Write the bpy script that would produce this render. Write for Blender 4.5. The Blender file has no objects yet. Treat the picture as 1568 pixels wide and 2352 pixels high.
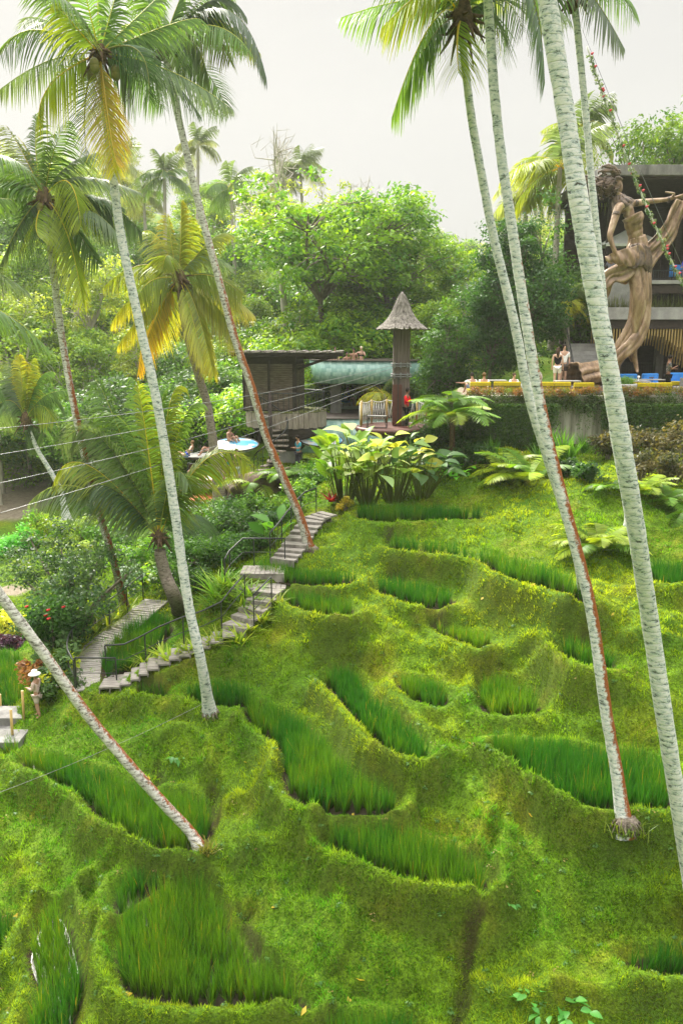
SKY_ZENITH = 5.8; SUN_STR = 5.0; HAZE = 0.0004; EXPO = 0.95
import bpy, bmesh, math, random
import numpy as np
from mathutils import Vector, Matrix
R = math.radians
rng = np.random.default_rng(7)
random.seed(7)
scene = bpy.context.scene
COL = scene.collection

# ------------------------------------------------------------------ camera
# world: metres, the photographer's eye at the origin, +Y towards the hill, +Z up
FPX, PITCH, CU, CV = 1846.0, R(11.8), 784.0, 1176.0      # focal length etc. on a 1568 x 2352 survey grid
cp, sp = math.cos(PITCH), math.sin(PITCH)
cam = bpy.data.cameras.new('camera')
cam.sensor_fit = 'VERTICAL'; cam.sensor_height = 36.0
cam.lens = 36.0 * FPX / 2352.0
cam.clip_end = 2000.0; cam.clip_start = 0.1
camo = bpy.data.objects.new('camera', cam); COL.objects.link(camo)
camo.rotation_euler = (math.pi / 2 - PITCH, 0, 0)
scene.camera = camo

def ray(u, v):
    a = (u - CU) / FPX; b = (v - CV) / FPX
    return np.array([a, cp - b * sp, -sp - b * cp])
def at_d(u, v, D):                       # survey point at horizontal distance D
    d = ray(u, v); return d * (D / d[1])
def at_z(u, v, z):                       # survey point at height z
    d = ray(u, v); return d * (z / d[2])
def pxm(D, v=800):                       # survey pixels per metre at distance D
    d = ray(CU, v); return FPX / (D / d[1])

# ------------------------------------------------------------------ mesh helpers
def tagit(o, label=None, cat=None, group=None, kind=None):
    if label: o['label'] = label
    if cat: o['category'] = cat
    if group: o['group'] = group
    if kind: o['kind'] = kind
    return o
def empty(name, loc=(0, 0, 0), rz=0.0, label=None, cat=None, group=None, parent=None):
    o = bpy.data.objects.new(name, None); COL.objects.link(o)
    o.location = tuple(float(c) for c in loc); o.rotation_euler = (0, 0, rz); o.empty_display_size = 0.2
    if parent: o.parent = parent
    return tagit(o, label, cat, group)
def link(name, me, mats, parent=None, loc=None, rz=0.0):
    if not isinstance(mats, (list, tuple)): mats = [mats]
    for m in mats: me.materials.append(m)
    o = bpy.data.objects.new(name, me); COL.objects.link(o)
    if parent: o.parent = parent
    if loc is not None: o.location = tuple(float(c) for c in loc)
    o.rotation_euler = (0, 0, rz)
    return o
def np_mesh(name, V, F, colors=None, smooth=False, mi=None):
    """V (n,3); F (m,k) same-size faces; colors (n,3) linear -> attribute 'col'"""
    V = np.asarray(V, np.float32); F = np.asarray(F, np.int32)
    me = bpy.data.meshes.new(name)
    m, k = F.shape
    me.vertices.add(len(V)); me.vertices.foreach_set('co', V.ravel())
    me.loops.add(m * k); me.loops.foreach_set('vertex_index', F.ravel())
    me.polygons.add(m)
    me.polygons.foreach_set('loop_start', np.arange(0, m * k, k, dtype=np.int32))
    if smooth: me.polygons.foreach_set('use_smooth', np.ones(m, bool))
    if mi is not None: me.polygons.foreach_set('material_index', np.asarray(mi, np.int32))
    me.update(calc_edges=True)
    if colors is not None:
        at = me.attributes.new('col', 'FLOAT_COLOR', 'POINT')
        c = np.ones((len(V), 4), np.float32); c[:, :3] = colors
        at.data.foreach_set('color', c.ravel())
    return me

class MB:
    """collects boxes, prisms and tubes; build() links them as ONE mesh object"""
    def __init__(s): s.bm = bmesh.new()
    def box(s, x0, x1, y0, y1, z0, z1, bev=0.0, M=None):
        c = Matrix.Translation(((x0 + x1) / 2, (y0 + y1) / 2, (z0 + z1) / 2)) @ Matrix.Diagonal((abs(x1 - x0), abs(y1 - y0), abs(z1 - z0), 1))
        if M is not None: c = M @ c
        r = bmesh.ops.create_cube(s.bm, size=1.0, matrix=c)
        if bev > 0:
            es = list({e for v in r['verts'] for e in v.link_edges})
            bmesh.ops.bevel(s.bm, geom=es, offset=bev, segments=2, affect='EDGES', profile=0.6)
        return s
    def bar(s, a, b, w, h=None, roll=0.0):
        a = Vector(a); b = Vector(b); d = b - a; L = d.length
        if L < 1e-6: return s
        q = d.to_track_quat('Z', 'Y').to_matrix().to_4x4()
        c = Matrix.Translation((a + b) / 2) @ q @ Matrix.Rotation(roll, 4, 'Z') @ Matrix.Diagonal((w, h or w, L, 1))
        bmesh.ops.create_cube(s.bm, size=1.0, matrix=c); return s
    def tube(s, pts, rad, seg=8, cap=True):
        pts = [Vector(p) for p in pts]; n = len(pts)
        if not isinstance(rad, (list, tuple, np.ndarray)): rad = [rad] * n
        rings = []; up = Vector((0, 0, 1)); px = None
        for i, p in enumerate(pts):
            t = (pts[min(i + 1, n - 1)] - pts[max(i - 1, 0)])
            t = t.normalized() if t.length > 1e-9 else Vector((0, 0, 1))
            if px is None:
                px = t.cross(up) if abs(t.z) < 0.95 else t.cross(Vector((0, 1, 0)))
            px = (px - t * px.dot(t)); px = px.normalized() if px.length > 1e-6 else t.orthogonal().normalized()
            py = t.cross(px)
            rings.append([s.bm.verts.new(p + (px * math.cos(2 * math.pi * k / seg) + py * math.sin(2 * math.pi * k / seg)) * rad[i]) for k in range(seg)])
        for i in range(n - 1):
            for k in range(seg):
                f = s.bm.faces.new((rings[i][k], rings[i][(k + 1) % seg], rings[i + 1][(k + 1) % seg], rings[i + 1][k])); f.smooth = True
        if cap:
            s.bm.faces.new(rings[0][::-1]); s.bm.faces.new(rings[-1])
        return s
    def lathe(s, prof, seg=24, c=(0, 0, 0), a0=0.0, a1=2 * math.pi, smooth=True, wob=None):
        full = abs(a1 - a0 - 2 * math.pi) < 1e-6; n = seg if full else seg + 1
        rings = []
        for j, (r, z) in enumerate(prof):
            ring = []
            for k in range(n):
                a = a0 + (a1 - a0) * k / seg
                rr = r * (1 + (wob(a, j) if wob else 0))
                ring.append(s.bm.verts.new((c[0] + rr * math.cos(a), c[1] + rr * math.sin(a), c[2] + z)))
            rings.append(ring)
        for j in range(len(prof) - 1):
            for k in range(seg):
                k2 = (k + 1) % n
                f = s.bm.faces.new((rings[j][k], rings[j][k2], rings[j + 1][k2], rings[j + 1][k])); f.smooth = smooth
        if full:
            if prof[0][0] > 1e-6: s.bm.faces.new(rings[0][::-1])
            if prof[-1][0] > 1e-6: s.bm.faces.new(rings[-1])
        return s
    def prism(s, poly, z0, z1):
        lo = [s.bm.verts.new((p[0], p[1], z0 if len(p) < 3 else p[2] + z0)) for p in poly]
        hi = [s.bm.verts.new((p[0], p[1], z1 if len(p) < 3 else p[2] + z1)) for p in poly]
        n = len(poly)
        s.bm.faces.new(hi); s.bm.faces.new(lo[::-1])
        for i in range(n): s.bm.faces.new((lo[i], lo[(i + 1) % n], hi[(i + 1) % n], hi[i]))
        return s
    def ball(s, c, r, sub=2, sc=(1, 1, 1)):
        M = Matrix.Translation(c) @ Matrix.Diagonal((sc[0] * r, sc[1] * r, sc[2] * r, 1))
        g = bmesh.ops.create_icosphere(s.bm, subdivisions=sub, radius=1.0, matrix=M)
        for v in g['verts']:
            for f in v.link_faces: f.smooth = True
        return s
    def build(s, name, mat, parent=None, loc=None, rz=0.0):
        bmesh.ops.recalc_face_normals(s.bm, faces=s.bm.faces)
        me = bpy.data.meshes.new(name); s.bm.to_mesh(me); s.bm.free()
        return link(name, me, mat, parent, loc, rz)

def copy_tree(o, parent=None):
    c = o.copy(); COL.objects.link(c)
    if parent: c.parent = parent
    for ch in KIDS(o): copy_tree(ch, c)
    return c
def KIDS(o): return list(o.children)

# ------------------------------------------------------------------ materials
def nodes(name):
    m = bpy.data.materials.new(name); m.use_nodes = True
    nt = m.node_tree; nt.nodes.clear()
    return m, nt, nt.nodes, nt.links
def add(N, t, **kw):
    n = N.new(t)
    for k, v in kw.items():
        if k in n.inputs.keys() if hasattr(n.inputs, 'keys') else False: n.inputs[k].default_value = v
        else: setattr(n, k, v)
    return n
def ramp(N, stops, interp='LINEAR'):
    r = N.new('ShaderNodeValToRGB'); cr = r.color_ramp; cr.interpolation = interp
    while len(cr.elements) < len(stops): cr.elements.new(0.5)
    for e, (p, c) in zip(cr.elements, stops): e.position = p; e.color = (*c, 1) if len(c) == 3 else c
    return r
def noise(N, L, scale, detail=4, rough=0.6, coord=None, dist=0.0):
    n = N.new('ShaderNodeTexNoise'); n.inputs['Scale'].default_value = scale
    n.inputs['Detail'].default_value = detail; n.inputs['Roughness'].default_value = rough
    n.inputs['Distortion'].default_value = dist
    if coord is not None: L.new(coord, n.inputs['Vector'])
    return n
def mapped(N, L, src, scale=(1, 1, 1), rot=(0, 0, 0)):
    m = N.new('ShaderNodeMapping'); m.inputs['Scale'].default_value = scale; m.inputs['Rotation'].default_value = rot
    L.new(src, m.inputs['Vector']); return m.outputs['Vector']

def leaf_mat(name, trans=0.45, rough=0.45, spec=0.35, tint=(1.25, 1.15, 0.55), var=0.3, haze=False):
    """leaf: the per-leaf colour attribute, slightly varied, light passing through the blade"""
    m, nt, N, L = nodes(name)
    out = N.new('ShaderNodeOutputMaterial')
    at = N.new('ShaderNodeAttribute'); at.attribute_name = 'col'
    geo = N.new('ShaderNodeNewGeometry'); obi = N.new('ShaderNodeObjectInfo')
    hsv = N.new('ShaderNodeHueSaturation')
    mr = N.new('ShaderNodeMapRange'); mr.inputs['To Min'].default_value = 1 - var; mr.inputs['To Max'].default_value = 1 + var
    L.new(obi.outputs['Random'], mr.inputs['Value']); L.new(mr.outputs[0], hsv.inputs['Value'])
    L.new(at.outputs['Color'], hsv.inputs['Color'])
    bs = N.new('ShaderNodeBsdfPrincipled'); bs.inputs['Roughness'].default_value = rough
    bs.inputs['Specular IOR Level'].default_value = spec
    L.new(hsv.outputs['Color'], bs.inputs['Base Color'])
    tr = N.new('ShaderNodeBsdfTranslucent')
    mul = N.new('ShaderNodeMix'); mul.data_type = 'RGBA'; mul.blend_type = 'MULTIPLY'; mul.inputs[0].default_value = 1.0
    L.new(hsv.outputs['Color'], mul.inputs[6]); mul.inputs[7].default_value = (*[t * 1.5 for t in tint], 1)
    L.new(mul.outputs[2], tr.inputs['Color'])
    mx = N.new('ShaderNodeMixShader'); mx.inputs[0].default_value = trans
    L.new(bs.outputs[0], mx.inputs[1]); L.new(tr.outputs[0], mx.inputs[2]); L.new(mx.outputs[0], out.inputs['Surface'])
    return m
def surf(name, c1, c2, scale=4.0, rough=0.7, stretch=(1, 1, 1), bump=0.2, bscale=None, spec=0.3, metal=0.0, detail=6, c3=None, coat=0.0, lo=0.35, hi=0.65):
    """mottled painted / stone / wood surface in object space"""
    m, nt, N, L = nodes(name)
    out = N.new('ShaderNodeOutputMaterial'); tc = N.new('ShaderNodeTexCoord')
    co = mapped(N, L, tc.outputs['Object'], stretch)
    n1 = noise(N, L, scale, detail, 0.65, co)
    st = [(lo, c1), (hi, c2)] if c3 is None else [(lo, c1), ((lo + hi) / 2, c3), (hi, c2)]
    r = ramp(N, st); L.new(n1.outputs[0], r.inputs[0])
    bs = N.new('ShaderNodeBsdfPrincipled'); bs.inputs['Roughness'].default_value = rough
    bs.inputs['Specular IOR Level'].default_value = spec; bs.inputs['Metallic'].default_value = metal
    bs.inputs['Coat Weight'].default_value = coat
    L.new(r.outputs[0], bs.inputs['Base Color'])
    if bump:
        n2 = noise(N, L, bscale or scale * 3, 4, 0.6, co)
        b = N.new('ShaderNodeBump'); b.inputs['Strength'].default_value = bump; b.inputs['Distance'].default_value = 0.05
        L.new(n2.outputs[0], b.inputs['Height']); L.new(b.outputs[0], bs.inputs['Normal'])
    L.new(bs.outputs[0], out.inputs['Surface'])
    return m
# ------------------------------------------------------------------ survey of the rice paddies
def C1(p): return ((1200 + p[0] / 1.0242) * .5741, (1700 + p[1] / 1.0242) * .5741)
def C2(p): return ((p[0] / 1.1487) * .5741, (2800 + p[1] / 1.1487) * .5741)
def C3(p): return ((1365 + p[0] / 1.1479) * .5741, (2800 + p[1] / 1.1479) * .5741)
def C6(p): return ((p[0] / 1.2062) * .5741, (1900 + p[1] / 1.2062) * .5741)
def P0(p): return p
# name: (z, crop, outline at mud level, rice height, colour mix: 0 dark blue-green .. 1 yellow-green)
PADDY = [
 ('A', -6.20, C1, [(225,385),(300,398),(370,402),(480,398),(600,395),(750,388),(762,382),(720,378),(600,372),(450,368),(330,366),(240,366)], .50, .15),
 ('B', -6.85, C1, [(355,510),(450,530),(560,540),(680,550),(770,580),(800,620),(870,645),(960,665),(1060,690),(1130,722),(1160,740),(1190,735),(1150,690),(1100,660),(1000,625),(900,590),(800,565),(680,540),(560,522),(450,507),(360,498)], .52, .3),
 ('J', -6.70, C1, [(1440,660),(1520,675),(1600,682),(1800,690),(1800,650),(1600,628),(1500,605),(1430,590)], .52, .25),
 ('Ca', -7.55, P0, [(590,1325),(640,1336),(680,1342),(720,1347),(770,1349),(812,1344),(822,1336),(800,1333),(740,1327),(700,1322),(640,1312),(600,1306)], .45, .45),
 ('Cb', -7.80, C1, [(308,675),(340,703),(400,727),(480,747),(560,757),(612,747),(645,728),(620,715),(560,702),(500,692),(400,678),(330,668)], .50, .4),
 ('D', -7.95, C1, [(-70,735),(0,760),(60,782),(120,797),(190,802),(232,782),(225,760),(180,745),(100,732),(0,718),(-60,712)], .45, .45),
 ('E', -8.30, C1, [(518,825),(560,852),(620,882),(690,907),(728,922),(765,907),(790,890),(750,880),(680,866),(600,850),(540,830)], .42, .8),
 ('F', -8.00, C1, [(1050,928),(1090,962),(1120,987),(1170,1007),(1220,1017),(1290,1012),(1300,990),(1230,960),(1170,938),(1100,925)], .48, .6),
 ('G', -9.10, C1, [(395,1080),(430,1112),(480,1142),(540,1170),(590,1162),(615,1130),(590,1105),(540,1082),(480,1066),(410,1058)], .48, .75),
 ('H', -9.10, C1, [(732,1100),(738,1150),(745,1192),(850,1207),(930,1202),(972,1192),(988,1168),(950,1140),(900,1112),(840,1092),(780,1075),(740,1070)], .48, .55),
 ('I', -9.35, P0, [(737,1566),(756,1590),(790,1622),(815,1655),(845,1690),(890,1735),(930,1757),(975,1760),(985,1742),(968,1712),(930,1680),(890,1650),(850,1622),(835,1590),(815,1565),(775,1556)], .50, .2),
 ('K', -9.40, C3, [(678,268),(760,302),(830,367),(900,417),(1000,472),(1100,507),(1250,522),(1400,522),(1512,522),(1530,480),(1500,350),(1400,312),(1200,280),(1000,258),(800,240),(700,236)], .58, .05),
 ('L', -9.90, P0, [(556,1640),(580,1672),(630,1712),(656,1745),(646,1785),(660,1832),(720,1867),(800,1874),(868,1872),(912,1865),(905,1838),(850,1818),(800,1790),(770,1762),(760,1735),(725,1700),(680,1668),(620,1645),(580,1636)], .55, .3),
 ('M', -10.35, P0, [(738,1945),(800,1977),(870,2008),(950,2042),(1030,2058),(1110,2068),(1126,2045),(1118,2030),(1080,2005),(1020,1968),(960,1948),(900,1936),(820,1930),(750,1932)], .55, .4),
 ('N', -11.20, C3, [(1285,1232),(1330,1272),(1450,1287),(1568,1287),(1800,1287),(1800,1200),(1568,1190),(1400,1190),(1300,1200)], .52, .1),
 ('O', -11.75, P0, [(740,2370),(900,2362),(960,2374),(960,2460),(740,2460)], .50, .3),
 ('Q', -11.0, C2, [(98,305),(150,330),(200,357),(300,412),(390,462),(415,492),(432,552),(500,602),(600,642),(680,692),(760,717),(880,727),(932,702),(960,650),(985,600),(960,530),(900,490),(800,460),(680,450),(600,430),(540,385),(420,345),(300,315),(200,285),(110,280)], .52, .45),
 ('Ra', -11.35, C2, [(520,935),(530,992),(560,985),(640,930),(720,880),(760,855),(740,845),(640,850),(560,865)], .48, .3),
 ('Rb', -11.45, C2, [(560,1040),(535,1120),(532,1200),(545,1290),(600,1372),(700,1402),(850,1412),(1000,1417),(1200,1422),(1400,1427),(1440,1418),(1390,1390),(1260,1320),(1190,1280),(1140,1210),(1110,1120),(1030,1040),(1000,960),(960,890),(900,870),(820,890),(720,930),(620,990)], .55, .6),
 ('S', -12.0, C2, [(185,1000),(150,1085),(125,1160),(120,1220),(160,1320),(190,1400),(150,1489),(100,1600),(330,1620),(350,1489),(390,1350),(392,1290),(375,1200),(350,1110),(320,1020),(290,975),(220,975)], .52, .35),
 ('T', -12.3, C2, [(-200,1060),(0,1050),(70,1080),(60,1120),(10,1180),(-60,1230),(-200,1250)], .52, .2),
 ('U', -11.2, C2, [(20,265),(60,275),(100,262),(108,205),(60,205),(20,225)], .4, .3),
 ('V', -9.70, P0, [(236,1558),(290,1545),(320,1535),(345,1510),(378,1478),(398,1452),(400,1436),(360,1428),(330,1438),(295,1452),(262,1475),(240,1510),(230,1545)], .50, .35),
 ('W', -9.95, C6, [(655,1062),(720,1080),(800,1087),(824,1076),(800,1055),(740,1045),(680,1042)], .45, .35),
 ('X', -9.75, C6, [(890,1075),(960,1110),(1040,1128),(1140,1132),(1200,1120),(1215,1100),(1160,1070),(1060,1055),(960,1050),(900,1055)], .52, .2),
 ('Y', -9.60, P0, [(118,1500),(150,1490),(180,1462),(220,1435),(262,1410),(285,1398),(280,1388),(240,1396),(190,1420),(150,1445),(120,1470)], .40, .5),
 ('Z', -11.7, P0, [(-60,1625),(40,1635),(80,1610),(75,1560),(60,1520),(20,1505),(-60,1505)], .45, .4),
]
# walkways: boardwalk and stairs (grid point, height)
BOARD = [(212,1580,-9.98),(196,1545,-9.92),(206,1508,-9.80),(236,1474,-9.68),(285,1440,-9.52),(330,1402,-9.36),(360,1377,-9.25)]
FLIGHT1 = [(238,1565,-9.74),(296,1562,-9.72),(345,1532,-9.36),(410,1502,-9.02),(470,1482,-8.78),(535,1452,-8.38),(585,1402,-7.98),(622,1350,-7.62)]
FLIGHT2 = [(648,1290,-7.14),(672,1262,-6.90),(698,1222,-6.58),(722,1190,-6.30),(756,1178,-6.20)]
def chaikin(P, n=2):
    P = np.asarray(P, float)
    for _ in range(n):
        Q = np.roll(P, -1, 0); P = np.stack([.75 * P + .25 * Q, .25 * P + .75 * Q], 1).reshape(-1, P.shape[1])
    return P
def inside(poly, X, Y):
    r = np.zeros(X.shape, bool); n = len(poly); j = n - 1
    for i in range(n):
        xi, yi = poly[i][:2]; xj, yj = poly[j][:2]
        c = ((yi > Y) != (yj > Y)) & (X < (xj - xi) * (Y - yi) / (yj - yi + 1e-12) + xi)
        r ^= c; j = i
    return r
def pdist(poly, X, Y):
    d = np.full(X.shape, 1e9); n = len(poly)
    for i in range(n):
        a = poly[i][:2]; b = poly[(i + 1) % n][:2]; ab = b - a; L2 = ab @ ab + 1e-12
        t = np.clip(((X - a[0]) * ab[0] + (Y - a[1]) * ab[1]) / L2, 0, 1)
        d = np.minimum(d, np.hypot(X - a[0] - t * ab[0], Y - a[1] - t * ab[1]))
    return d
POLY = []
for nm, z, cr, pts, rh, mix in PADDY:
    w = np.array([at_z(*cr(p), z)[:2] for p in pts]); POLY.append((nm, z, chaikin(w, 2), rh, mix))

# ------------------------------------------------------------------ ground heights
CTRL = []
def cz(u, v, z): p = at_z(u, v, z); CTRL.append((p[0], p[1], z))
def cd(u, v, D): p = at_d(u, v, D); CTRL.append((p[0], p[1], p[2]))
for nm, z, pl, rh, mix in POLY: CTRL.append((*pl.mean(0), z))
for a in [(266,1565,-9.8),(200,1580,-10.05),(362,1376,-9.3),(619,1357,-7.7),(746,1180,-6.25),(680,1270,-6.9),(712,1258,-6.75),(560,1440,-8.6),(450,1500,-9.3),
          (830,1150,-6.0),(1100,1130,-5.7),(480,1630,-9.85),(60,1640,-10.2),(300,1640,-10.05),(240,1600,-10.1),(30,1900,-11.4),(200,1950,-11.4),(30,2050,-11.9),
          (1300,1750,-9.0),(1400,1950,-10.0),(1300,2100,-10.7),(1550,1950,-9.9),(1560,1600,-8.3),(1480,1480,-7.4),(1450,1250,-6.1),(1300,1230,-6.0),(1560,1230,-5.7),
          (1250,1150,-5.3),(1400,1100,-4.8),(1560,1100,-4.7),(1200,1060,-4.6),(1000,1080,-5.2),(1060,1250,-6.5),(1100,2250,-11.2),(900,2200,-11.2),(1300,2330,-11.6),(700,2340,-11.6),
          (100,2330,-12.3),(800,1700,-9.6),(560,1900,-10.3),(600,2000,-10.6),(620,2100,-10.9),(770,1500,-8.5),(650,1520,-8.8),(1100,1850,-10.0),(980,1450,-8.1)]: cz(*a)
# the garden terrace of the restaurant, the tower lawn, valley floor, far hills
for x, y, z in [(4,37,-2.3),(8,36.5,-2.25),(12,36,-2.25),(18,36,-2.2),(10,40,-2.25),(16,42,-2.2),(24,44,-2),(30,40,-2),(6,41,-2.4),
                (12,34.0,-4.6),(17,33.8,-4.5),(7.5,34.2,-4.7),(2.5,36.5,-4.9),(0,34,-5.6),(-3,34,-6.6),(24,32,-4.5),(20,24,-6.4),(14,18,-8),(12,12,-10),(30,20,-6),
                (-2.7,42,-6.1),(0,42,-5.6),(3,44,-4.6),(-6,38,-7.4),(-9,38,-9.0),(-8,44,-7.2),(0,50,-5.6),(6,50,-4),(-12,46,-9.5),(-10,34,-10),(-9,30,-10.2),
                (-19,50,-10),(-17,43,-10.6),(-26,45,-10.5),(-13.5,35.8,-11),(-18,36,-11.2),(-12,30,-11.8),(-20,28,-12.2),(-10.5,25,-12.2),(-16,22,-12.6),(-12,18,-12.4),
                (-14,14,-13),(-9,11,-12.8),(-7.5,23.5,-10.3),(-20,58,-9),(-30,60,-6),(-45,60,-2),(-10,60,-6.5),(0,62,-5),(12,60,-2.5),(22,58,0.5),(34,56,2.5),
                (-20,72,-2),(-40,80,7),(-8,76,-2.5),(6,80,-1),(20,80,2),(40,80,7),(-30,100,12),(-10,100,8),(8,105,2),(25,105,4),(50,100,9),(-60,110,20),(-30,130,20),(0,130,13),(30,140,7),(60,140,12),
                (-90,180,28),(-30,180,24),(20,180,11),(80,180,14),(0,8,-12.6),(6,8,-12.3),(-6,8,-13.2),(0,3,-15),(10,2,-14),(-12,2,-16),(0,-20,-14),(40,0,-8),(-40,20,-10),(-60,40,-2),(-45,-10,-9),(60,30,-2)]:
    CTRL.append((x, y, z))
CT = np.array(CTRL)
_k = lambda X, Y: np.sqrt((X[..., None] - CT[:, 0]) ** 2 + (Y[..., None] - CT[:, 1]) ** 2 + 0.15)
_A = np.zeros((len(CT) + 1, len(CT) + 1)); _A[:-1, :-1] = _k(CT[:, 0], CT[:, 1]) + 0.02 * np.eye(len(CT)) * -1
_A[-1, :-1] = 1; _A[:-1, -1] = 1
_w = np.linalg.solve(_A, np.append(CT[:, 2], 0))
def z0(X, Y):
    X = np.asarray(X, float); Y = np.asarray(Y, float); sh = X.shape; X = X.ravel(); Y = Y.ravel()
    o = np.empty(len(X))
    for i in range(0, len(X), 20000): o[i:i + 20000] = _k(X[i:i + 20000], Y[i:i + 20000]) @ _w[:-1] + _w[-1]
    return o.reshape(sh)
def vnoise(X, Y, s, seed):
    r = np.random.default_rng(seed); G = r.random((256, 256))
    x = X * s + 1000; y = Y * s + 1000; xi = np.floor(x).astype(int); yi = np.floor(y).astype(int)
    fx = x - xi; fy = y - yi; fx = fx * fx * (3 - 2 * fx); fy = fy * fy * (3 - 2 * fy)
    g = lambda a, b: G[a % 256, b % 256]
    return (g(xi, yi) * (1 - fx) + g(xi + 1, yi) * fx) * (1 - fy) + (g(xi, yi + 1) * (1 - fx) + g(xi + 1, yi + 1) * fx) * fy - .5
DX = 0.085
gx = np.arange(-13.0, 12.0, DX); gy = np.arange(9.6, 33.0, DX)
def grow(a, end, sgn, q=1.10):
    o = []; s = DX; x = a
    while sgn * (end - x) > 0: s = min(s * q, 12); x += sgn * s; o.append(x)
    return o
NX0 = len(grow(gx[0], -190, -1)); NY0 = len(grow(gy[0], -60, -1))
ax = np.array(grow(gx[0], -190, -1)[::-1] + list(gx) + grow(gx[-1], 190, 1))
ay = np.array(grow(gy[0], -60, -1)[::-1] + list(gy) + grow(gy[-1], 200, 1, 1.06))
X, Y = np.meshgrid(ax, ay, indexing='ij')
Zg = z0(X, Y)
fix = np.zeros(X.shape, bool); target = np.zeros(X.shape); isp = np.full(X.shape, -1); rimd = np.full(X.shape, 9.0)
WATER = []
for k, (nm, z, pl, rh, mix) in enumerate(POLY):
    lo = pl.min(0) - 1.0; hi = pl.max(0) + 1.0
    i0, i1 = np.searchsorted(ax, [lo[0], hi[0]]); j0, j1 = np.searchsorted(ay, [lo[1], hi[1]])
    s = (slice(i0, i1), slice(j0, j1)); xs, ys = X[s], Y[s]
    ins = inside(pl, xs, ys); d = pdist(pl, xs, ys)
    a = isp[s]; a[ins] = k; isp[s] = a
    r = rimd[s]; r[~ins] = np.minimum(r[~ins], d[~ins]); rimd[s] = r
    ring = (~ins) & (d > 0.10) & (d < 0.30)
    f = fix[s]; t = target[s]
    up = ring & ((~f) | (t < z + .05)) & (a < 0)
    t[up] = z + .05; f[up] = True
    t[ins] = z - 0.12 * np.clip(d[ins] / .18, 0, 1); f[ins] = True
    fix[s] = f; target[s] = t
# terrace benches cut level for the stairs, boardwalk and buildings are added by level()
def level(poly, z, soft=0.0):
    pl = np.asarray(poly, float); lo = pl.min(0) - .1; hi = pl.max(0) + .1
    i0, i1 = np.searchsorted(ax, [lo[0], hi[0]]); j0, j1 = np.searchsorted(ay, [lo[1], hi[1]]); s = (slice(i0, i1), slice(j0, j1))
    ins = inside(pl, X[s], Y[s]); t = target[s]; f = fix[s]; t[ins] = z; f[ins] = True; target[s] = t; fix[s] = f
level([(4.2,35.3),(30,34.8),(30,46),(7.5,46)], -2.25)                      # restaurant garden terrace
level([(3.6,33.6),(30,33.2),(30,34.9),(3.6,35.2)], -4.55)                  # foot of its retaining wall
level([(-6,40),(2,40),(2,52),(-6,52)], -6.1)                              # tower yard
hard = isp >= 0
def level_path(pts, w, dz):
    P = np.array([at_z(*p) for p in pts])
    for a, b in zip(P[:-1], P[1:]):
        n = max(2, int(np.linalg.norm(b - a) / .07))
        for t in np.linspace(0, 1, n):
            q = a + (b - a) * t; i0, i1 = np.searchsorted(ax, [q[0] - w, q[0] + w]); j0, j1 = np.searchsorted(ay, [q[1] - w, q[1] + w]); s = (slice(i0, i1), slice(j0, j1))
            m = (np.hypot(X[s] - q[0], Y[s] - q[1]) < w) & (isp[s] < 0); T = target[s]; f = fix[s]; T[m] = q[2] - dz; f[m] = True; target[s] = T; fix[s] = f; h_ = hard[s]; h_[m] = True; hard[s] = h_
level_path(BOARD, .62, .12); level_path(FLIGHT1, .55, .20); level_path(FLIGHT2, .55, .25); level_path([(540,1345,-7.62),(630,1348,-7.62)], .5, .15); level_path([(560,1312,-7.32),(625,1308,-7.30)], .5, .15)
si = slice(1, -1)
fixp = hard
def relax(Zr, n):
    free = (~fix[si, si]) & (X[si, si] > -13) & (X[si, si] < 30) & (Y[si, si] > 9.6) & (Y[si, si] < 52)
    for it in range(n):
        nb = .25 * (Zr[:-2, si] + Zr[2:, si] + Zr[si, :-2] + Zr[si, 2:])
        Zi = Zr[si, si]; Zi[free] = nb[free]
        if it % 3 == 0: Zi[free] += 0.004 * (Zg[si, si][free] - Zi[free])
    return Zr
Zr = relax(np.where(fix, target, Zg), 500)
# the bunds: a level turf walk round the downhill sides of each paddy
keep = Zr.copy()
order = sorted(range(len(POLY)), key=lambda k: POLY[k][1])
for k in order:
    nm, z, pl, rh, mix = POLY[k]
    lo = pl.min(0) - 1.0; hi = pl.max(0) + 1.0
    i0, i1 = np.searchsorted(ax, [lo[0], hi[0]]); j0, j1 = np.searchsorted(ay, [lo[1], hi[1]])
    s = (slice(i0, i1), slice(j0, j1)); ins = inside(pl, X[s], Y[s]); d = pdist(pl, X[s], Y[s])
    bw = .46 + .16 * vnoise(X[s], Y[s], 1.3, 31)
    up = (~ins) & (d > .06) & (d < bw) & (~fixp[s]) & (keep[s] < z + .03) & (rimd[s] > .05)
    # leave room for the next paddy below
    t = target[s]; f = fix[s]; t[up] = z + .06; f[up] = True; target[s] = t; fix[s] = f
Zr = relax(np.where(fix, target, keep), 500)
# one smoothing of everything but paddy mud, then grassy hummocks
nb = .25 * (Zr[:-2, si] + Zr[2:, si] + Zr[si, :-2] + Zr[si, 2:]); mm = ~hard[si, si]; Zi = Zr[si, si]
for _ in range(2): Zi[mm] = .4 * Zi[mm] + .6 * (.25 * (Zr[:-2, si] + Zr[2:, si] + Zr[si, :-2] + Zr[si, 2:]))[mm]
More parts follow.
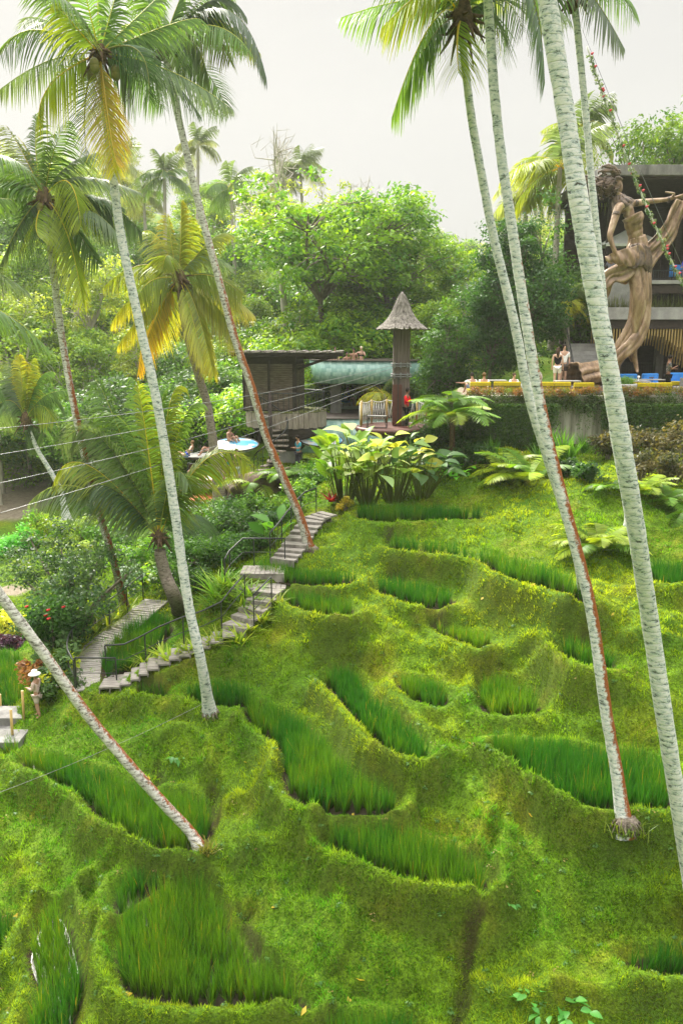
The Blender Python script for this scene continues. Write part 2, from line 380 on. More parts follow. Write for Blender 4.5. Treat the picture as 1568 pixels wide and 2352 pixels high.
# rounded raised bunds on the downhill lips
lip = np.zeros(X.shape)
for nm, z, pl, rh, mix in POLY:
    lo = pl.min(0) - 1.6; hi = pl.max(0) + 1.6
    i0, i1 = np.searchsorted(ax, [lo[0], hi[0]]); j0, j1 = np.searchsorted(ay, [lo[1], hi[1]])
    s = (slice(i0, i1), slice(j0, j1)); ins = inside(pl, X[s], Y[s]); d = pdist(pl, X[s], Y[s]); d[ins] = 0
    dn = np.clip((z + .22 - keep[s]) / .2, 0, 1)
    b = .23 * np.exp(-((d - .30) / .19) ** 2) - .20 * np.exp(-((d - .80) / .22) ** 2) * np.clip((z - keep[s]) / .3, 0, 1) * np.clip((rimd[s] - .3) / .3, 0, 1)
    b *= np.clip(1.25 - (pl.mean(0)[1] - 15) / 11., .22, 1.1)
    b *= dn * (~ins); l = lip[s]; lip[s] = np.where(np.abs(b) > np.abs(l), b, l)
Zr += lip * (~hard) * np.clip(rimd / .12, 0, 1)
edge = np.clip((rimd - .15) / 1.1, 0, 1); edge[hard] = 0
rid = 1 - 2 * np.abs(vnoise(X + .8 * vnoise(X, Y, .9, 41), Y * .62, .85, 42)) ** .8
Zr += edge * (rid - .55) * .27 * (1 + .8 * vnoise(X, Y, .25, 43))
mud = np.zeros(X.shape)
def carve(pts, wid, dep):
    P = [on_ground(u, v) for u, v in pts]
    for a, b in zip(P[:-1], P[1:]):
        for t in np.linspace(0, 1, 24):
            q = a + (b - a) * t + np.array([rng.normal(0, .05), 0, 0]); i0, i1 = np.searchsorted(ax, [q[0] - .6, q[0] + .6]); j0, j1 = np.searchsorted(ay, [q[1] - .6, q[1] + .6]); s_ = (slice(i0, i1), slice(j0, j1))
            g = np.exp(-(((X[s_] - q[0]) ** 2 + (Y[s_] - q[1]) ** 2) / wid ** 2)); c = CARVE[s_]; CARVE[s_] = np.maximum(c, g * dep); m_ = mud[s_]; mud[s_] = np.maximum(m_, np.clip(g * 1.4 - .62, 0, 1))
Zr += edge * (vnoise(X, Y, 1.1, 1) * .26 + vnoise(X, Y, 2.7, 2) * .15)
Zr += (~hard) * ((vnoise(X, Y, 5.0, 3) * .10 + vnoise(X, Y, 2.2, 6) * .06) * np.clip(rimd / .4, .3, 1))
def hgt(x, y):
    i = int(np.clip(np.searchsorted(ax, x) - 1, 0, len(ax) - 2)); j = int(np.clip(np.searchsorted(ay, y) - 1, 0, len(ay) - 2))
    fx = (x - ax[i]) / (ax[i + 1] - ax[i]); fy = (y - ay[j]) / (ay[j + 1] - ay[j])
    return float((Zr[i, j] * (1 - fx) + Zr[i + 1, j] * fx) * (1 - fy) + (Zr[i, j + 1] * (1 - fx) + Zr[i + 1, j + 1] * fx) * fy)
def on_ground(u, v, d0=8.0, d1=150.0):   # first hit of a sight line with the ground
    d = ray(u, v); t = d0
    while t < d1:
        p = d * (t / d[1])
        if p[2] < hgt(p[0], p[1]): break
        t += 0.06
    return d * (t / d[1])
CARVE = np.zeros(X.shape)
# turf ledges that run on between and beyond the paddies
BANK = np.zeros(X.shape)
def bank(pts, wid=.20, h=.25, drop=.22):
    P = spline_xy([on_ground(u, v) for u, v in pts], 14 * len(pts))
    for q in P:
        r_ = wid * 3.2; i0, i1 = np.searchsorted(ax, [q[0] - r_, q[0] + r_]); j0, j1 = np.searchsorted(ay, [q[1] - r_, q[1] + r_]); s_ = (slice(i0, i1), slice(j0, j1))
        if i1 <= i0 or j1 <= j0: continue
        dx = X[s_] - q[0]; dy = Y[s_] - q[1]; g = h * np.exp(-(dx * dx + dy * dy) / wid ** 2); B = BANK[s_]; BANK[s_] = np.maximum(B, g)
def spline_xy(P, n):
    P = [np.asarray(p, float) for p in P]; P = [2 * P[0] - P[1]] + P + [2 * P[-1] - P[-2]]; o = []; m = len(P) - 3
    for i in range(n):
        t = i / (n - 1) * m; k = min(int(t), m - 1); f = t - k; a, b, c, d = P[k:k + 4]; o.append(.5 * ((2 * b) + (c - a) * f + (2 * a - 5 * b + 4 * c - d) * f * f + (3 * b - a - 3 * c + d) * f ** 3))
    return o
for bp in [[(1085,1212),(1150,1200),(1190,1175),(1230,1165)], [(690,1285),(760,1288),(860,1276),(960,1284),(1060,1290),(1110,1305),(1140,1345),(1210,1375),(1300,1405)],
           [(820,1345),(870,1350),(900,1385),(960,1415),(1010,1430),(1060,1425),(1085,1375),(1110,1330)], [(640,1400),(700,1430),(770,1440),(820,1425),(860,1400)], [(870,1420),(930,1470),(990,1510),(1050,1545),(1095,1560)],
           [(1095,1560),(1130,1520),(1200,1480),(1260,1475)], [(1090,1565),(1065,1600),(1045,1645),(1035,1690)], [(1120,1572),(1200,1560),(1215,1535),(1240,1545),(1290,1585),(1380,1592),(1480,1598)],
           [(880,1590),(930,1650),(990,1690),(1030,1680)], [(715,1590),(760,1640),(790,1690),(830,1740),(890,1778),(960,1782),(1000,1770),(1030,1745),(1080,1735),(1130,1755),(1200,1800),(1300,1862)],
           [(1130,1760),(1140,1830),(1110,1900),(1095,1960)], [(1190,1815),(1170,1900),(1150,1990),(1135,2060)], [(560,1650),(620,1700),(640,1750),(600,1800),(520,1860),(480,1920)], [(60,1650),(110,1608),(200,1600),(330,1612),(400,1628),(440,1640)],
           [(440,1650),(480,1680),(540,1660)], [(490,2010),(510,2060),(540,2110),(600,2160),(640,2240),(640,2330)], [(730,1890),(690,1930),(640,1950),(560,1960)], [(760,2010),(850,2040),(960,2080),(1080,2095)], [(0,1830),(60,1800),(130,1830),(190,1870),(260,1920),(340,1970),(420,1990)],
           [(250,1985),(180,2040),(170,2100),(200,2160),(190,2260),(180,2340)], [(20,1960),(60,2030),(90,2110),(40,2180),(10,2230)], [(1365,1345),(1380,1315),(1410,1300),(1440,1335),(1470,1362),(1568,1362)], [(1220,1230),(1300,1270),(1350,1290)], [(780,2080),(800,2140),(780,2200)], [(1100,2290),(1200,2300),(1320,2285),(1450,2300),(1568,2310)], [(660,1505),(700,1475),(780,1480),(850,1500)],
           [(360,1700),(420,1680),(470,1700),(480,1760)], [(1430,1475),(1500,1470),(1568,1490)], [(1440,1210),(1500,1195),(1568,1200)]]: bank(bp)
Zr += BANK * (~hard) * np.clip(rimd / .3, .15, 1) * np.clip((27.5 - Y) / 9, .10, 1) * (1 + .5 * vnoise(X, Y, 1.6, 51))
carve([(1112,2075),(1088,2110),(1075,2160),(1068,2220),(1062,2290),(1050,2350),(1045,2420)], .085, .26)
carve([(560,2085),(572,2120),(590,2180)], .13, .34); carve([(890,1318),(925,1325)], .10, .3); carve([(490,1800),(488,1850),(494,1890)], .12, .3)
carve([(1000,1420),(1015,1440)], .12, .25); carve([(1338,1470),(1345,1500)], .14, .3); carve([(360,1760),(365,1800)], .1, .2); carve([(895,1205),(890,1240)], .10, .2)
Zr -= CARVE * (~hard)
for nm, z, pl, rh, mix in POLY:          # even muddy shorelines
    lo = pl.min(0) - .4; hi = pl.max(0) + .4; i0, i1 = np.searchsorted(ax, [lo[0], hi[0]]); j0, j1 = np.searchsorted(ay, [lo[1], hi[1]]); s_ = (slice(i0, i1), slice(j0, j1))
    d = pdist(pl, X[s_], Y[s_]); m_ = (d < .13) & (~hard[s_]); q_ = Zr[s_]; q_[m_] = z + .4 * d[m_] + (q_[m_] - z - .4 * d[m_]) * (d[m_] / .13) ** 2; Zr[s_] = q_
nx, ny = len(ax), len(ay)
idx = np.arange(nx * ny).reshape(nx, ny)
F = np.stack([idx[:-1, :-1], idx[1:, :-1], idx[1:, 1:], idx[:-1, 1:]], -1).reshape(-1, 4)
V = np.stack([X, Y, Zr], -1).reshape(-1, 3)

# ground material: soil and thatch showing under the grass; soil on the steep cut banks, mud in paddies
m_ground, nt, N, L = nodes('ground_turf')
out = N.new('ShaderNodeOutputMaterial'); geo = N.new('ShaderNodeNewGeometry'); pos = geo.outputs['Position']
n1 = noise(N, L, 0.55, 5, .6, pos); n2 = noise(N, L, 5.0, 6, .7, pos); n3 = noise(N, L, 40.0, 4, .7, pos)
r1 = ramp(N, [(.30, (.060, .140, .006)), (.52, (.10, .185, .007)), (.72, (.17, .19, .009))]); L.new(n1.outputs[0], r1.inputs[0])
r2 = ramp(N, [(.35, (.045, .055, .012)), (.6, (1, 1, 1))]); L.new(n2.outputs[0], r2.inputs[0])
mx = N.new('ShaderNodeMix'); mx.data_type = 'RGBA'; mx.blend_type = 'MULTIPLY'; mx.inputs[0].default_value = .45
L.new(r1.outputs[0], mx.inputs[6]); L.new(r2.outputs[0], mx.inputs[7])
sep = N.new('ShaderNodeSeparateXYZ'); L.new(geo.outputs['True Normal'], sep.inputs[0])
slope = ramp(N, [(.35, (1, 1, 1)), (.62, (0, 0, 0))]); L.new(sep.outputs[2], slope.inputs[0])
mslope = N.new('ShaderNodeMath'); mslope.operation = 'MULTIPLY'; ms0 = N.new('ShaderNodeMath'); ms0.operation = 'MULTIPLY'; ms0.inputs[1].default_value = .6; L.new(slope.outputs[0], ms0.inputs[0]); L.new(ms0.outputs[0], mslope.inputs[0]); L.new(n2.outputs[0], mslope.inputs[1])
soil = ramp(N, [(.3, (.030, .020, .010)), (.7, (.085, .065, .022))]); L.new(n3.outputs[0], soil.inputs[0])
n6 = noise(N, L, 22.0, 5, .75, pos); r6 = ramp(N, [(.36, (.35, .35, .35)), (.5, (1, 1, 1)), (.66, (1.7, 1.6, 1.3))]); L.new(n6.outputs[0], r6.inputs[0])
mx6 = N.new('ShaderNodeMix'); mx6.data_type = 'RGBA'; mx6.blend_type = 'MULTIPLY'; mx6.inputs[0].default_value = 1.0; L.new(mx.outputs[2], mx6.inputs[6]); L.new(r6.outputs[0], mx6.inputs[7]); mx = mx6
mx2 = N.new('ShaderNodeMix'); mx2.data_type = 'RGBA'; L.new(mslope.outputs[0], mx2.inputs[0]); L.new(mx.outputs[2], mx2.inputs[6]); L.new(soil.outputs[0], mx2.inputs[7])
at = N.new('ShaderNodeAttribute'); at.attribute_name = 'col'
sepc = N.new('ShaderNodeSeparateColor'); L.new(at.outputs['Color'], sepc.inputs[0])
mx3 = N.new('ShaderNodeMix'); mx3.data_type = 'RGBA'; L.new(sepc.outputs[0], mx3.inputs[0]); L.new(mx2.outputs[2], mx3.inputs[6]); mx3.inputs[7].default_value = (.030, .020, .011, 1)
dirt = ramp(N, [(.3, (.16, .13, .09)), (.7, (.27, .23, .17))]); L.new(n2.outputs[0], dirt.inputs[0])
mx4 = N.new('ShaderNodeMix'); mx4.data_type = 'RGBA'; L.new(sepc.outputs[1], mx4.inputs[0]); L.new(mx3.outputs[2], mx4.inputs[6]); L.new(dirt.outputs[0], mx4.inputs[7])
bs = N.new('ShaderNodeBsdfPrincipled'); bs.inputs['Roughness'].default_value = .9; bs.inputs['Specular IOR Level'].default_value = .15
bp = N.new('ShaderNodeBump'); bp.inputs['Strength'].default_value = .8; bp.inputs['Distance'].default_value = .04; L.new(n3.outputs[0], bp.inputs['Height'])
L.new(bp.outputs[0], bs.inputs['Normal']); L.new(mx4.outputs[2], bs.inputs['Base Color']); L.new(bs.outputs[0], out.inputs['Surface'])
gcol = np.zeros((nx * ny, 3), np.float32); gcol[:, 0] = np.maximum(isp.ravel() >= 0, mud.ravel())
DIRT = []                                # bare earth and paving areas (world polygons)
DIRT.append(np.array([at_z(u, v, -10.2)[:2] for u, v in [(-80,1130),(70,1120),(120,1140),(118,1172),(60,1185),(-80,1195)]]))
DIRT.append(np.array([at_z(u, v, -11.2)[:2] for u, v in [(-60,1352),(40,1350),(80,1358),(60,1368),(-60,1368)]]))
DIRT.append(np.array([(4.4,35.6),(30,35.0),(30,46),(7.5,46)]))
for dpl in DIRT: gcol[inside(dpl, X, Y).ravel() , 1] = 1.0
me = np_mesh('hillside', V, F, gcol, smooth=True)
ground = link('hillside', me, m_ground)
tagit(ground, 'terraced green hillside falling to the valley below', kind='structure')

# standing water in the paddies
m_water, nt, N, L = nodes('paddy_water')
out = N.new('ShaderNodeOutputMaterial'); bs = N.new('ShaderNodeBsdfPrincipled')
bs.inputs['Base Color'].default_value = (.035, .030, .018, 1); bs.inputs['Roughness'].default_value = .24; bs.inputs['IOR'].default_value = 1.33; bs.inputs['Specular IOR Level'].default_value = .22
tcw = N.new('ShaderNodeNewGeometry'); nw = noise(N, L, 6, 3, .5, tcw.outputs['Position'])
bpw = N.new('ShaderNodeBump'); bpw.inputs['Strength'].default_value = .06; bpw.inputs['Distance'].default_value = .02
L.new(nw.outputs[0], bpw.inputs['Height']); L.new(bpw.outputs[0], bs.inputs['Normal']); L.new(bs.outputs[0], out.inputs['Surface'])
wb = bmesh.new()
for nm, z, pl, rh, mix in POLY:
    if nm in ('V', 'Y', 'W', 'U'): continue
    c = pl.mean(0); q = c + (pl - c) * 1.02
    f = wb.faces.new([wb.verts.new((p[0], p[1], z - .055)) for p in q])
me = bpy.data.meshes.new('paddy_water'); wb.to_mesh(me); wb.free()
tagit(link('paddy_water', me, m_water), 'shallow standing water between the rice rows', kind='structure')
# ------------------------------------------------------------------ rice and grass
m_leaf = leaf_mat('foliage', .45, .45, .3)
m_grass = leaf_mat('grass_blade', .40, .7, .08, tint=(1.2, 1.1, .5), var=0.0)
def lerp(a, b, t): a = np.asarray(a, float); b = np.asarray(b, float); return a + (b - a) * np.asarray(t)[..., None]
def blades(base, length, width, lean, az, seg, col_b, col_t, droop):
    """curved tapering blades -> verts, quads, colours. all args arrays of n"""
    n = len(base); t = np.linspace(0, 1, seg + 1)
    dirx, diry = np.cos(az), np.sin(az)
    px, py = -diry, dirx
    V = np.empty((n, seg + 1, 2, 3), np.float32); C = np.empty((n, seg + 1, 2, 3), np.float32)
    for k, tt in enumerate(t):
        out = length * (np.sin(lean) * tt + droop * tt * tt)
        up = length * (np.cos(lean) * tt - .55 * droop * tt ** 2.5)
        cx = base[:, 0] + dirx * out; cy = base[:, 1] + diry * out; cz_ = base[:, 2] + up
        w = width * (1 - tt ** 1.6) * .5 + width * .04
        for s, sg in ((0, -1), (1, 1)):
            V[:, k, s, 0] = cx + px * w * sg; V[:, k, s, 1] = cy + py * w * sg; V[:, k, s, 2] = cz_
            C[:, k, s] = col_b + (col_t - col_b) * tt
    base_i = (np.arange(n) * (seg + 1) * 2)[:, None]
    q = np.array([[2 * k, 2 * k + 1, 2 * k + 3, 2 * k + 2] for k in range(seg)]).reshape(1, -1)
    Fq = (base_i + q).reshape(-1, 4)
    return V.reshape(-1, 3), Fq, C.reshape(-1, 3)
VV, FF, CC = [], [], []; off = 0
for nm, z, pl, rh, mix in POLY:
    lo = pl.min(0); hi = pl.max(0); D = pl.mean(0)[1]
    sp_ = .165 if D < 22 else .20
    ang = rng.uniform(-.3, .3)
    gxs, gys = np.meshgrid(np.arange(lo[0] - 2, hi[0] + 2, sp_), np.arange(lo[1] - 2, hi[1] + 2, sp_))
    c = pl.mean(0); gx_ = (gxs - c[0]) * math.cos(ang) - (gys - c[1]) * math.sin(ang) + c[0]; gy_ = (gxs - c[0]) * math.sin(ang) + (gys - c[1]) * math.cos(ang) + c[1]
    gx_ = gx_.ravel() + rng.normal(0, .028, gx_.size); gy_ = gy_.ravel() + rng.normal(0, .028, gy_.size)
    ok = inside(pl, gx_, gy_)
    dd = np.full(len(gx_), 9.); dd[ok] = pdist(pl, gx_[ok], gy_[ok]); ok &= dd > .07
    if nm in ('S',): ok &= ~((dd < .13) & (vnoise(gx_, gy_, .5, 77) > .1))
    if nm in ('Q',): ok &= ~((dd < .22) & (vnoise(gx_, gy_, .45, 78) > .05))
    ok &= rng.random(len(gx_)) > .025
    gx_, gy_ = gx_[ok], gy_[ok]; nc = len(gx_)
    if nc == 0: continue
    nb_ = 30 if D < 18 else 24
    hmul = 1 + .35 * vnoise(gx_, gy_, .9, 11) + rng.normal(0, .08, nc)
    yel = np.clip(mix - .1 + .8 * vnoise(gx_, gy_, .45, 12) + .8 * vnoise(gx_, gy_, 2.2, 13), 0, 1)
    bx = np.repeat(gx_, nb_); by = np.repeat(gy_, nb_); n = len(bx)
    az = rng.uniform(0, 2 * np.pi, n); rr = rng.random(n) ** .5 * .05
    base = np.stack([bx + np.cos(az) * rr, by + np.sin(az) * rr, np.full(n, z - .08)], 1)
    yl = np.clip(np.repeat(yel, nb_) + rng.normal(0, .18, n), 0, 1)
    ln = rh * np.repeat(hmul, nb_) * rng.uniform(.72, 1.18, n) * 1.18
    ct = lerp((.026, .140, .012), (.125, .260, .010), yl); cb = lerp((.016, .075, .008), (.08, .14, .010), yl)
    gold = rng.random(n) < .012 + .05 * np.clip(np.repeat(yel, nb_) - .5, 0, 1); ct[gold] = (.42, .30, .03)
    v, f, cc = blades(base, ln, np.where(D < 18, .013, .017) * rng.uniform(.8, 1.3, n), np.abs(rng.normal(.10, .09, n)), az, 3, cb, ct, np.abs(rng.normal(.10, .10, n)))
    VV.append(v); FF.append(f + off); CC.append(cc); off += len(v)
me = np_mesh('rice_crop', np.concatenate(VV), np.concatenate(FF), np.concatenate(CC))
tagit(link('rice_crop', me, m_grass), 'upright green rice growing in the curved terrace paddies', kind='stuff')
print('rice verts', off)
# short grass on banks and bunds
i_ok = (ax > -14) & (ax < 13.5); 
ii = np.where((ax[:-1] > -16) & (ax[:-1] < 16))[0]; jj = np.where((ay[:-1] > 9.3) & (ay[:-1] < 44))[0]
I, J = np.meshgrid(ii, jj, indexing='ij'); I = I.ravel(); J = J.ravel()
ux = ax[I + 1] - ax[I]; uy = ay[J + 1] - ay[J]
za, zb, zc = Zr[I, J], Zr[I + 1, J], Zr[I, J + 1]
nrm = np.stack([-(zb - za) / ux, -(zc - za) / uy, np.ones(len(I))], 1); area = ux * uy * np.linalg.norm(nrm, axis=1); nrm /= np.linalg.norm(nrm, axis=1)[:, None]
# only what faces the valley and lies within the view
cxm = ax[I] + ux / 2; cym = ay[J] + uy / 2
view = np.abs(cxm) < cym * .52 + 1.5
slope_n = nrm[:, 2]
wt = area * view * (isp[I, J] < 0) * np.where(slope_n < .45, .55, 1.0) * np.clip((17.0 / cym) ** 1.6, .12, 1.6)
wt *= (1 - .92 * mud[I, J])
wt *= ~(inside(DIRT[2], cxm, cym) | inside(DIRT[0], cxm, cym) | inside(DIRT[1], cxm, cym))
NG = 400000
pick = rng.choice(len(I), NG, p=wt / wt.sum())
fx = rng.random(NG); fy = rng.random(NG); Ip, Jp = I[pick], J[pick]
px_ = ax[Ip] + fx * ux[pick]; py_ = ay[Jp] + fy * uy[pick]
pz_ = (Zr[Ip, Jp] * (1 - fx) + Zr[Ip + 1, Jp] * fx) * (1 - fy) + (Zr[Ip, Jp + 1] * (1 - fx) + Zr[Ip + 1, Jp + 1] * fx) * fy
nn = nrm[pick]; D = py_
g1 = vnoise(px_, py_, .28, 21) + .6 * vnoise(px_, py_, .9, 22); g2 = vnoise(px_, py_, 2.5, 23) + rng.normal(0, .12, NG)
bk = BANK[Ip, Jp] / .3
yl = np.clip(.47 + .35 * bk + 1.0 * g1 + .5 * g2 + .5 * (nn[:, 2] - .8), 0, 1)  # light from above on level turf is put into the blade colour
dry = np.clip((.76 - nn[:, 2]) * 2.2 + .9 * vnoise(px_, py_, .55, 24) + .4 * g2 - .1 - .5 * bk + .40 * np.clip((px_ - 1.6) / 1.0, 0, 1) * np.clip((14.8 - py_) / 1.0, 0, 1) + .5 * np.exp(-(((px_ + 2.0) / .8) ** 2 + ((py_ - 15.2) / .8) ** 2)), 0, .9)  # dry grass, with the shade of steep walls browned into the colour
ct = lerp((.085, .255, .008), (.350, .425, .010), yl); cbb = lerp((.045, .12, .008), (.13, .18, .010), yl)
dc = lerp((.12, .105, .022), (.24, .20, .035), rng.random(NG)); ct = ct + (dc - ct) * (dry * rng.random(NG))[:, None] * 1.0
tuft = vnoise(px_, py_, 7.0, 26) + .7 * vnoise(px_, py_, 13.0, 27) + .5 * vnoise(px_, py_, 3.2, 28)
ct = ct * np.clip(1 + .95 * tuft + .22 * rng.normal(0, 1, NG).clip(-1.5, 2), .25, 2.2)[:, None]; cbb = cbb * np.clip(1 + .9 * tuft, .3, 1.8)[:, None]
ln = rng.uniform(.045, .105, NG) * np.clip(rimd[Ip, Jp] / .25, .45, 1) * (1 + .8 * np.clip(vnoise(px_, py_, 1.7, 25), -.3, .5)) * np.clip(1 + 1.3 * tuft, .4, 2.2)
az = rng.uniform(0, 2 * np.pi, NG)
# blades lean out along the slope normal
nlen = np.hypot(nn[:, 0], nn[:, 1]); az = np.where(rng.random(NG) < nlen * .8, np.arctan2(nn[:, 1], nn[:, 0]) + rng.normal(0, .6, NG), az)
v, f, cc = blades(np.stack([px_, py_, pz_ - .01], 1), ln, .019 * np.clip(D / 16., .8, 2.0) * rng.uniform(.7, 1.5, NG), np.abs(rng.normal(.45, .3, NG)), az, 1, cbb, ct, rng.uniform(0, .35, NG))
me = np_mesh('grass', v, f, cc)
tagit(link('grass', me, m_grass), 'short mown grass covering the terrace banks', kind='stuff')

# small broadleaved weeds, fallen leaves and seedlings dotted over the banks
nw = 900; pk = rng.choice(NG, nw); r9 = np.random.default_rng(17)
def _lc(idx, rad, n, size, cA, cB):
    cen = np.stack([px_[idx], py_[idx], pz_[idx] + .03], 1); m = len(idx) * n; ci = np.repeat(np.arange(len(idx)), n); d = r9.normal(0, 1, (m, 3)); d /= np.linalg.norm(d, axis=1)[:, None]
    p = cen[ci] + d * rad * r9.random(m)[:, None] ** .5 * [1, 1, .5]; nr = d * .5 + [0, -.2, .9]; nr /= np.linalg.norm(nr, axis=1)[:, None]; a1 = np.cross(nr, r9.normal(0, 1, (m, 3))); a1 /= np.linalg.norm(a1, axis=1)[:, None]; a2 = np.cross(nr, a1); L = size * r9.uniform(.6, 1.3, m)[:, None]
    V = np.stack([p - a1 * L * .5, p + a2 * L * .28, p + a1 * L * .5, p - a2 * L * .28], 1).reshape(-1, 3); c = np.array(cA) + (np.array(cB) - np.array(cA)) * r9.random((m, 1)); return V, np.arange(m * 4).reshape(-1, 4), np.repeat(c, 4, 0)
w1 = _lc(pk[:640], .085, 12, .06, (.04, .13, .02), (.11, .22, .03)); w2 = _lc(pk[640:840], .10, 5, .05, (.16, .11, .04), (.34, .26, .08)); w3 = _lc(pk[840:], .02, 1, .16, (.50, .36, .03), (.6, .45, .05))
o1_, o2_ = len(w1[0]), len(w1[0]) + len(w2[0])
tagit(link('weeds', np_mesh('weeds', np.concatenate([w1[0], w2[0], w3[0]]), np.concatenate([w1[1], w2[1] + o1_, w3[1] + o2_]), np.concatenate([w1[2], w2[2], w3[2]])), m_leaf), 'small broad leaved weeds and fallen leaves dotted over the banks', kind='stuff')
# ------------------------------------------------------------------ coconut palms
def bark(name, pale, mid, dark, orange=0.0, oside=(1, 0)):
    """ringed grey palm bark with lichen blotches; an orange algae streak down one side"""
    m, nt, N, L = nodes(name)
    out = N.new('ShaderNodeOutputMaterial'); tc = N.new('ShaderNodeTexCoord'); geo = N.new('ShaderNodeNewGeometry')
    co = tc.outputs['Object']
    sx = N.new('ShaderNodeSeparateXYZ'); L.new(co, sx.inputs[0])
    nz = noise(N, L, 3.0, 3, .6, co)
    ad = N.new('ShaderNodeMath'); ad.operation = 'MULTIPLY_ADD'; L.new(nz.outputs[0], ad.inputs[0]); ad.inputs[1].default_value = .10; L.new(sx.outputs[2], ad.inputs[2])
    mm = N.new('ShaderNodeMath'); mm.operation = 'MULTIPLY'; L.new(ad.outputs[0], mm.inputs[0]); mm.inputs[1].default_value = 9.0
    fr = N.new('ShaderNodeMath'); fr.operation = 'FRACT'; L.new(mm.outputs[0], fr.inputs[0])
    ring = ramp(N, [(.0, (.1, .1, .1)), (.10, (.85, .85, .85)), (.6, (1, 1, 1)), (.95, (.75, .75, .75)), (1, (.1, .1, .1))]); L.new(fr.outputs[0], ring.inputs[0])
    c2 = mapped(N, L, co, (1, 1, 2.4))
    n1 = noise(N, L, 7.5, 7, .78, c2, .35)
    r = ramp(N, [(.38, dark), (.45, mid), (.53, pale), (.75, tuple(min(1, x * 1.15) for x in pale))]); L.new(n1.outputs[0], r.inputs[0])
    mx = N.new('ShaderNodeMix'); mx.data_type = 'RGBA'; mx.blend_type = 'MULTIPLY'; mx.inputs[0].default_value = .20; L.new(r.outputs[0], mx.inputs[6]); L.new(ring.outputs[0], mx.inputs[7])
    last = mx.outputs[2]
    if orange > 0:
        at = N.new('ShaderNodeAttribute'); at.attribute_name = 'side'
        n4 = noise(N, L, 1.6, 6, .8, co); n5 = noise(N, L, 14, 4, .7, co)
        s1 = N.new('ShaderNodeMath'); s1.operation = 'ADD'; L.new(at.outputs['Fac'], s1.inputs[0]); L.new(n4.outputs[0], s1.inputs[1])
        s2 = N.new('ShaderNodeMath'); s2.operation = 'MULTIPLY_ADD'; L.new(n5.outputs[0], s2.inputs[0]); s2.inputs[1].default_value = 1.6; L.new(s1.outputs[0], s2.inputs[2])
        rr = ramp(N, [(.0, (0, 0, 0)), (.5, (1, 1, 1))]);
        mr = N.new('ShaderNodeMapRange'); mr.inputs['From Min'].default_value = 2.28 - orange; mr.inputs['From Max'].default_value = 2.62 - orange; L.new(s2.outputs[0], mr.inputs['Value'])
        mo = N.new('ShaderNodeMix'); mo.data_type = 'RGBA'; L.new(mr.outputs[0], mo.inputs[0]); L.new(last, mo.inputs[6]); mo.inputs[7].default_value = (.23, .072, .020, 1); last = mo.outputs[2]
    bs = N.new('ShaderNodeBsdfPrincipled'); bs.inputs['Roughness'].default_value = .85; bs.inputs['Specular IOR Level'].default_value = .15
    L.new(last, bs.inputs['Base Color'])
    hb = N.new('ShaderNodeMath'); hb.operation = 'MULTIPLY_ADD'; L.new(n1.outputs[0], hb.inputs[0]); hb.inputs[1].default_value = 1.2; L.new(ring.outputs[0], hb.inputs[2])
    bp = N.new('ShaderNodeBump'); bp.inputs['Strength'].default_value = .45; bp.inputs['Distance'].default_value = .02; L.new(hb.outputs[0], bp.inputs['Height']); L.new(bp.outputs[0], bs.inputs['Normal'])
    L.new(bs.outputs[0], out.inputs['Surface']); return m
m_bark = bark('pale_ringed_bark', (.60, .585, .56), (.38, .44, .42), (.07, .062, .055))
m_bark_o = bark('pale_bark_orange_streak', (.62, .605, .58), (.39, .45, .43), (.07, .062, .055), orange=.56)
m_bark_o2 = bark('grey_bark_orange_patches', (.56, .54, .50), (.30, .28, .25), (.07, .065, .055), orange=.50)
m_bark_d = bark('brown_ringed_bark', (.25, .21, .17), (.17, .14, .11), (.06, .05, .04))
m_fibre = surf('brown_crown_fibre', (.05, .032, .018), (.16, .10, .05), 12, .9, bump=.6)

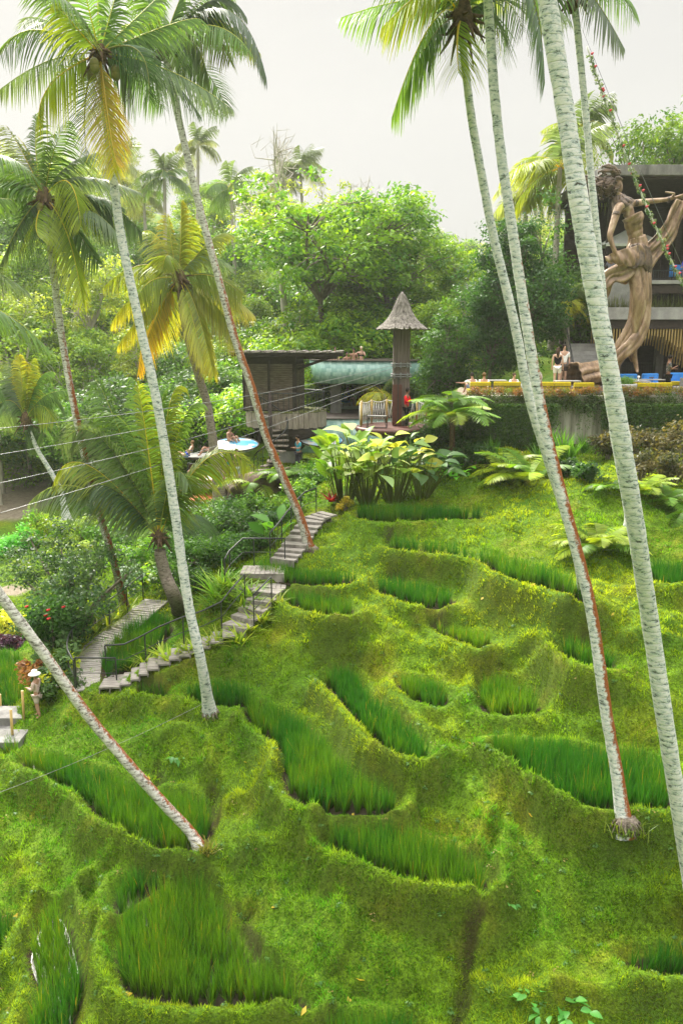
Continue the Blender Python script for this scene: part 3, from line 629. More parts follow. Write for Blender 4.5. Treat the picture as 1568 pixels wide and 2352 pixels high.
def spline(P, n):
    P = [np.asarray(p, float) for p in P]; P = [2 * P[0] - P[1]] + P + [2 * P[-1] - P[-2]]; o = []
    m = len(P) - 3
    for i in range(n):
        t = i / (n - 1) * m; k = min(int(t), m - 1); f = t - k; a, b, c, d = P[k:k + 4]
        o.append(.5 * ((2 * b) + (c - a) * f + (2 * a - 5 * b + 4 * c - d) * f * f + (3 * b - a - 3 * c + d) * f ** 3))
    return np.array(o)
def trunk_mesh(name, pts, r0, r1, mat, parent, flare=1.9, seg=14, side=(.85, -.55), lumps=0.03, step=.14, extra_r=None):
    """one tapering ringed trunk, swollen at the foot, gently knobbly"""
    P0_ = spline(pts, 60); L = np.linalg.norm(np.diff(P0_, axis=0), axis=1).sum(); n = max(12, int(L / step)); P = spline(pts, n)
    org = P[0].copy(); P = P - org; s = np.linspace(0, L, n)
    rad = r0 + (r1 - r0) * (s / L) ** .8 + r0 * (flare - 1) * np.exp(-s / .42)
    if extra_r is not None: rad = rad * extra_r(s)
    rad = rad * (1 + .012 * np.cos(s * 2 * np.pi * 2.2) + lumps * rng.normal(0, 1, n) * .5)
    T = np.gradient(P, axis=0); T /= np.linalg.norm(T, axis=1)[:, None]
    a = np.linspace(0, 2 * np.pi, seg, endpoint=False)
    Xv = np.cross(T, [0, 1, 0]); Xv /= np.linalg.norm(Xv, axis=1)[:, None]; Yv = np.cross(T, Xv)
    rr = rad[:, None] * (1 + lumps * rng.normal(0, .6, (n, seg)))
    V = P[:, None, :] + rr[..., None] * (np.cos(a)[None, :, None] * Xv[:, None, :] + np.sin(a)[None, :, None] * Yv[:, None, :])
    idx = np.arange(n * seg).reshape(n, seg)
    F = np.stack([idx[:-1], np.roll(idx[:-1], -1, 1), np.roll(idx[1:], -1, 1), idx[1:]], -1).reshape(-1, 4)
    me = np_mesh(name, V.reshape(-1, 3), F, smooth=True)
    nrm = (V - P[:, None, :]); nrm /= np.linalg.norm(nrm, axis=2)[..., None]
    sv = np.array([side[0], side[1], 0.]); sv /= np.linalg.norm(sv)
    sd = (nrm @ sv) - np.clip((s / L - .42) * 2.2, 0, 2)[:, None]
    at = me.attributes.new('side', 'FLOAT', 'POINT'); at.data.foreach_set('value', sd.ravel().astype(np.float32))
    o = link(name, me, mat, parent); o.location = tuple(org - np.array(parent.location)); return o, P + org
PALETTE = {  # base, tip, rachis colours
 'green': ((.045, .105, .022), (.075, .150, .022), (.26, .30, .045)),
 'grey':  ((.050, .095, .040), (.080, .125, .050), (.22, .26, .06)),
 'dark':  ((.025, .060, .022), (.040, .080, .025), (.10, .12, .03)),
 'lime':  ((.11, .19, .018), (.20, .25, .020), (.42, .38, .04)),
 'yellow': ((.20, .26, .020), (.42, .38, .030), (.50, .42, .05)),
 'gold':  ((.42, .34, .025), (.62, .38, .025), (.60, .45, .05)),
 'pale':  ((.16, .21, .07), (.24, .27, .09), (.36, .36, .14)),
 'fern':  ((.085, .20, .018), (.15, .27, .02), (.20, .22, .04)),
 'fernlime': ((.20, .31, .02), (.33, .40, .03), (.30, .30, .05)),
}
for _k, _m in (('green', 1.45), ('grey', 1.4), ('dark', 1.55), ('lime', 1.2)): PALETTE[_k] = tuple(tuple(x * _m * (1.12 if i == 0 else 1) for i, x in enumerate(c)) for c in PALETTE[_k])
def frond_arrays(P, kind, lw=.045, llen=.75, pairs=None, hang=.62, tilt=-.30, roll=None, jitter=1.0, rw=.03, fwd=.6, segs=3, start=.14):
    """a feather leaf: stalk along P (n,3) with two rows of drooping leaflets. returns V,F(quads),C"""
    n = len(P); seglen = np.linalg.norm(np.diff(P, axis=0), axis=1); S = np.concatenate([[0], np.cumsum(seglen)]); L = S[-1]
    if pairs is None: pairs = int(L * 20)
    t = np.linspace(start, .995, pairs); t = np.repeat(t, 2); sg = np.tile([1., -1.], pairs)
    t = np.clip(t + rng.normal(0, .004, len(t)) * jitter, 0, 1)
    pos = np.stack([np.interp(t * L, S, P[:, k]) for k in range(3)], 1)
    T = np.gradient(P, axis=0); T /= np.linalg.norm(T, axis=1)[:, None] + 1e-9
    tan = np.stack([np.interp(t * L, S, T[:, k]) for k in range(3)], 1); tan /= np.linalg.norm(tan, axis=1)[:, None]
    up0 = np.array([0, 0, 1.0]); side = np.cross(tan, up0); ln = np.linalg.norm(side, axis=1)[:, None]
    # where the stalk is nearly vertical keep the sideways sense of the whole leaf
    gl = np.cross(P[-1] - P[0], up0); gl = gl / (np.linalg.norm(gl) + 1e-9)
    if np.linalg.norm(np.cross(P[-1] - P[0], up0)) < .15 * L: gl = np.array([1.0, 0, 0])
    side = np.where(ln > .25, side / np.maximum(ln, 1e-6), gl); side = np.where(((side @ gl) < 0)[:, None], -side, side)
    upn = np.cross(side, tan); upn /= np.linalg.norm(upn, axis=1)[:, None] + 1e-9
    rl = rng.normal(0, .45) if roll is None else roll
    side, upn = side * math.cos(rl) + upn * math.sin(rl), upn * math.cos(rl) - side * math.sin(rl)
    prof = np.sin(np.pi * np.clip((t - start * .6) / (1.04 - start * .6), 0, 1) ** .75) ** .65
    ll = llen * prof * rng.uniform(.85, 1.1, len(t))
    f = fwd * .8 + .7 * t ** 2
    d = side * sg[:, None] * 1.0 + tan * f[:, None] + upn * tilt + rng.normal(0, .05, (len(t), 3)) * jitter
    d /= np.linalg.norm(d, axis=1)[:, None]
    V = np.empty((len(t), segs + 1, 2, 3)); C = np.empty((len(t), segs + 1, 2, 3)); cb, ct, cr = [np.array(c) for c in PALETTE[kind]]
    cvar = (1 + .16 * rng.normal(0, 1, len(t)))[:, None]
    hg = hang * rng.uniform(.6, 1.3, len(t))
    for k in range(segs + 1):
        s = k / segs
        c = pos + d * (ll * s)[:, None] + np.array([0, 0, -1.0]) * (hg * ll * s ** 2)[:, None]
        w = lw * (.55 + .9 * s if s < .35 else 1.0) * (1 - s ** 2.2) * .5 + .002
        wd = tan * .8 + upn * .35 * sg[:, None]; 
        V[:, k, 0] = c - wd * w; V[:, k, 1] = c + wd * w
        mixv = np.clip(s * .8 + .5 * (t[:, None] - .5), 0, 1)
        C[:, k, 0] = (cb + (ct - cb) * mixv) * cvar; C[:, k, 1] = C[:, k, 0]
    bi = (np.arange(len(t)) * (segs + 1) * 2)[:, None]; q = np.array([[2 * k, 2 * k + 1, 2 * k + 3, 2 * k + 2] for k in range(segs)]).reshape(1, -1)
    F = (bi + q).reshape(-1, 4); V = V.reshape(-1, 3); C = C.reshape(-1, 3)
    # stalk: square tube
    sT = T; sX = np.cross(sT, up0); l2 = np.linalg.norm(sX, axis=1)[:, None]; sX = np.where(l2 > .1, sX / np.maximum(l2, 1e-6), gl); sY = np.cross(sX, sT)
    rr = rw * (1 - .85 * S / L)[:, None]
    ring = np.stack([P + sX * rr, P + sY * rr * .7, P - sX * rr, P - sY * rr * .7], 1)
    o = len(V); idx = (o + np.arange(n * 4)).reshape(n, 4)
    F2 = np.stack([idx[:-1], np.roll(idx[:-1], -1, 1), np.roll(idx[1:], -1, 1), idx[1:]], -1).reshape(-1, 4)
    V = np.concatenate([V, ring.reshape(-1, 3)]); C = np.concatenate([C, np.tile(cr, (n * 4, 1))]); F = np.concatenate([F, F2])
    return V, F, C
def bez(a, c, b, n=16):
    t = np.linspace(0, 1, n)[:, None]; return (1 - t) ** 2 * a + 2 * t * (1 - t) * c + t * t * b
def add_frond(parent, P, kind, name='frond', **kw):
    V, F, C = frond_arrays(np.asarray(P, float), kind, **kw)
    V = V - np.array(parent.location)
    return link(name, np_mesh(name, V, F, C), m_leaf, parent)
def frond_dir(base, az, el, length, sag, n=14):
    """leaf leaving base at compass az / elevation el, bending down under its weight"""
    p = np.array(base, float); o = [p]; e = el; ds = length / (n - 1)
    for i in range(n - 1):
        e2 = e - sag * ((i + 1) / (n - 1)) ** 1.1
        p = p + ds * np.array([math.cos(az) * math.cos(e2), math.sin(az) * math.cos(e2), math.sin(e2)]); o.append(p)
    return np.array(o)
def img_frond(D0, base_uv, mid_uv, tip_uv, dd):
    B = at_d(*base_uv, D0); T = at_d(*tip_uv, D0 + dd); M = at_d(*mid_uv, D0 + dd * .55)
    return bez(B, 2 * M - .5 * (B + T), T)
def crown_core(parent, c, r=.28, droop=True):
    b = MB(); c = np.array(c) - np.array(parent.location)
    b.lathe([(r * .45, -r * 1.6), (r * .7, -r * .6), (r * .8, 0), (r * .5, r * .9), (r * .12, r * 1.7)], 10, tuple(c), wob=lambda a, j: .18 * math.sin(3 * a + j) + .1 * math.sin(7 * a))
    for k in range(14):
        a = k * 2.4; q = Vector(c); v = Vector((math.cos(a), math.sin(a), random.uniform(-.9, .8)))
        b.tube([q + v * r * .5, q + v * r * 1.3 + Vector((0, 0, -.1)), q + v * r * 2.0 + Vector((0, 0, -.35 * random.random()))], [.05, .035, .01], 5)
    return b.build('crown_fibre', m_fibre, parent)
def coconuts(parent, c, n, r=.11):
    for k in range(n):
        a = k * 2.1 + .4; b = MB(); q = Vector(np.array(c) - np.array(parent.location)) + Vector((math.cos(a) * .34, math.sin(a) * .34, -.32 - .1 * (k % 2)))
        b.ball((0, 0, 0), r, 2, (1, 1, 1.2)); b.build('coconut', m_nut, parent, q)
m_wood_root = surf('grey_root_mat', (.07, .055, .04), (.24, .20, .16), 9, .95, bump=.7)
m_nut = surf('green_coconut_husk', (.10, .12, .02), (.20, .17, .04), 6, .5, bump=.1)

def palm(label, trunk_uvD, r0, r1, mat, fronds, crown_uvD, extra=None, group='coconut palms on the terraces', name='coconut_palm', nuts=0, flare=1.9, lw=.045, llen=.8, core=.26, foot=None, seg=14, er=None, side=(.85, -.55)):
    pts = [at_d(u, v, D) for u, v, D in trunk_uvD]
    root = empty(name, pts[0], label=label, cat='palm tree', group=group)
    if foot and foot < .5:
        pts[0] = on_ground(*trunk_uvD[0][:2]); root.location = tuple(pts[0])
    if foot: pts[0] = pts[0] - np.array([0, 0, foot + .02])
    trunk_mesh('trunk', pts, r0, r1, mat, root, flare, seg, extra_r=er, side=side)
    dv_ = np.array(pts[1]) - np.array(pts[0])
    if foot and foot < .5 and np.hypot(dv_[0], dv_[1]) < .4 * dv_[2]:
        b = MB(); rr_ = r0 * 1.55; b.lathe([(rr_ * 1.35, -.20), (rr_ * 1.22, -.02), (rr_ * 1.05, .05), (rr_ * .80, .11)], 22, (0, 0, 0), wob=lambda a, j: (.10 * math.sin(5 * a + j) + .08 * math.sin(11 * a + 2 * j)) * (1 - j * .2))
        for k in range(16):
            a = k * .393 + random.uniform(-.15, .15); e = rr_ * random.uniform(1.5, 2.1); b.tube([(rr_ * .8 * math.cos(a), rr_ * .8 * math.sin(a), .07), (rr_ * 1.25 * math.cos(a), rr_ * 1.25 * math.sin(a), .0), (e * math.cos(a + .1), e * math.sin(a + .1), -.16)], [.028, .022, .012], 5)
        b.build('root_mat', m_wood_root, root)
    if crown_uvD is not None:
        c = at_d(*crown_uvD)
        crown_core(root, c, core)
        for (mid, tip, dd, kind) in fronds:
            P = img_frond(crown_uvD[2], crown_uvD[:2], mid, tip, dd)
            add_frond(root, P, kind, lw=lw, llen=llen * (.8 if kind == 'gold' else 1))
        for (az, el, ln, sag, kind) in (extra or []):
            add_frond(root, frond_dir(c, R(az), R(el), ln, R(sag)), kind, lw=lw, llen=llen)
        if nuts: coconuts(root, c, nuts)
    return root
def K1(x, y): return (x / 1.4255 * .5741, y / 1.4255 * .5741)            # crops used while measuring
def K5(x, y): return (x / 1.568 * .5741, (900 + y / 1.568) * .5741)
def K7(x, y): return (x / 1.568 * .5741, (600 + y / 1.568) * .5741)
G_PALM = 'coconut palms on the terraces'
# tall palm whose pale trunk rises from the middle of the terraces
fr = [(K1(200,170),K1(0,320),-.5,'green'),(K1(270,350),K1(-20,530),.5,'grey'),(K1(250,110),K1(130,140),1.2,'grey'),(K1(300,470),K1(225,690),-1.2,'lime'),
      (K1(600,640),K1(655,985),-.7,'yellow'),(K1(625,720),K1(670,940),-1.5,'gold'),(K1(490,560),K1(500,930),.9,'dark'),(K1(400,80),K1(230,-40),.3,'green'),(K1(510,60),K1(470,-120),-.6,'green'),(K1(640,50),K1(690,-130),.4,'green'),
      (K1(780,100),K1(960,-70),.4,'green'),(K1(790,290),K1(850,570),-.9,'dark'),(K1(720,400),K1(735,570),.7,'grey'),(K1(960,400),K1(1320,620),.4,'grey'),(K1(1000,130),K1(1150,120),.9,'green'),
      (K1(430,150),K1(330,20),-1.3,'lime'),(K1(560,100),K1(560,-150),1.3,'green'),(K1(830,190),K1(900,200),1.8,'dark')]
palm('tall coconut palm with a pale trunk and one orange hanging frond', [(483,1632,19.4),(462,1520,19.5),(430,1370,19.6),(395,1130,19.8),(360,920,19.9),(320,740,20),(280,550,20.1),(262,420,20.1),(243,250,20.1),(231,150,20.1)],
     .135, .095, m_bark, fr, (229, 122, 20.1), [(100,65,2.6,70,'green'),(70,20,2.8,60,'dark'),(250,55,2.5,80,'green'),(20,5,2.6,60,'dark')], lw=.055, llen=.74, core=.2, foot=.15, nuts=6)
# second tall palm, leaning left, rooted by the stairs
fr = [(K1(1290,55),K1(1520,450),-.5,'dark'),(K1(1130,130),K1(1310,345),-1.0,'lime'),(K1(1100,240),K1(1190,480),-.4,'grey'),(K1(1210,0),K1(1400,90),.6,'dark'),(K1(850,250),K1(800,360),.6,'dark'),(K1(1010,330),K1(1065,460),.8,'grey'),
      (K1(880,90),K1(740,30),.8,'green'),(K1(1000,60),K1(1080,-120),.5,'green'),(K1(880,0),K1(820,-160),.2,'green'),(K1(1130,20),K1(1330,-110),.4,'green'),(K1(880,330),K1(880,420),-.3,'dark'),(K1(1180,100),K1(1480,300),.9,'lime'),(K1(1000,180),K1(1080,330),-1,'green'),(K1(860,140),K1(700,150),-.4,'lime')]
palm('tall coconut palm leaning left from beside the upper stairs', [(712,1260,27.0),(690,1190,27),(648,1090,27),(610,1000,27),(575,880,27),(540,780,27),(505,650,27),(470,520,27),(440,400,27),(408,260,27),(385,150,27),(378,118,27)],
     .15, .10, m_bark_o2, fr, (376, 105, 27.0), [(90,50,3.4,80,'green'),(60,15,3.6,70,'dark'),(270,50,3.3,80,'green'),(330,30,3.5,80,'green')], lw=.068, llen=.95, core=.26, foot=.15, side=(.85, -.5))
# dense palm at the left edge
fr = [(K7(100,90),K7(-10,240),.6,'grey'),(K7(60,130),K7(-60,60),-.4,'green'),(K7(140,300),K7(-20,370),.7,'dark'),(K7(150,430),K7(0,730),-1.0,'grey'),(K7(230,450),K7(250,550),-1.6,'lime'),(K7(430,200),K7(510,480),-1.0,'lime'),
      (K7(500,170),K7(880,270),.8,'grey'),(K7(530,290),K7(760,360),.4,'dark'),(K7(600,310),K7(890,520),.7,'dark'),(K7(560,370),K7(760,560),-.5,'grey'),(K7(400,400),K7(620,700),.5,'dark'),(K7(420,520),K7(520,950),-.6,'lime'),
      (K7(330,480),K7(370,820),.7,'dark'),(K7(180,480),K7(80,640),.5,'dark'),(K7(230,40),K7(230,-220),.2,'grey'),(K7(330,40),K7(420,-180),-.3,'green'),(K7(400,120),K7(600,20),.4,'grey'),(K7(150,30),K7(40,-150),.3,'lime'),(K7(200,60),K7(110,-90),1,'lime'),(K7(60,200),K7(-120,330),-.2,'green')]
palm('dense grey green coconut palm near the left edge, trunk behind the boardwalk', [(288,1392,26.6),(262,1290,26.7),(232,1190,26.8),(200,1070,26.8),(170,930,26.9),(150,820,27),(135,720,27),(120,600,27),(110,520,27),(106,470,27)],
     .125, .11, m_bark_o2, fr, (103, 455, 27.0), [(90,55,3.2,80,'green'),(60,20,3.4,70,'dark'),(120,10,3.4,70,'dark'),(250,60,3,90,'green')], lw=.07, llen=1.0, core=.28, foot=.2, nuts=7)
# yellow palm further back
fr = [(K5(900,250),K5(650,390),.6,'lime'),(K5(960,345),K5(860,460),-1.0,'lime'),(K5(850,450),K5(700,620),.3,'yellow'),(K5(930,520),K5(740,760),.6,'yellow'),(K5(960,620),K5(870,930),-.4,'gold'),(K5(1060,190),K5(1020,280),-1.2,'lime'),(K5(1000,90),K5(900,40),.6,'lime'),
      (K5(1090,200),K5(1050,-60),.2,'yellow'),(K5(1135,120),K5(1140,-140),-.2,'yellow'),(K5(1160,100),K5(1200,-40),.6,'lime'),(K5(1250,200),K5(1440,250),.9,'grey'),(K5(1330,320),K5(1520,440),-.4,'lime'),(K5(1390,420),K5(1590,560),.3,'yellow'),(K5(1340,490),K5(1520,760),.5,'yellow'),
      (K5(1230,520),K5(1340,940),-.8,'yellow'),(K5(1200,560),K5(1280,890),-1.3,'yellow'),(K5(1320,100),K5(1440,60),1,'lime'),(K5(980,470),K5(900,580),1.2,'grey'),(K5(1250,430),K5(1420,560),1.2,'grey'),(K5(1050,480),K5(960,760),1,'yellow')]
palm('bright yellow green coconut palm in the middle distance behind the wires', [(503,1040,36),(480,950,36),(455,860,36),(430,770,36),(418,700,36),(413,660,36)], .20, .15, m_bark_d, fr, (412, 640, 36), None, lw=.08, llen=1.15, core=.36, foot=2.2, nuts=8)
# small palm far left
fr = [(K5(70,960),K5(0,1060),.5,'green'),(K5(60,1100),K5(-60,1200),-.4,'green'),(K5(100,1000),K5(70,850),.2,'grey'),(K5(135,950),K5(120,820),-.2,'yellow'),(K5(180,960),K5(210,840),.3,'lime'),(K5(230,990),K5(330,920),.3,'green'),(K5(270,1080),K5(420,1040),-.3,'green'),(K5(250,1130),K5(340,1230),-.6,'lime'),
      (K5(300,1080),K5(400,1150),.7,'dark'),(K5(260,1200),K5(260,1360),.6,'dark'),(K5(200,1230),K5(230,1400),.3,'dark'),(K5(80,1150),K5(0,1250),.6,'grey'),(K5(90,1060),K5(-30,1000),.6,'green')]
palm('small coconut palm with a thin leaning trunk, far left above the garden', [(152,1165,40),(140,1130,40),(115,1080,40),(88,1035,40),(68,990,40)], .14, .10, m_bark, fr, (60, 965, 40), None, lw=.08, llen=1.0, core=.3, foot=.6)
# young short-trunked palm beside the boardwalk: big feathery leaves
fr = [(K5(820,1290),K5(560,1220),.5,'green'),(K5(640,1340),K5(380,1400),-.2,'grey'),(K5(560,1510),K5(330,1640),-.5,'lime'),(K5(520,1650),K5(190,1740),-.6,'grey'),(K5(680,1120),K5(600,1030),.6,'green'),(K5(900,1200),K5(820,960),0,'green'),(K5(915,1300),K5(860,980),-.6,'lime'),
      (K5(1050,1200),K5(1160,1020),.4,'lime'),(K5(1120,1300),K5(1270,1120),.6,'green'),(K5(1280,1480),K5(1560,1500),-.5,'lime'),(K5(1200,1560),K5(1380,1560),.4,'green'),(K5(640,1500),K5(420,1560),.8,'dark'),(K5(640,1280),K5(420,1330),1.2,'grey'),(K5(1000,1350),K5(1030,1050),.7,'green'),(K5(700,1650),K5(540,1720),-1,'dark'),(K5(1080,1580),K5(1180,1620),-.9,'grey')]
pts = [(415,1392,26.2),(398,1365,26.2),(380,1320,26.2),(370,1282,26.2),(368,1262,26.2)]
palm('short young coconut palm with huge feathery leaves beside the boardwalk', pts, .24, .19, m_bark_d, [(m, t, d, k) for m, t, d, k in fr], (366, 1235, 26.2), [(90,60,3.0,60,'green'),(70,30,3.4,60,'dark'),(110,20,3.4,60,'dark')], lw=.06, llen=1.15, core=.2, foot=.15, flare=1.4)
# slanting trunk across the lower left; its crown is outside the picture
pts = [(472,1952,15.9),(440,1915,15.85),(380,1850,15.8),(300,1760,15.7),(200,1640,15.6),(100,1500,15.5),(0,1365,15.4),(-120,1190,15.3),(-240,960,15.2),(-330,700,15.1)]
CRN = [(k * 37 + 10, [70, 45, 20, -5][k % 4], 3.6, [75, 80, 70, 60][k % 4], ['green', 'grey', 'green', 'dark'][k % 4]) for k in range(18)]
palm('slanting coconut palm trunk crossing the lower left terraces', pts, .115, .10, m_bark_o2, [], (-335, 680, 15.1), CRN, foot=.25, flare=1.7, side=(1, .2), er=lambda s: 1 + .25 * np.exp(-((s - .7) / .5) ** 2))
CRH = [(k * 41 + 10, [78, 55, 40][k % 3], 3.4, [40, 45, 40][k % 3], ['green', 'lime', 'green', 'grey'][k % 4]) for k in range(14)]
# the group of trunks at the right
pts = [(1437,1885,14.55),(1418,1790,14.6),(1392,1640,14.7),(1360,1420,14.8),(1330,1290,14.85),(1290,1140,14.9),(1255,1000,15),(1228,860,15.1),(1200,690,15.2),(1170,490,15.3),(1152,370,15.35),(1135,220,15.4),(1125,80,15.5),(1115,-60,15.5)]
fr = [((1210,-40),(1250,190),-.5,'dark'),((1180,-60),(1300,40),.6,'grey'),((1040,-80),(930,-30),.5,'green'),((1020,-60),(880,60),-.4,'lime')]
palm('slim pale palm trunk with an orange algae streak, left of the thick one', pts, .128, .080, m_bark_o, fr, (1112, -90, 15.5), CRH, foot=.3, flare=1.9, side=(.9, -.45), llen=.7)
pts = [(1344,1340,18.2),(1322,1255,17.9),(1298,1180,17.6),(1260,1060,17.3),(1216,920,17.2),(1180,740,17.2),(1132,540,17.3),(1105,400,17.3),(1082,270,17.3),(1066,140,17.3),(1062,90,17.3)]
fr = [((990,55),(900,268),-.6,'green'),((1000,75),(925,215),-.2,'dark'),((1050,80),(1052,165),-.9,'lime'),((1150,0),(1200,70),.6,'dark'),((960,0),(785,40),.8,'green'),((1000,-30),(860,-40),.3,'green'),((1090,-40),(1120,-160),.2,'green'),((1030,-40),(990,-170),-.3,'green'),((1120,20),(1150,130),1.0,'grey'),((1010,30),(950,180),.5,'green')]
palm('pale palm trunk close behind the orange streaked one, crown over the sky', pts, .125, .075, m_bark, fr, (1060, 40, 17.3), CRH[:7], foot=.3, llen=.75)
pts = [(1625,2240,13.4),(1590,2060,13.3),(1558,1860,13.2),(1525,1650,13.0),(1495,1450,12.8),(1462,1230,12.3),(1430,1040,12.0),(1395,830,11.9),(1362,660,11.9),(1330,470,11.9),(1298,260,12.0),(1270,90,12.0),(1250,-40,12.0),(1225,-200,12.0)]
palm('thick pale palm trunk nearest the camera at the right', pts, .152, .122, m_bark, [], (1215, -260, 12.0), CRH, foot=.3, flare=1.2, seg=22, er=lambda s: 1 + .03 * np.sin(s * 1.7))
pts = [(1452,1160,24),(1432,1040,24),(1398,830,24),(1382,660,24),(1372,560,24),(1358,420,24),(1345,270,24),(1330,120,24),(1320,20,24)]
fr = [((1350,-20),(1432,110),-.7,'grey'),((1400,-30),(1460,30),.3,'green'),((1270,-30),(1210,20),.6,'dark'),((1330,-60),(1340,-180),0,'green'),((1290,-20),(1240,60),-.5,'green'),((1370,-60),(1440,-120),.5,'green')]
palm('thin grey palm trunk just right of the thick one', pts, .12, .09, m_bark, fr, (1316, -10, 24), CRH[:6], foot=.6, llen=.85, lw=.06)
# ------------------------------------------------------------------ broadleaf trees, bushes and undergrowth
m_wood = surf('grey_brown_wood', (.09, .07, .05), (.26, .22, .17), 5, .9, (1, 1, .3), .5)
m_wood_pale = surf('pale_smooth_wood', (.30, .27, .22), (.52, .48, .40), 5, .9, (1, 1, .3), .4)
def unit(v): return v / (np.linalg.norm(v, axis=-1, keepdims=True) + 1e-9)
def leaf_cloud(cen, rad, n, size, cA, cB, r, flat=.55, up=.8, aspect=2.2, droop=.0, fill=.5):
    """n leaf blades in each clump; cen (k,3); rad (k,)"""
    k = len(cen); ci = np.repeat(np.arange(k), n); m = len(ci)
    d = unit(r.normal(0, 1, (m, 3))); q = r.random(m) ** fill
    p = d * q[:, None] * rad[ci][:, None]; p[:, 2] *= flat; p += cen[ci]
    nrm = unit(r.normal(0, .55, (m, 3)) + np.array([0, 0, up]) + d * .55)
    ax1 = unit(np.cross(nrm, r.normal(0, 1, (m, 3)))); 
    ax1[:, 2] -= droop; ax1 = unit(ax1); ax2 = unit(np.cross(nrm, ax1))
    L = size * r.uniform(.65, 1.35, m)[:, None]; W = L / aspect
    fold = nrm * (L * .10)
    V = np.stack([p - ax1 * L * .5, p + ax2 * W * .5 - fold * .3, p + ax1 * L * .5 - fold, p - ax2 * W * .5 - fold * .3], 1)
    ct = np.clip(r.normal(.5, .28, k)[ci] + r.normal(0, .22, m), 0, 1)[:, None]
    c = 1.35 * (np.array(cA) + (np.array(cB) - np.array(cA)) * ct) * (1 + .15 * r.normal(0, 1, m))[:, None].clip(.5, 1.6)
    return V.reshape(-1, 3), np.arange(m * 4).reshape(-1, 4), np.repeat(c, 4, 0)
def join(parts):
    V, F, C = [], [], []; o = 0
    for v, f, c in parts: V.append(v); F.append(f + o); C.append(c); o += len(v)
    return np.concatenate(V), np.concatenate(F), np.concatenate(C)
def tubes_np(chains, seg=6):
    """list of (points, radii) -> V,F"""
    V, F = [], []; o = 0; a = np.linspace(0, 2 * np.pi, seg, endpoint=False)
    for P, rad in chains:
        P = np.asarray(P, float); rad = np.asarray(rad, float); n = len(P)
        T = unit(np.gradient(P, axis=0)); Xv = np.cross(T, [0, 1, 0.05]); Xv = unit(Xv); Yv = np.cross(T, Xv)
        v = P[:, None] + rad[:, None, None] * (np.cos(a)[None, :, None] * Xv[:, None] + np.sin(a)[None, :, None] * Yv[:, None])
        idx = o + np.arange(n * seg).reshape(n, seg)
        F.append(np.stack([idx[:-1], np.roll(idx[:-1], -1, 1), np.roll(idx[1:], -1, 1), idx[1:]], -1).reshape(-1, 4)); V.append(v.reshape(-1, 3)); o += n * seg
    return np.concatenate(V), np.concatenate(F)
def tree_meshes(h, rw, rh, ncl, nleaf, size, cA, cB, seed, trunk_r=.16, crad=.9, flat=.55, lobes=7, forks=6, bare=.0, up=.8, shell=.45, aspect=2.2):
    """crown (centre at h-rh) filled with clumps hanging on forked limbs; returns trunk mesh, crown mesh"""
    r = np.random.default_rng(seed)
    cz_ = h - rh
    # uneven crown outline: a handful of big lobes
    ld = unit(r.normal(0, 1, (lobes, 3)) * [1, 1, .8] + [0, 0, .15]); lc = ld * r.uniform(.35, .72, lobes)[:, None] * [rw, rw, rh] + [0, 0, cz_]; lr = r.uniform(.38, .62, lobes)
    li = r.integers(0, lobes, ncl); d = unit(r.normal(0, 1, (ncl, 3))); q = r.uniform(shell, 1, ncl) ** .6
    cen = lc[li] + d * (q * lr[li])[:, None] * np.array([rw, rw, rh * .9]); cen[:, 2] = np.maximum(cen[:, 2], cz_ - rh * .9)
    rad = crad * r.uniform(.6, 1.3, ncl)
    crown = leaf_cloud(cen, rad, nleaf, size, cA, cB, r, flat, up, aspect)
    chains = []; top = np.array([r.normal(0, .15) * h * .2, r.normal(0, .15) * h * .2, cz_ - rh * .45])
    chains.append((np.array([[0, 0, -.4], top * [.2, .2, .35], top * [.6, .6, .7], top]), np.array([1.35, 1.0, .85, .7]) * trunk_r))
    for k in range(lobes):
        mid = top + (lc[k] - top) * .5 + r.normal(0, .12, 3) * rw * .5
        chains.append((np.array([top - [0, 0, .3], mid, lc[k]]), np.array([.6, .42, .2]) * trunk_r))
        js = np.where(li == k)[0][:forks]
        for j in js: chains.append((np.array([mid * .4 + lc[k] * .6, (lc[k] + cen[j]) / 2 + r.normal(0, .1, 3), cen[j]]), np.array([.24, .14, .05]) * trunk_r))
    if bare:
        for k in range(int(bare)):
            e = top + unit(r.normal(0, 1, 3) * [1, 1, .3] + [0, 0, 1.1]) * [rw * 1.1, rw * 1.1, rh * 1.9]
            m1 = (top + e) / 2 + r.normal(0, .1, 3) * rw
            chains.append((np.array([top, m1, e]), np.array([.4, .25, .05]) * trunk_r))
            for q2 in range(5):
                s0 = m1 + (e - m1) * r.uniform(0, .8); e2 = s0 + unit(r.normal(0, 1, 3) + [0, 0, .8]) * rw * r.uniform(.25, .5)
                chains.append((np.array([s0, (s0 + e2) / 2 + r.normal(0, .05, 3) * rw, e2]), np.array([.18, .1, .03]) * trunk_r))
                for q3 in range(3):
                    s1 = s0 + (e2 - s0) * r.uniform(.3, 1); e3 = s1 + unit(r.normal(0, 1, 3) + [0, 0, .6]) * rw * .2
                    chains.append((np.array([s1, (s1 + e3) / 2, e3]), np.array([.07, .05, .02]) * trunk_r))
    tv, tf = tubes_np(chains)
    return np_mesh('trunk', tv, tf, smooth=True), np_mesh('crown', *crown)
def put_tree(meshes, loc, label, name='broadleaf_tree', group=None, sc=1.0, rz=0.0, wood=None, cat='tree', sink=.2):
    root = empty(name, (loc[0], loc[1], loc[2] - sink), rz, label, cat, group); root.scale = (sc, sc, sc * random.uniform(.92, 1.08))
    tm, cm = meshes
    for nm, me, mt in (('trunk', tm, wood or m_wood), ('crown', cm, m_leaf)):
        if not me.materials: me.materials.append(mt)
        o = bpy.data.objects.new(nm, me); COL.objects.link(o); o.parent = root
    return root
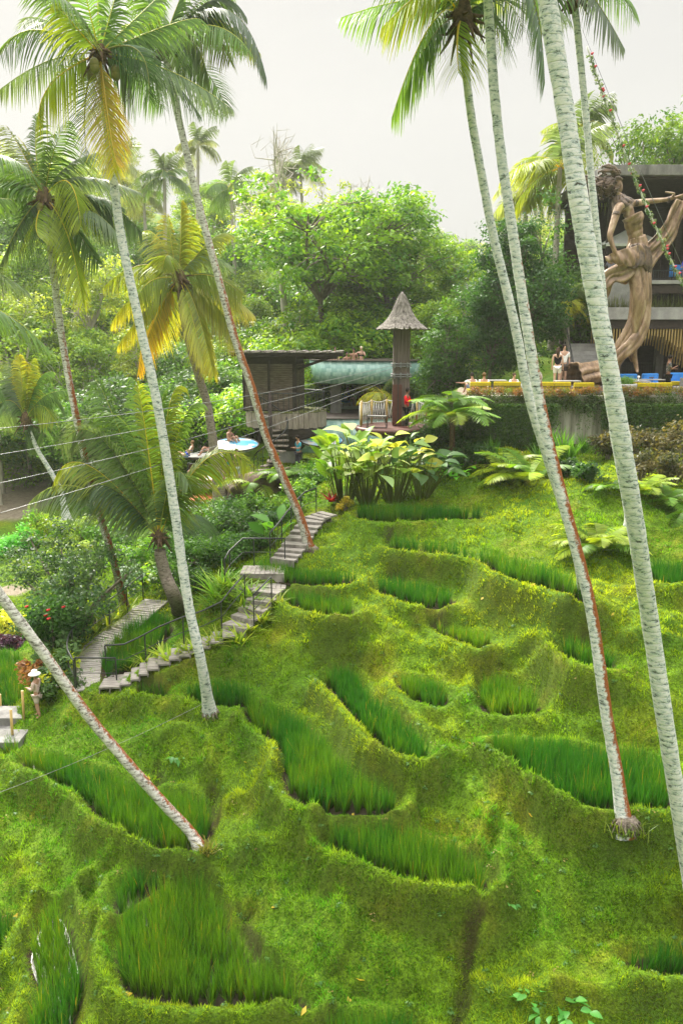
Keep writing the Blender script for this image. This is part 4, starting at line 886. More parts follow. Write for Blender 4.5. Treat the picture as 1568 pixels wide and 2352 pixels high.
def stand(x, y): return np.array([x, y, hgt(x, y)])

DG, MG, YG, OG = (.022, .070, .014), (.055, .135, .014), (.16, .26, .016), (.10, .14, .022)
# kinds of wild tree on the valley side
kinds = [
 (tree_meshes(7.5, 3.2, 2.8, 120, 70, .26, (.035, .095, .014), (.085, .170, .016), 11, .15, 1.0), 'mid green bushy tree in the forest on the far valley side', m_wood),
 (tree_meshes(9.0, 3.0, 3.6, 130, 64, .26, (.060, .130, .014), (.17, .25, .018), 12, .15, .95), 'yellow green leafy tree in the forest on the far valley side', m_wood_pale),
 (tree_meshes(6.5, 3.4, 2.4, 120, 70, .24, (.028, .075, .018), (.055, .115, .020), 13, .14, 1.1), 'dark green dense tree in the forest on the far valley side', m_wood),
 (tree_meshes(10.5, 2.6, 3.6, 80, 56, .24, (.085, .14, .02), (.22, .26, .03), 14, .13, .8, bare=2), 'tall thin pale tree with open crown on the far valley side', m_wood_pale),
]
rf = np.random.default_rng(5)
n_bg = 0
pts = []
for y in np.arange(53, 124, 5.2):
    for x in np.arange(-.48 * y - 8, .48 * y + 8, 6.4 + (y - 53) * .035):
        xx = x + rf.uniform(-2, 2); yy = y + rf.uniform(-2, 2)
        if -9 < xx < 9.5 and yy < 56: continue
        if xx > 9 and yy < 60: continue
        pts.append((xx, yy))
for (xx, yy) in pts:
    far = yy > 92
    k = rf.choice(4, p=[.30, .30, .22, .18] if not far else [.25, .35, .1, .3])
    if xx > 2 and yy > 80: k = rf.choice([1, 3])
    me, lab, wd = kinds[k]
    put_tree(me, stand(xx, yy), lab, 'forest_tree', 'forest trees on the far valley side', rf.uniform(.8, 1.3) * (.85 if far else 1), rf.uniform(0, 6.28), wd); n_bg += 1
# trees and tall bushes down the left flank, nearer
for (u, D, k, s) in [(-30,50,1,.95),(50,55,0,1.0),(120,52,2,1.0),(200,50,0,.9),(280,49,2,1.05),(350,50,0,1.0),(430,52,2,1.0),(500,51,0,.95),(180,60,1,1.1),(330,58,3,1.0),(20,62,3,1.1),(100,66,1,1.1),(450,60,2,1.1),(540,55,0,1.0)]:
    p = at_d(u, 800, D); me, lab, wd = kinds[k]
    put_tree(me, stand(p[0], D), lab, 'forest_tree', 'forest trees on the far valley side', s, rf.uniform(0, 6.28), wd); n_bg += 1
print('forest trees', n_bg)
# undergrowth between the trunks: one mass
N1 = 5200
yy = 46 + 66 * rf.random(N1) ** 1.3; xx = rf.uniform(-.5, .5, N1) * (yy + 10)
ok = ~((np.abs(xx - 0) < 9.5) & (yy < 55)) & ~((xx > 8) & (yy < 62)) & ~((xx < -15) & (yy < 53) & (xx > -26))
xx, yy = xx[ok], yy[ok]; zz = np.array([hgt(a, b) for a, b in zip(xx, yy)])
cen = np.stack([xx, yy, zz + .35 + rf.random(len(xx)) * .5], 1)
v, f, c = leaf_cloud(cen, rf.uniform(.7, 1.5, len(xx)), 26, .30, (.035, .09, .014), (.13, .20, .016), rf, .7, .6, fill=.6)
tagit(link('undergrowth', np_mesh('undergrowth', v, f, c), m_leaf), 'tangled green undergrowth between the forest trees', kind='stuff')

# trees one can tell apart
big = tree_meshes(13.5, 6.0, 4.6, 300, 74, .27, (.045, .135, .012), (.17, .29, .014), 21, .22, 1.05, flat=.42, lobes=13, forks=8, up=1.1, aspect=2.0)
p = at_d(745, 800, 58); put_tree(big, stand(p[0], 58), 'big spreading tree with bright green layered crown, behind the tiled pool', 'rain_tree', None, 1.3, .6)
big2 = tree_meshes(12, 4.6, 4.2, 200, 70, .26, (.05, .14, .012), (.19, .30, .016), 22, .2, 1.0, flat=.42, lobes=9, forks=8, up=1.1)
p = at_d(880, 800, 62); put_tree(big2, stand(p[0], 62), 'broad yellow green tree right of the big one, above the thatched post', 'rain_tree', None, 1.2, 2.0)
dead = tree_meshes(15, 4.2, 3.4, 46, 40, .22, (.12, .17, .02), (.24, .28, .03), 23, .22, .8, flat=.5, lobes=6, forks=5, bare=7)
p = at_d(665, 800, 64); put_tree(dead, stand(p[0], 64), 'half bare tree with pale forking branches, standing above the green crowns', 'bare_tree', None, 1.28, 0, m_wood_pale)
dead2 = tree_meshes(13, 3.6, 3.0, 50, 40, .22, (.12, .18, .02), (.26, .29, .03), 24, .2, .8, flat=.5, lobes=6, forks=5, bare=6)
p = at_d(790, 800, 66); put_tree(dead2, stand(p[0], 66), 'pale branched thin tree right of the half bare one, against the sky', 'bare_tree', None, 1.3, 1.0, m_wood_pale)
low = tree_meshes(4.6, 2.6, 1.9, 110, 70, .22, (.05, .15, .012), (.22, .33, .016), 25, .12, .8, flat=.5, lobes=7, up=1.0)
p = at_d(655, 800, 51); put_tree(low, np.array([p[0], 51, hgt(p[0], 51) + .2]), 'low yellow green tree showing just above the flat hut roof', 'broadleaf_tree', None, 1.25, 0)
p = at_d(520, 800, 45); put_tree(low, np.array([p[0], 45, hgt(p[0], 45)]), 'bright green leafy tree just left of the dark hut', 'broadleaf_tree', None, 1.15, 2)
p = at_d(590, 800, 53); put_tree(low, stand(p[0], 53), 'green leafy tree behind the dark hut', 'broadleaf_tree', None, 1.5, 4)
p = at_d(455, 800, 46); put_tree(kinds[2][0], stand(p[0], 46), 'dark leafy tree left of the bright one beside the hut', 'broadleaf_tree', None, .75, 1)
p = at_d(790, 800, 56); put_tree(low, stand(p[0], 56), 'leafy tree under the raised pool, seen between the columns', 'broadleaf_tree', None, 1.1, 3)
p = at_d(870, 800, 57); put_tree(low, stand(p[0], 57), 'yellow leaved tree under the raised pool, behind the post', 'broadleaf_tree', None, 1.2, 5)
for (u, D, k) in [(705, 55.5, 1.6), (825, 57, 1.7), (760, 60, 2.0), (640, 57, 1.8), (905, 58.5, 1.8), (590, 60, 1.9)]:
    p = at_d(u, 800, D); put_tree(low, stand(p[0], D), 'leafy green tree in the shade below the big spreading crown', 'broadleaf_tree', 'trees below the big spreading crown', k, u * .1)
# dark trees between the post and the statue
drk = tree_meshes(10.5, 2.9, 4.8, 260, 74, .20, (.014, .050, .012), (.040, .100, .018), 31, .16, .8, flat=.6, lobes=11, forks=8, up=.7)
p = at_d(1215, 800, 42.5); put_tree(drk, np.array([p[0], 42.5, -2.3]), 'tall dark green tree standing behind the twin trunks', 'dark_tree', None, .98, .4)
p = at_d(1120, 800, 44); put_tree(drk, np.array([p[0], 44, -3.4]), 'dark green tree left of the tall one, behind the seated guests', 'dark_tree', None, .80, 2.4)
p = at_d(1020, 800, 45); put_tree(tree_meshes(7.5, 2.2, 3.4, 150, 74, .20, (.025, .080, .012), (.07, .16, .016), 32, .13, .7, flat=.6, lobes=9), np.array([p[0], 45, -4.2]), 'green bushy tree right beside the thatched post', 'broadleaf_tree', None, .95, 1)
p = at_d(1005, 800, 52); put_tree(kinds[1][0], np.array([p[0], 52, -4.2]), 'light green tree with large leaves behind the thatched post', 'broadleaf_tree', None, .85, 3)
p = at_d(1290, 800, 46); put_tree(kinds[0][0], np.array([p[0], 46, -2.2]), 'green tree squeezed between the thick trunk and the dark tree', 'broadleaf_tree', None, .95, 3)
rt = tree_meshes(15.5, 4.6, 5.6, 260, 64, .26, (.045, .115, .020), (.12, .20, .022), 41, .22, .95, flat=.6, lobes=12, forks=6, shell=.2, up=.6)
p = at_d(1480, 800, 53); put_tree(rt, np.array([p[0], 53, -1.8]), 'airy tree rising above the restaurant roof at the right', 'broadleaf_tree', None, 1.02, .3)
p = at_d(1590, 800, 56); put_tree(rt, np.array([p[0], 56, -1.8]), 'second airy tree above the restaurant roof at the right edge', 'broadleaf_tree', None, 1.12, 2.3)
p = at_d(1400, 800, 57); put_tree(kinds[1][0], np.array([p[0], 57, 2.6]), 'yellow green tree peeping over the restaurant roof', 'broadleaf_tree', None, .9, 2.3)
# palms on the skyline and behind the twin trunks
def far_palm(u, v, D, h, sc, label, kind, seed, group='palms on the far skyline', nf=17):
    r = np.random.default_rng(seed); global rng
    keep_rng = rng; rng = r
    c = at_d(u, v, D); base = np.array([c[0] + r.normal(0, .4), D, c[2] - h]); root = empty('distant_palm', base, label=label, cat='palm tree', group=group)
    tv, tf = tubes_np([(np.array([[0, 0, -1.], (c - base) * [.3, .3, .4], (c - base) * [.8, .8, .8], c - base]), np.array([.22, .18, .15, .13]))])
    link('trunk', np_mesh('trunk', tv, tf, smooth=True), m_wood_pale, root)
    parts = []
    for k in range(nf):
        el = [75, 50, 28, 8, -12][k % 5]; P = frond_dir(c - base, k * 2.4 + r.uniform(-.2, .2), R(el), 3.1 * sc * r.uniform(.85, 1.1), R(75 if el > 0 else 55), 9)
        parts.append(frond_arrays(P, kind if k % 5 else 'grey', lw=.11 * sc, llen=1.1 * sc, pairs=34, segs=2, hang=.5))
    link('crown', np_mesh('crown', *join(parts)), m_leaf, root); rng = keep_rng
for i, a in enumerate([(455,332,92,13,1.0,'pale'),(378,402,78,11,1.0,'green'),(530,432,80,12,1.05,'green'),(690,385,98,13,1.1,'pale'),(650,410,96,11,1.0,'pale'),(935,505,88,10,1.0,'green'),(1000,585,86,9,1.0,'pale'),(1045,600,92,9,1.0,'pale'),(965,600,80,9,.9,'lime'),(270,372,95,12,1.0,'pale'),(330,450,84,11,.9,'pale'),(985,640,74,8,.9,'lime')]):
    far_palm(*a[:5], 'pale hazy coconut palm standing out on the far skyline', a[5], 100 + i)
far_palm(1285, 385, 48, 9, 1.15, 'yellow green palm with drooping leaves, left of the thick trunk', 'lime', 150, None, 20)
far_palm(1215, 430, 52, 9, 1.0, 'smaller pale palm below the drooping one, above the dark tree', 'pale', 151, None)
far_palm(1330, 300, 54, 10, 1.0, 'upright palm showing between the thick and the thin trunk', 'lime', 152, None)
far_palm(880, 905, 47, 2.2, .62, 'small bright palm under the raised pool beside the post', 'yellow', 153, None, 14)
far_palm(1298, 700, 43, 4.5, .6, 'small yellow leaved palm by the restaurant stairs', 'yellow', 154, None, 12)
# ------------------------------------------------------------------ people (continuous skinned bodies)
def flat(name, c, rough=.7, spec=.25, metal=0.0, var=.12, scale=14):
    d = tuple(x * (1 - var) for x in c); e = tuple(min(1, x * (1 + var)) for x in c)
    return surf(name, d, e, scale, rough, bump=.08, spec=spec, metal=metal)
SKIN = {'fair': flat('fair_skin', (.52, .32, .23), .5), 'tan': flat('tan_skin', (.36, .20, .13), .5), 'brown': flat('brown_skin', (.20, .10, .06), .5)}
CLOTH = {}
def cloth(c):
    if c not in CLOTH: CLOTH[c] = flat('cloth_%d' % len(CLOTH), c, .85, .1)
    return CLOTH[c]
m_pattern, nt, N, L = nodes('black_white_print')
_o = N.new('ShaderNodeOutputMaterial'); _b = N.new('ShaderNodeBsdfPrincipled'); _t = N.new('ShaderNodeTexCoord'); _n = noise(N, L, 11, 2, .5, _t.outputs['Object'], 2.0)
_r = ramp(N, [(.47, (.012, .012, .013)), (.50, (.60, .58, .54)), (.54, (.012, .012, .013))]); L.new(_n.outputs[0], _r.inputs[0]); L.new(_r.outputs[0], _b.inputs['Base Color']); _b.inputs['Roughness'].default_value = .8; L.new(_b.outputs[0], _o.inputs['Surface'])

def skin_obj(name, J, E, rad, mat, parent, level=1, loc=None):
    keys = list(J); ix = {k: i for i, k in enumerate(keys)}
    me = bpy.data.meshes.new(name); me.from_pydata([tuple(J[k]) for k in keys], [(ix[a], ix[b]) for a, b in E], [])
    o = link(name, me, mat, parent, loc)
    bmx = bmesh.new(); bmx.from_mesh(me); lay = bmx.verts.layers.skin.verify(); bmx.verts.ensure_lookup_table()
    for k in keys:
        r = rad[k]; r = (r, r) if not isinstance(r, tuple) else r
        bmx.verts[ix[k]][lay].radius = r; bmx.verts[ix[k]][lay].use_root = (ix[k] == 0)
    bmx.to_mesh(me); bmx.free()
    sk = o.modifiers.new('skin', 'SKIN'); sk.use_smooth_shade = True; sk.branch_smoothing = .3
    if level:
        su = o.modifiers.new('sub', 'SUBSURF'); su.levels = level; su.render_levels = level
    return o
BODY_R = dict(P=(.135, .105), S=(.12, .09), C=(.15, .10), N=.05, H=(.075, .09), T=(.06, .07), F=.02, LS=.055, LE=.04, LW=.028, LH=(.035, .016), RS=.055, RE=.04, RW=.028, RH=(.035, .016),
              LP=.085, LK=.058, LA=.04, LT=(.035, .025), RP=.085, RK=.058, RA=.04, RT=(.035, .025))
def rig(pose, arms):
    v = lambda *a: np.array(a, float)
    J = {}
    if pose in ('stand', 'walk'):
        pz = .93; J['P'] = v(0, 0, pz)
        for s, S in ((-1, 'L'), (1, 'R')):
            st = .10 * s if pose == 'walk' else 0.02 * s
            J[S + 'P'] = v(.09 * s, 0, pz - .08); J[S + 'K'] = v(.10 * s, .05 + st, .50); J[S + 'A'] = v(.10 * s, st - .02, .085); J[S + 'T'] = v(.12 * s, st + .13, .03)
    elif pose == 'sit':
        pz = .50; J['P'] = v(0, 0, pz)
        for s, S in ((-1, 'L'), (1, 'R')):
            J[S + 'P'] = v(.09 * s, .04, pz - .02); J[S + 'K'] = v(.13 * s, .46, .52); J[S + 'A'] = v(.12 * s, .44, .09); J[S + 'T'] = v(.13 * s, .58, .04)
    elif pose == 'perch':                      # sitting with knees drawn up
        pz = .13; J['P'] = v(0, 0, pz)
        for s, S in ((-1, 'L'), (1, 'R')):
            J[S + 'P'] = v(.09 * s, .03, pz); J[S + 'K'] = v(.12 * s, .40, .46); J[S + 'A'] = v(.11 * s, .62, .06); J[S + 'T'] = v(.12 * s, .75, .04)
    elif pose == 'recline':
        pz = .14; J['P'] = v(0, 0, pz)
        for s, S in ((-1, 'L'), (1, 'R')):
            J[S + 'P'] = v(.09 * s, .05, pz); J[S + 'K'] = v(.11 * s, .46, .20 + .06 * s); J[S + 'A'] = v(.11 * s, .86, .08); J[S + 'T'] = v(.12 * s, .94, .15)
    lean = {'recline': .55, 'perch': -.10, 'sit': .02}.get(pose, 0.0)
    up = np.array([0, -math.sin(lean), math.cos(lean)])
    P_ = J['P']; J['S'] = P_ + up * .20; J['C'] = P_ + up * .40; J['N'] = P_ + up * .57 + v(0, .01, 0); J['H'] = J['N'] + v(0, .035, .12); J['T'] = J['H'] + v(0, -.005, .10); J['F'] = J['H'] + v(0, .105, -.01)
    for s, S, am in ((-1, 'L', arms[0]), (1, 'R', arms[1])):
        sh = P_ + up * .47 + v(.175 * s, 0, 0); J[S + 'S'] = sh
        d = {'down': (v(.05 * s, -.03, -.28), v(.01 * s, .07, -.25)), 'front': (v(.04 * s, .03, -.27), v(-.09 * s, .23, .02)), 'hold': (v(.06 * s, .06, -.25), v(-.13 * s, .20, .10)),
             'face': (v(.07 * s, .14, -.22), v(-.10 * s, .10, .24)), 'back': (v(.12 * s, -.20, -.20), v(.03 * s, -.08, -.22)), 'wide': (v(.24 * s, .02, -.12), v(.22 * s, .06, .02)), 'rest': (v(.09 * s, .10, -.24), v(-.02 * s, .22, -.08))}[am]
        J[S + 'E'] = sh + d[0]; J[S + 'W'] = J[S + 'E'] + d[1]; hd = d[1] / np.linalg.norm(d[1]); J[S + 'H'] = J[S + 'W'] + hd * .07
        side = np.cross(hd, v(0, 0, 1)); side = side / (np.linalg.norm(side) + 1e-6) if np.linalg.norm(side) > .2 else v(0, 1, 0)
        for i, o in enumerate((-.034, -.012, .010, .032)):
            J['%sf%d' % (S, i)] = J[S + 'H'] + hd * (.075 - .010 * abs(i - 1.3)) + side * o + v(0, 0, -.008 * i)
        J[S + 'th'] = J[S + 'W'] + hd * .06 + side * .055
    return J
EDG = [('P', 'S'), ('S', 'C'), ('C', 'N'), ('N', 'H'), ('H', 'T'), ('H', 'F')] + [e for S in 'LR' for e in ((('C', S + 'S'), (S + 'S', S + 'E'), (S + 'E', S + 'W'), (S + 'W', S + 'H'), ('P', S + 'P'), (S + 'P', S + 'K'), (S + 'K', S + 'A'), (S + 'A', S + 'T')) + tuple((S + 'H', '%sf%d' % (S, i)) for i in range(4)) + ((S + 'W', S + 'th'),))]
m_eye = flat('dark_eye', (.015, .012, .010), .3)
def person(loc, yaw, label, pose='stand', arms=('down', 'down'), skin='tan', top=None, bottom=None, hair=(.02, .015, .012), long_hair=False, hat=None, sleeves='short', legs='short', sc=1.0, group=None, topless=False, extra=None, dress=False, pattern=None, cut=None):
    root = empty('person', loc, yaw, label, 'person', group); root.scale = (sc, sc, sc)
    J = rig(pose, arms); rad = dict(BODY_R)
    for k in J:
        if k not in rad: rad[k] = .009
    E = EDG
    if cut == 'legs':                          # legs lie under the water surface all the same
        pass
    skin_obj('body', J, E, rad, SKIN[skin], root)
    for s in (-1, 1):
        b = MB(); b.ball((0, 0, 0), .012, 1); b.build('eye', m_eye, root, Vector(J['H']) + Vector((.032 * s, .083, .015)))
    b = MB(); h = J['H']
    if hair is not None:
        b.ball(tuple(h + [0, -.022, .045]), .098, 2, (.92, 1.0, .95))
        if long_hair: b.tube([h + [0, -.05, .03], h + [0, -.085, -.12], h + [0, -.10, -.34]], [.085, .085, .04], 8)
        b.build('hair', cloth(hair), root)
    if hat:
        b = MB(); b.lathe([(.22, -.035), (.20, -.01), (.115, .02), (.10, .11), (.06, .135), (.001, .14)], 20, tuple(h + [0, -.01, .07])); b.build('sun_hat', cloth(hat), root)
    if top or pattern:
        ks = ['S', 'P', 'C', 'LS', 'RS'] + (['LE', 'RE'] if sleeves != 'none' else []) + (['LW', 'RW'] if sleeves == 'long' else [])
        if sleeves == 'crop': ks = ['C', 'S']
        JJ = {k: np.array(J[k], float) for k in ks}; rr = {}
        for k in ks:
            r = rad[k]; rr[k] = tuple(x + .022 for x in r) if isinstance(r, tuple) else r + .02
        if sleeves == 'short':
            for S in 'LR': JJ[S + 'E'] = J[S + 'S'] + (J[S + 'E'] - J[S + 'S']) * .8
        if 'P' in JJ: JJ['P'] = J['P'] + (J['S'] - J['P']) * .05
        skin_obj('shirt', JJ, [e for e in E if e[0] in ks and e[1] in ks], rr, pattern or cloth(top), root)
    if bottom:
        ks = ['P', 'LP', 'RP', 'LK', 'RK'] + (['LA', 'RA'] if legs == 'long' else [])
        JJ = {k: np.array(J[k], float) for k in ks}; rr = {}
        for k in ks:
            r = rad[k]; rr[k] = tuple(x + .016 for x in r) if isinstance(r, tuple) else r + (.028 if legs == 'wide' else .016)
        if legs == 'brief':
            for S in 'LR': JJ[S + 'K'] = J[S + 'P'] + (J[S + 'K'] - J[S + 'P']) * .18
        elif legs != 'long':
            for S in 'LR': JJ[S + 'K'] = J[S + 'P'] + (J[S + 'K'] - J[S + 'P']) * .82
        skin_obj('dress' if dress else ('trousers' if legs == 'long' else 'shorts'), JJ, [e for e in E if e[0] in ks and e[1] in ks], rr, cloth(bottom), root)
    return root
# ------------------------------------------------------------------ the hut, pools, thatched post, restaurant
m_slat = surf('weathered_dark_timber', (.075, .055, .044), (.23, .18, .145), 3.0, .8, (1, 1, 9), .4, 4)
m_stave = surf('grey_wood_staves', (.16, .13, .105), (.36, .31, .265), 5.0, .8, (6, 6, .5), .4, 5)
m_dark = surf('dark_stained_wood', (.020, .014, .011), (.050, .036, .028), 4, .7, (1, 1, 3), .3)
m_iron = surf('black_painted_iron', (.012, .013, .013), (.030, .032, .032), 12, .45, bump=.1, spec=.5)
m_conc = surf('grey_concrete', (.24, .235, .225), (.38, .37, .35), 1.6, .85, bump=.25, bscale=14, c3=(.30, .295, .28))
m_conc_d = surf('stained_concrete', (.10, .098, .092), (.25, .24, .225), 1.8, .85, (1, 1, .4), bump=.25, bscale=14)
m_plank = surf('bleached_planks', (.27, .24, .20), (.46, .42, .37), 3, .85, (1, 6, 1), .35)
m_thatch = surf('grey_shingle_thatch', (.075, .065, .055), (.25, .225, .195), 9, .95, (1, 1, .35), .9, 14)
m_maroon = surf('maroon_painted_steel', (.075, .026, .018), (.105, .036, .026), 6, .5, bump=.08, spec=.4)
m_gal = surf('galvanised_cable', (.14, .14, .14), (.26, .26, .26), 20, .4, metal=.7, bump=.05)
m_rope = surf('white_rope', (.50, .49, .45), (.72, .70, .66), 30, .9, bump=.3)
m_bamb = surf('golden_bamboo', (.36, .24, .07), (.55, .40, .16), 4, .55, (1, 1, .3), .2)
m_yell = flat('yellow_upholstery', (.46, .36, .012), .8, .15, var=.15, scale=5)
m_blue = flat('blue_upholstery', (.045, .24, .62), .7, .2, var=.15, scale=5)
m_rock = surf('brown_rock', (.045, .032, .022), (.17, .12, .085), 2.2, .9, bump=.9, bscale=5)
m_white = flat('white_canvas', (.80, .80, .79), .8, .1, var=.04, scale=2)
def tiles(name, cols, size, rough=.35):
    m, nt, N, L = nodes(name); out = N.new('ShaderNodeOutputMaterial'); uv = N.new('ShaderNodeUVMap') if False else N.new('ShaderNodeAttribute'); uv.attribute_name = 'tuv'
    br = N.new('ShaderNodeTexBrick'); br.offset = .5; br.inputs['Scale'].default_value = 1.0 / size; br.inputs['Mortar Size'].default_value = .012; br.inputs['Brick Width'].default_value = 1.0; br.inputs['Row Height'].default_value = 1.0
    br.inputs['Color1'].default_value = (0, 0, 0, 1); br.inputs['Color2'].default_value = (1, 1, 1, 1); br.inputs['Mortar'].default_value = (.2, .2, .2, 1)
    L.new(uv.outputs['Vector'], br.inputs['Vector']); n1 = noise(N, L, 1.2, 4, .6, uv.outputs['Vector'])
    ad = N.new('ShaderNodeMath'); ad.operation = 'MULTIPLY_ADD'; L.new(br.outputs['Color'], ad.inputs[0]); ad.inputs[1].default_value = .65; 
    mu = N.new('ShaderNodeMath'); mu.operation = 'MULTIPLY'; L.new(n1.outputs[0], mu.inputs[0]); mu.inputs[1].default_value = .45; L.new(mu.outputs[0], ad.inputs[2])
    r = ramp(N, cols); L.new(ad.outputs[0], r.inputs[0]); bs = N.new('ShaderNodeBsdfPrincipled'); bs.inputs['Roughness'].default_value = rough; L.new(r.outputs[0], bs.inputs['Base Color'])
    L.new(bs.outputs[0], out.inputs['Surface']); return m
m_tile = tiles('green_stone_tiles', [(.1, (.14, .27, .24)), (.4, (.21, .37, .33)), (.7, (.30, .47, .42)), (.95, (.44, .60, .54))], .22)
m_mosaic = tiles('blue_white_mosaic', [(.25, (.04, .26, .45)), (.5, (.07, .32, .50)), (.58, (.36, .46, .52)), (.8, (.52, .50, .42))], .30)
def add_tuv(o, fn):
    me = o.data; at = me.attributes.new('tuv', 'FLOAT_VECTOR', 'POINT')
    a = np.array([fn(*v.co) for v in me.vertices], np.float32); at.data.foreach_set('vector', a.ravel())
m_pool, nt, N, L = nodes('turquoise_pool_water'); _o = N.new('ShaderNodeOutputMaterial'); _b = N.new('ShaderNodeBsdfPrincipled')
_b.inputs['Base Color'].default_value = (.09, .30, .29, 1); _b.inputs['Roughness'].default_value = .12; _b.inputs['IOR'].default_value = 1.33
_t = N.new('ShaderNodeTexCoord'); _n = noise(N, L, 3, 3, .5, _t.outputs['Object']); _bp = N.new('ShaderNodeBump'); _bp.inputs['Strength'].default_value = .3; _bp.inputs['Distance'].default_value = .05
L.new(_n.outputs[0], _bp.inputs['Height']); L.new(_bp.outputs[0], _b.inputs['Normal']); L.new(_b.outputs[0], _o.inputs['Surface'])
def Zd(v, D): return float(at_d(784, v, D)[2])
def Xd(u, D, v=900): return float(at_d(u, v, D)[0])

# --- raised pool on columns
def squash(o, rx, ry):
    for v in o.data.vertices:
        r = math.hypot(v.co.x, v.co.y)
        if r > 1e-6: c, s_ = v.co.x / r, v.co.y / r; k = 1 / (abs(c) ** 3.6 + abs(s_) ** 3.6) ** (1 / 3.6); v.co.x *= k; v.co.y *= k
        v.co.x *= rx; v.co.y *= ry
def pool(name, label, xc, yc, rx, ry, ztop, zbot, wlabel=None):
    root = empty(name, (xc, yc, zbot), label=label, cat='pool'); h = ztop - zbot; seg = 72
    b = MB(); b.lathe([(1.0, 0.0), (1.0, h)], seg, (0, 0, 0), smooth=True); b.lathe([(.965, h - .25), (.965, h)], seg, (0, 0, 0)); b.lathe([(.965, h), (1.0, h)], seg, (0, 0, 0)); o = b.build('tiled_wall', m_tile, root)
    squash(o, rx, ry)
    add_tuv(o, lambda x, y, z: (math.atan2(y / ry, x / rx) * (rx + ry) / 2, z, 0))
    b = MB(); b.lathe([(1e-4, h - .03), (.966, h - .03)], seg, (0, 0, 0)); o = b.build('pool_water', m_pool, root)
    squash(o, rx, ry)
    b = MB(); b.lathe([(1e-4, 0.03), (.985, 0.03)], seg, (0, 0, 0)); o = b.build('pool_floor', m_conc_d, root)
    squash(o, rx, ry)
    b = MB(); b.lathe([(1.003, h - .05), (1.012, h - .02), (1.003, h + .012)], seg, (0, 0, 0)); o = b.build('rim', m_dark, root)
    squash(o, rx, ry)
    return root
zt = Zd(828, 47.2); PX = Xd(850, 47.2)
up_pool = pool('raised_pool', 'raised infinity pool with curved green stone tile wall and bathers', PX, 55.0, 3.75, 7.8, zt, Zd(882, 47.2))
for (u, D, lab) in [(771, 49, 'square concrete column under the raised pool, by the blue chair'), (868, 52, 'square concrete column under the raised pool, partly behind the post'), (800, 57, 'rear concrete column under the raised pool')]:
    g = Zd(965, 49) - .6; c = empty('concrete_column', (Xd(u, D), D, g), label=lab, cat='column'); b = MB(); b.box(-.33, .33, -.33, .33, 0, Zd(882, 47.2) - g - .004, .02); b.build('shaft', m_conc_d, c)
    b = MB(); b.box(-.45, .45, -.45, .45, -.3, .12, .02); b.build('footing', m_conc_d, c)
# lower pools and paving under it
lz = Zd(958, 46); pool('lower_pool', 'lower round pool with green tile wall behind the hut pedestal', Xd(762, 48), 49.5, 4.0, 4.4, lz, Zd(1085, 45))
m_paving = surf('pale_blue_paving', (.26, .36, .36), (.42, .50, .49), 3, .5, bump=.1)
b = MB(); b.lathe([(1e-4, 0), (6.0, 0), (6.0, -.25), (1e-4, -.25)], 48, (0, 0, 0)); o = b.build('pool_terrace', m_paving, None, (Xd(800, 56), 57.6, lz + .16)); tagit(o, 'pale paving under the raised pool', kind='structure')

# --- timber hut on an inverted cone
HD = 42.0; hx = Xd(640, HD); g0 = Zd(1066, HD); hut = empty('timber_hut', (hx, HD, g0), label='dark timber hut with flat roof standing on an inverted cone', cat='hut')
zd_deck = Zd(941, HD) - g0; zd_body = Zd(812, HD) - g0; zb_barrel = Zd(976, HD) - g0; zc = Zd(1033, HD) - g0; bx = Xd(657, HD) - hx; cxp = Xd(666, HD) - hx
b = MB(); b.lathe([(.62, -.6), (.62, zc)], 28, (cxp, 0, 0)); b.build('pedestal', m_conc, hut)
b = MB(); b.lathe([(.66, zc + .003), (2.0, zb_barrel - .02)], 40, (bx * .5 + cxp * .5, 0, 0), smooth=True)
o = b.build('support_cone', m_dark, hut)
b = MB()
for k in range(44):
    a = 2 * math.pi * k / 44; M = Matrix.Translation((bx, 0, 0)) @ Matrix.Rotation(a, 4, 'Z'); b.box(2.02, 2.07 + .012 * (k % 3), -.139, .139, zb_barrel - .03 * (k % 2), zd_deck + .015 * (k % 3), .008, M)
b.build('barrel_wall', m_stave, hut)
b = MB(); b.lathe([(1e-4, 0), (2.02, 0), (2.10, .03), (2.10, .07), (1e-4, .07)], 44, (bx, 0, zd_deck - .05)); b.build('deck', surf('mossy_deck', (.06, .07, .02), (.16, .17, .05), 3, .9), hut)
bm_ = MB(); w_, d_ = 1.30, 1.2; bxc = Xd(631, HD) - hx; Mr = Matrix.Translation((bxc, .1, 0)) @ Matrix.Rotation(R(-9), 4, 'Z')
bm_.box(-w_, w_, -d_, d_, zd_deck, zd_body - .12, .01, Mr); bd = bm_.build('wall', m_dark, hut)
b = MB(); nsl = 21; hh = zd_body - zd_deck - .55
for k in range(nsl):
    z = zd_deck + .06 + hh * k / nsl
    b.box(-w_ + .05, -.02, -d_ - .045, -d_ - .004, z, z + hh / nsl * .86, .006, Mr); b.box(.02, w_ - .05, -d_ - .045, -d_ - .004, z, z + hh / nsl * .86, .006, Mr); b.box(w_ + .004, w_ + .04, -d_ + .1, d_ - .1, z, z + hh / nsl * .86, .006, Mr)
b.build('louvre_slats', m_slat, hut)
b = MB()
for x in (-w_, 0, w_): b.box(x - .06, x + .06, -d_ - .075, -d_ - .047, zd_deck + .02, zd_body - .14, .005, Mr)
b.box(w_ - .08, w_ + .10, -d_ - .10, -d_ + .10, zd_deck, zd_body - .125, .005, Mr); b.build('corner_post', m_dark, hut)
rl, rr_ = Xd(546, HD) - hx, Xd(787, HD) - hx
b = MB(); b.box(rl, rr_, -2.3, 2.6, zd_body - .11, zd_body + .05, .02); b.build('roof', m_dark, hut)
b = MB()
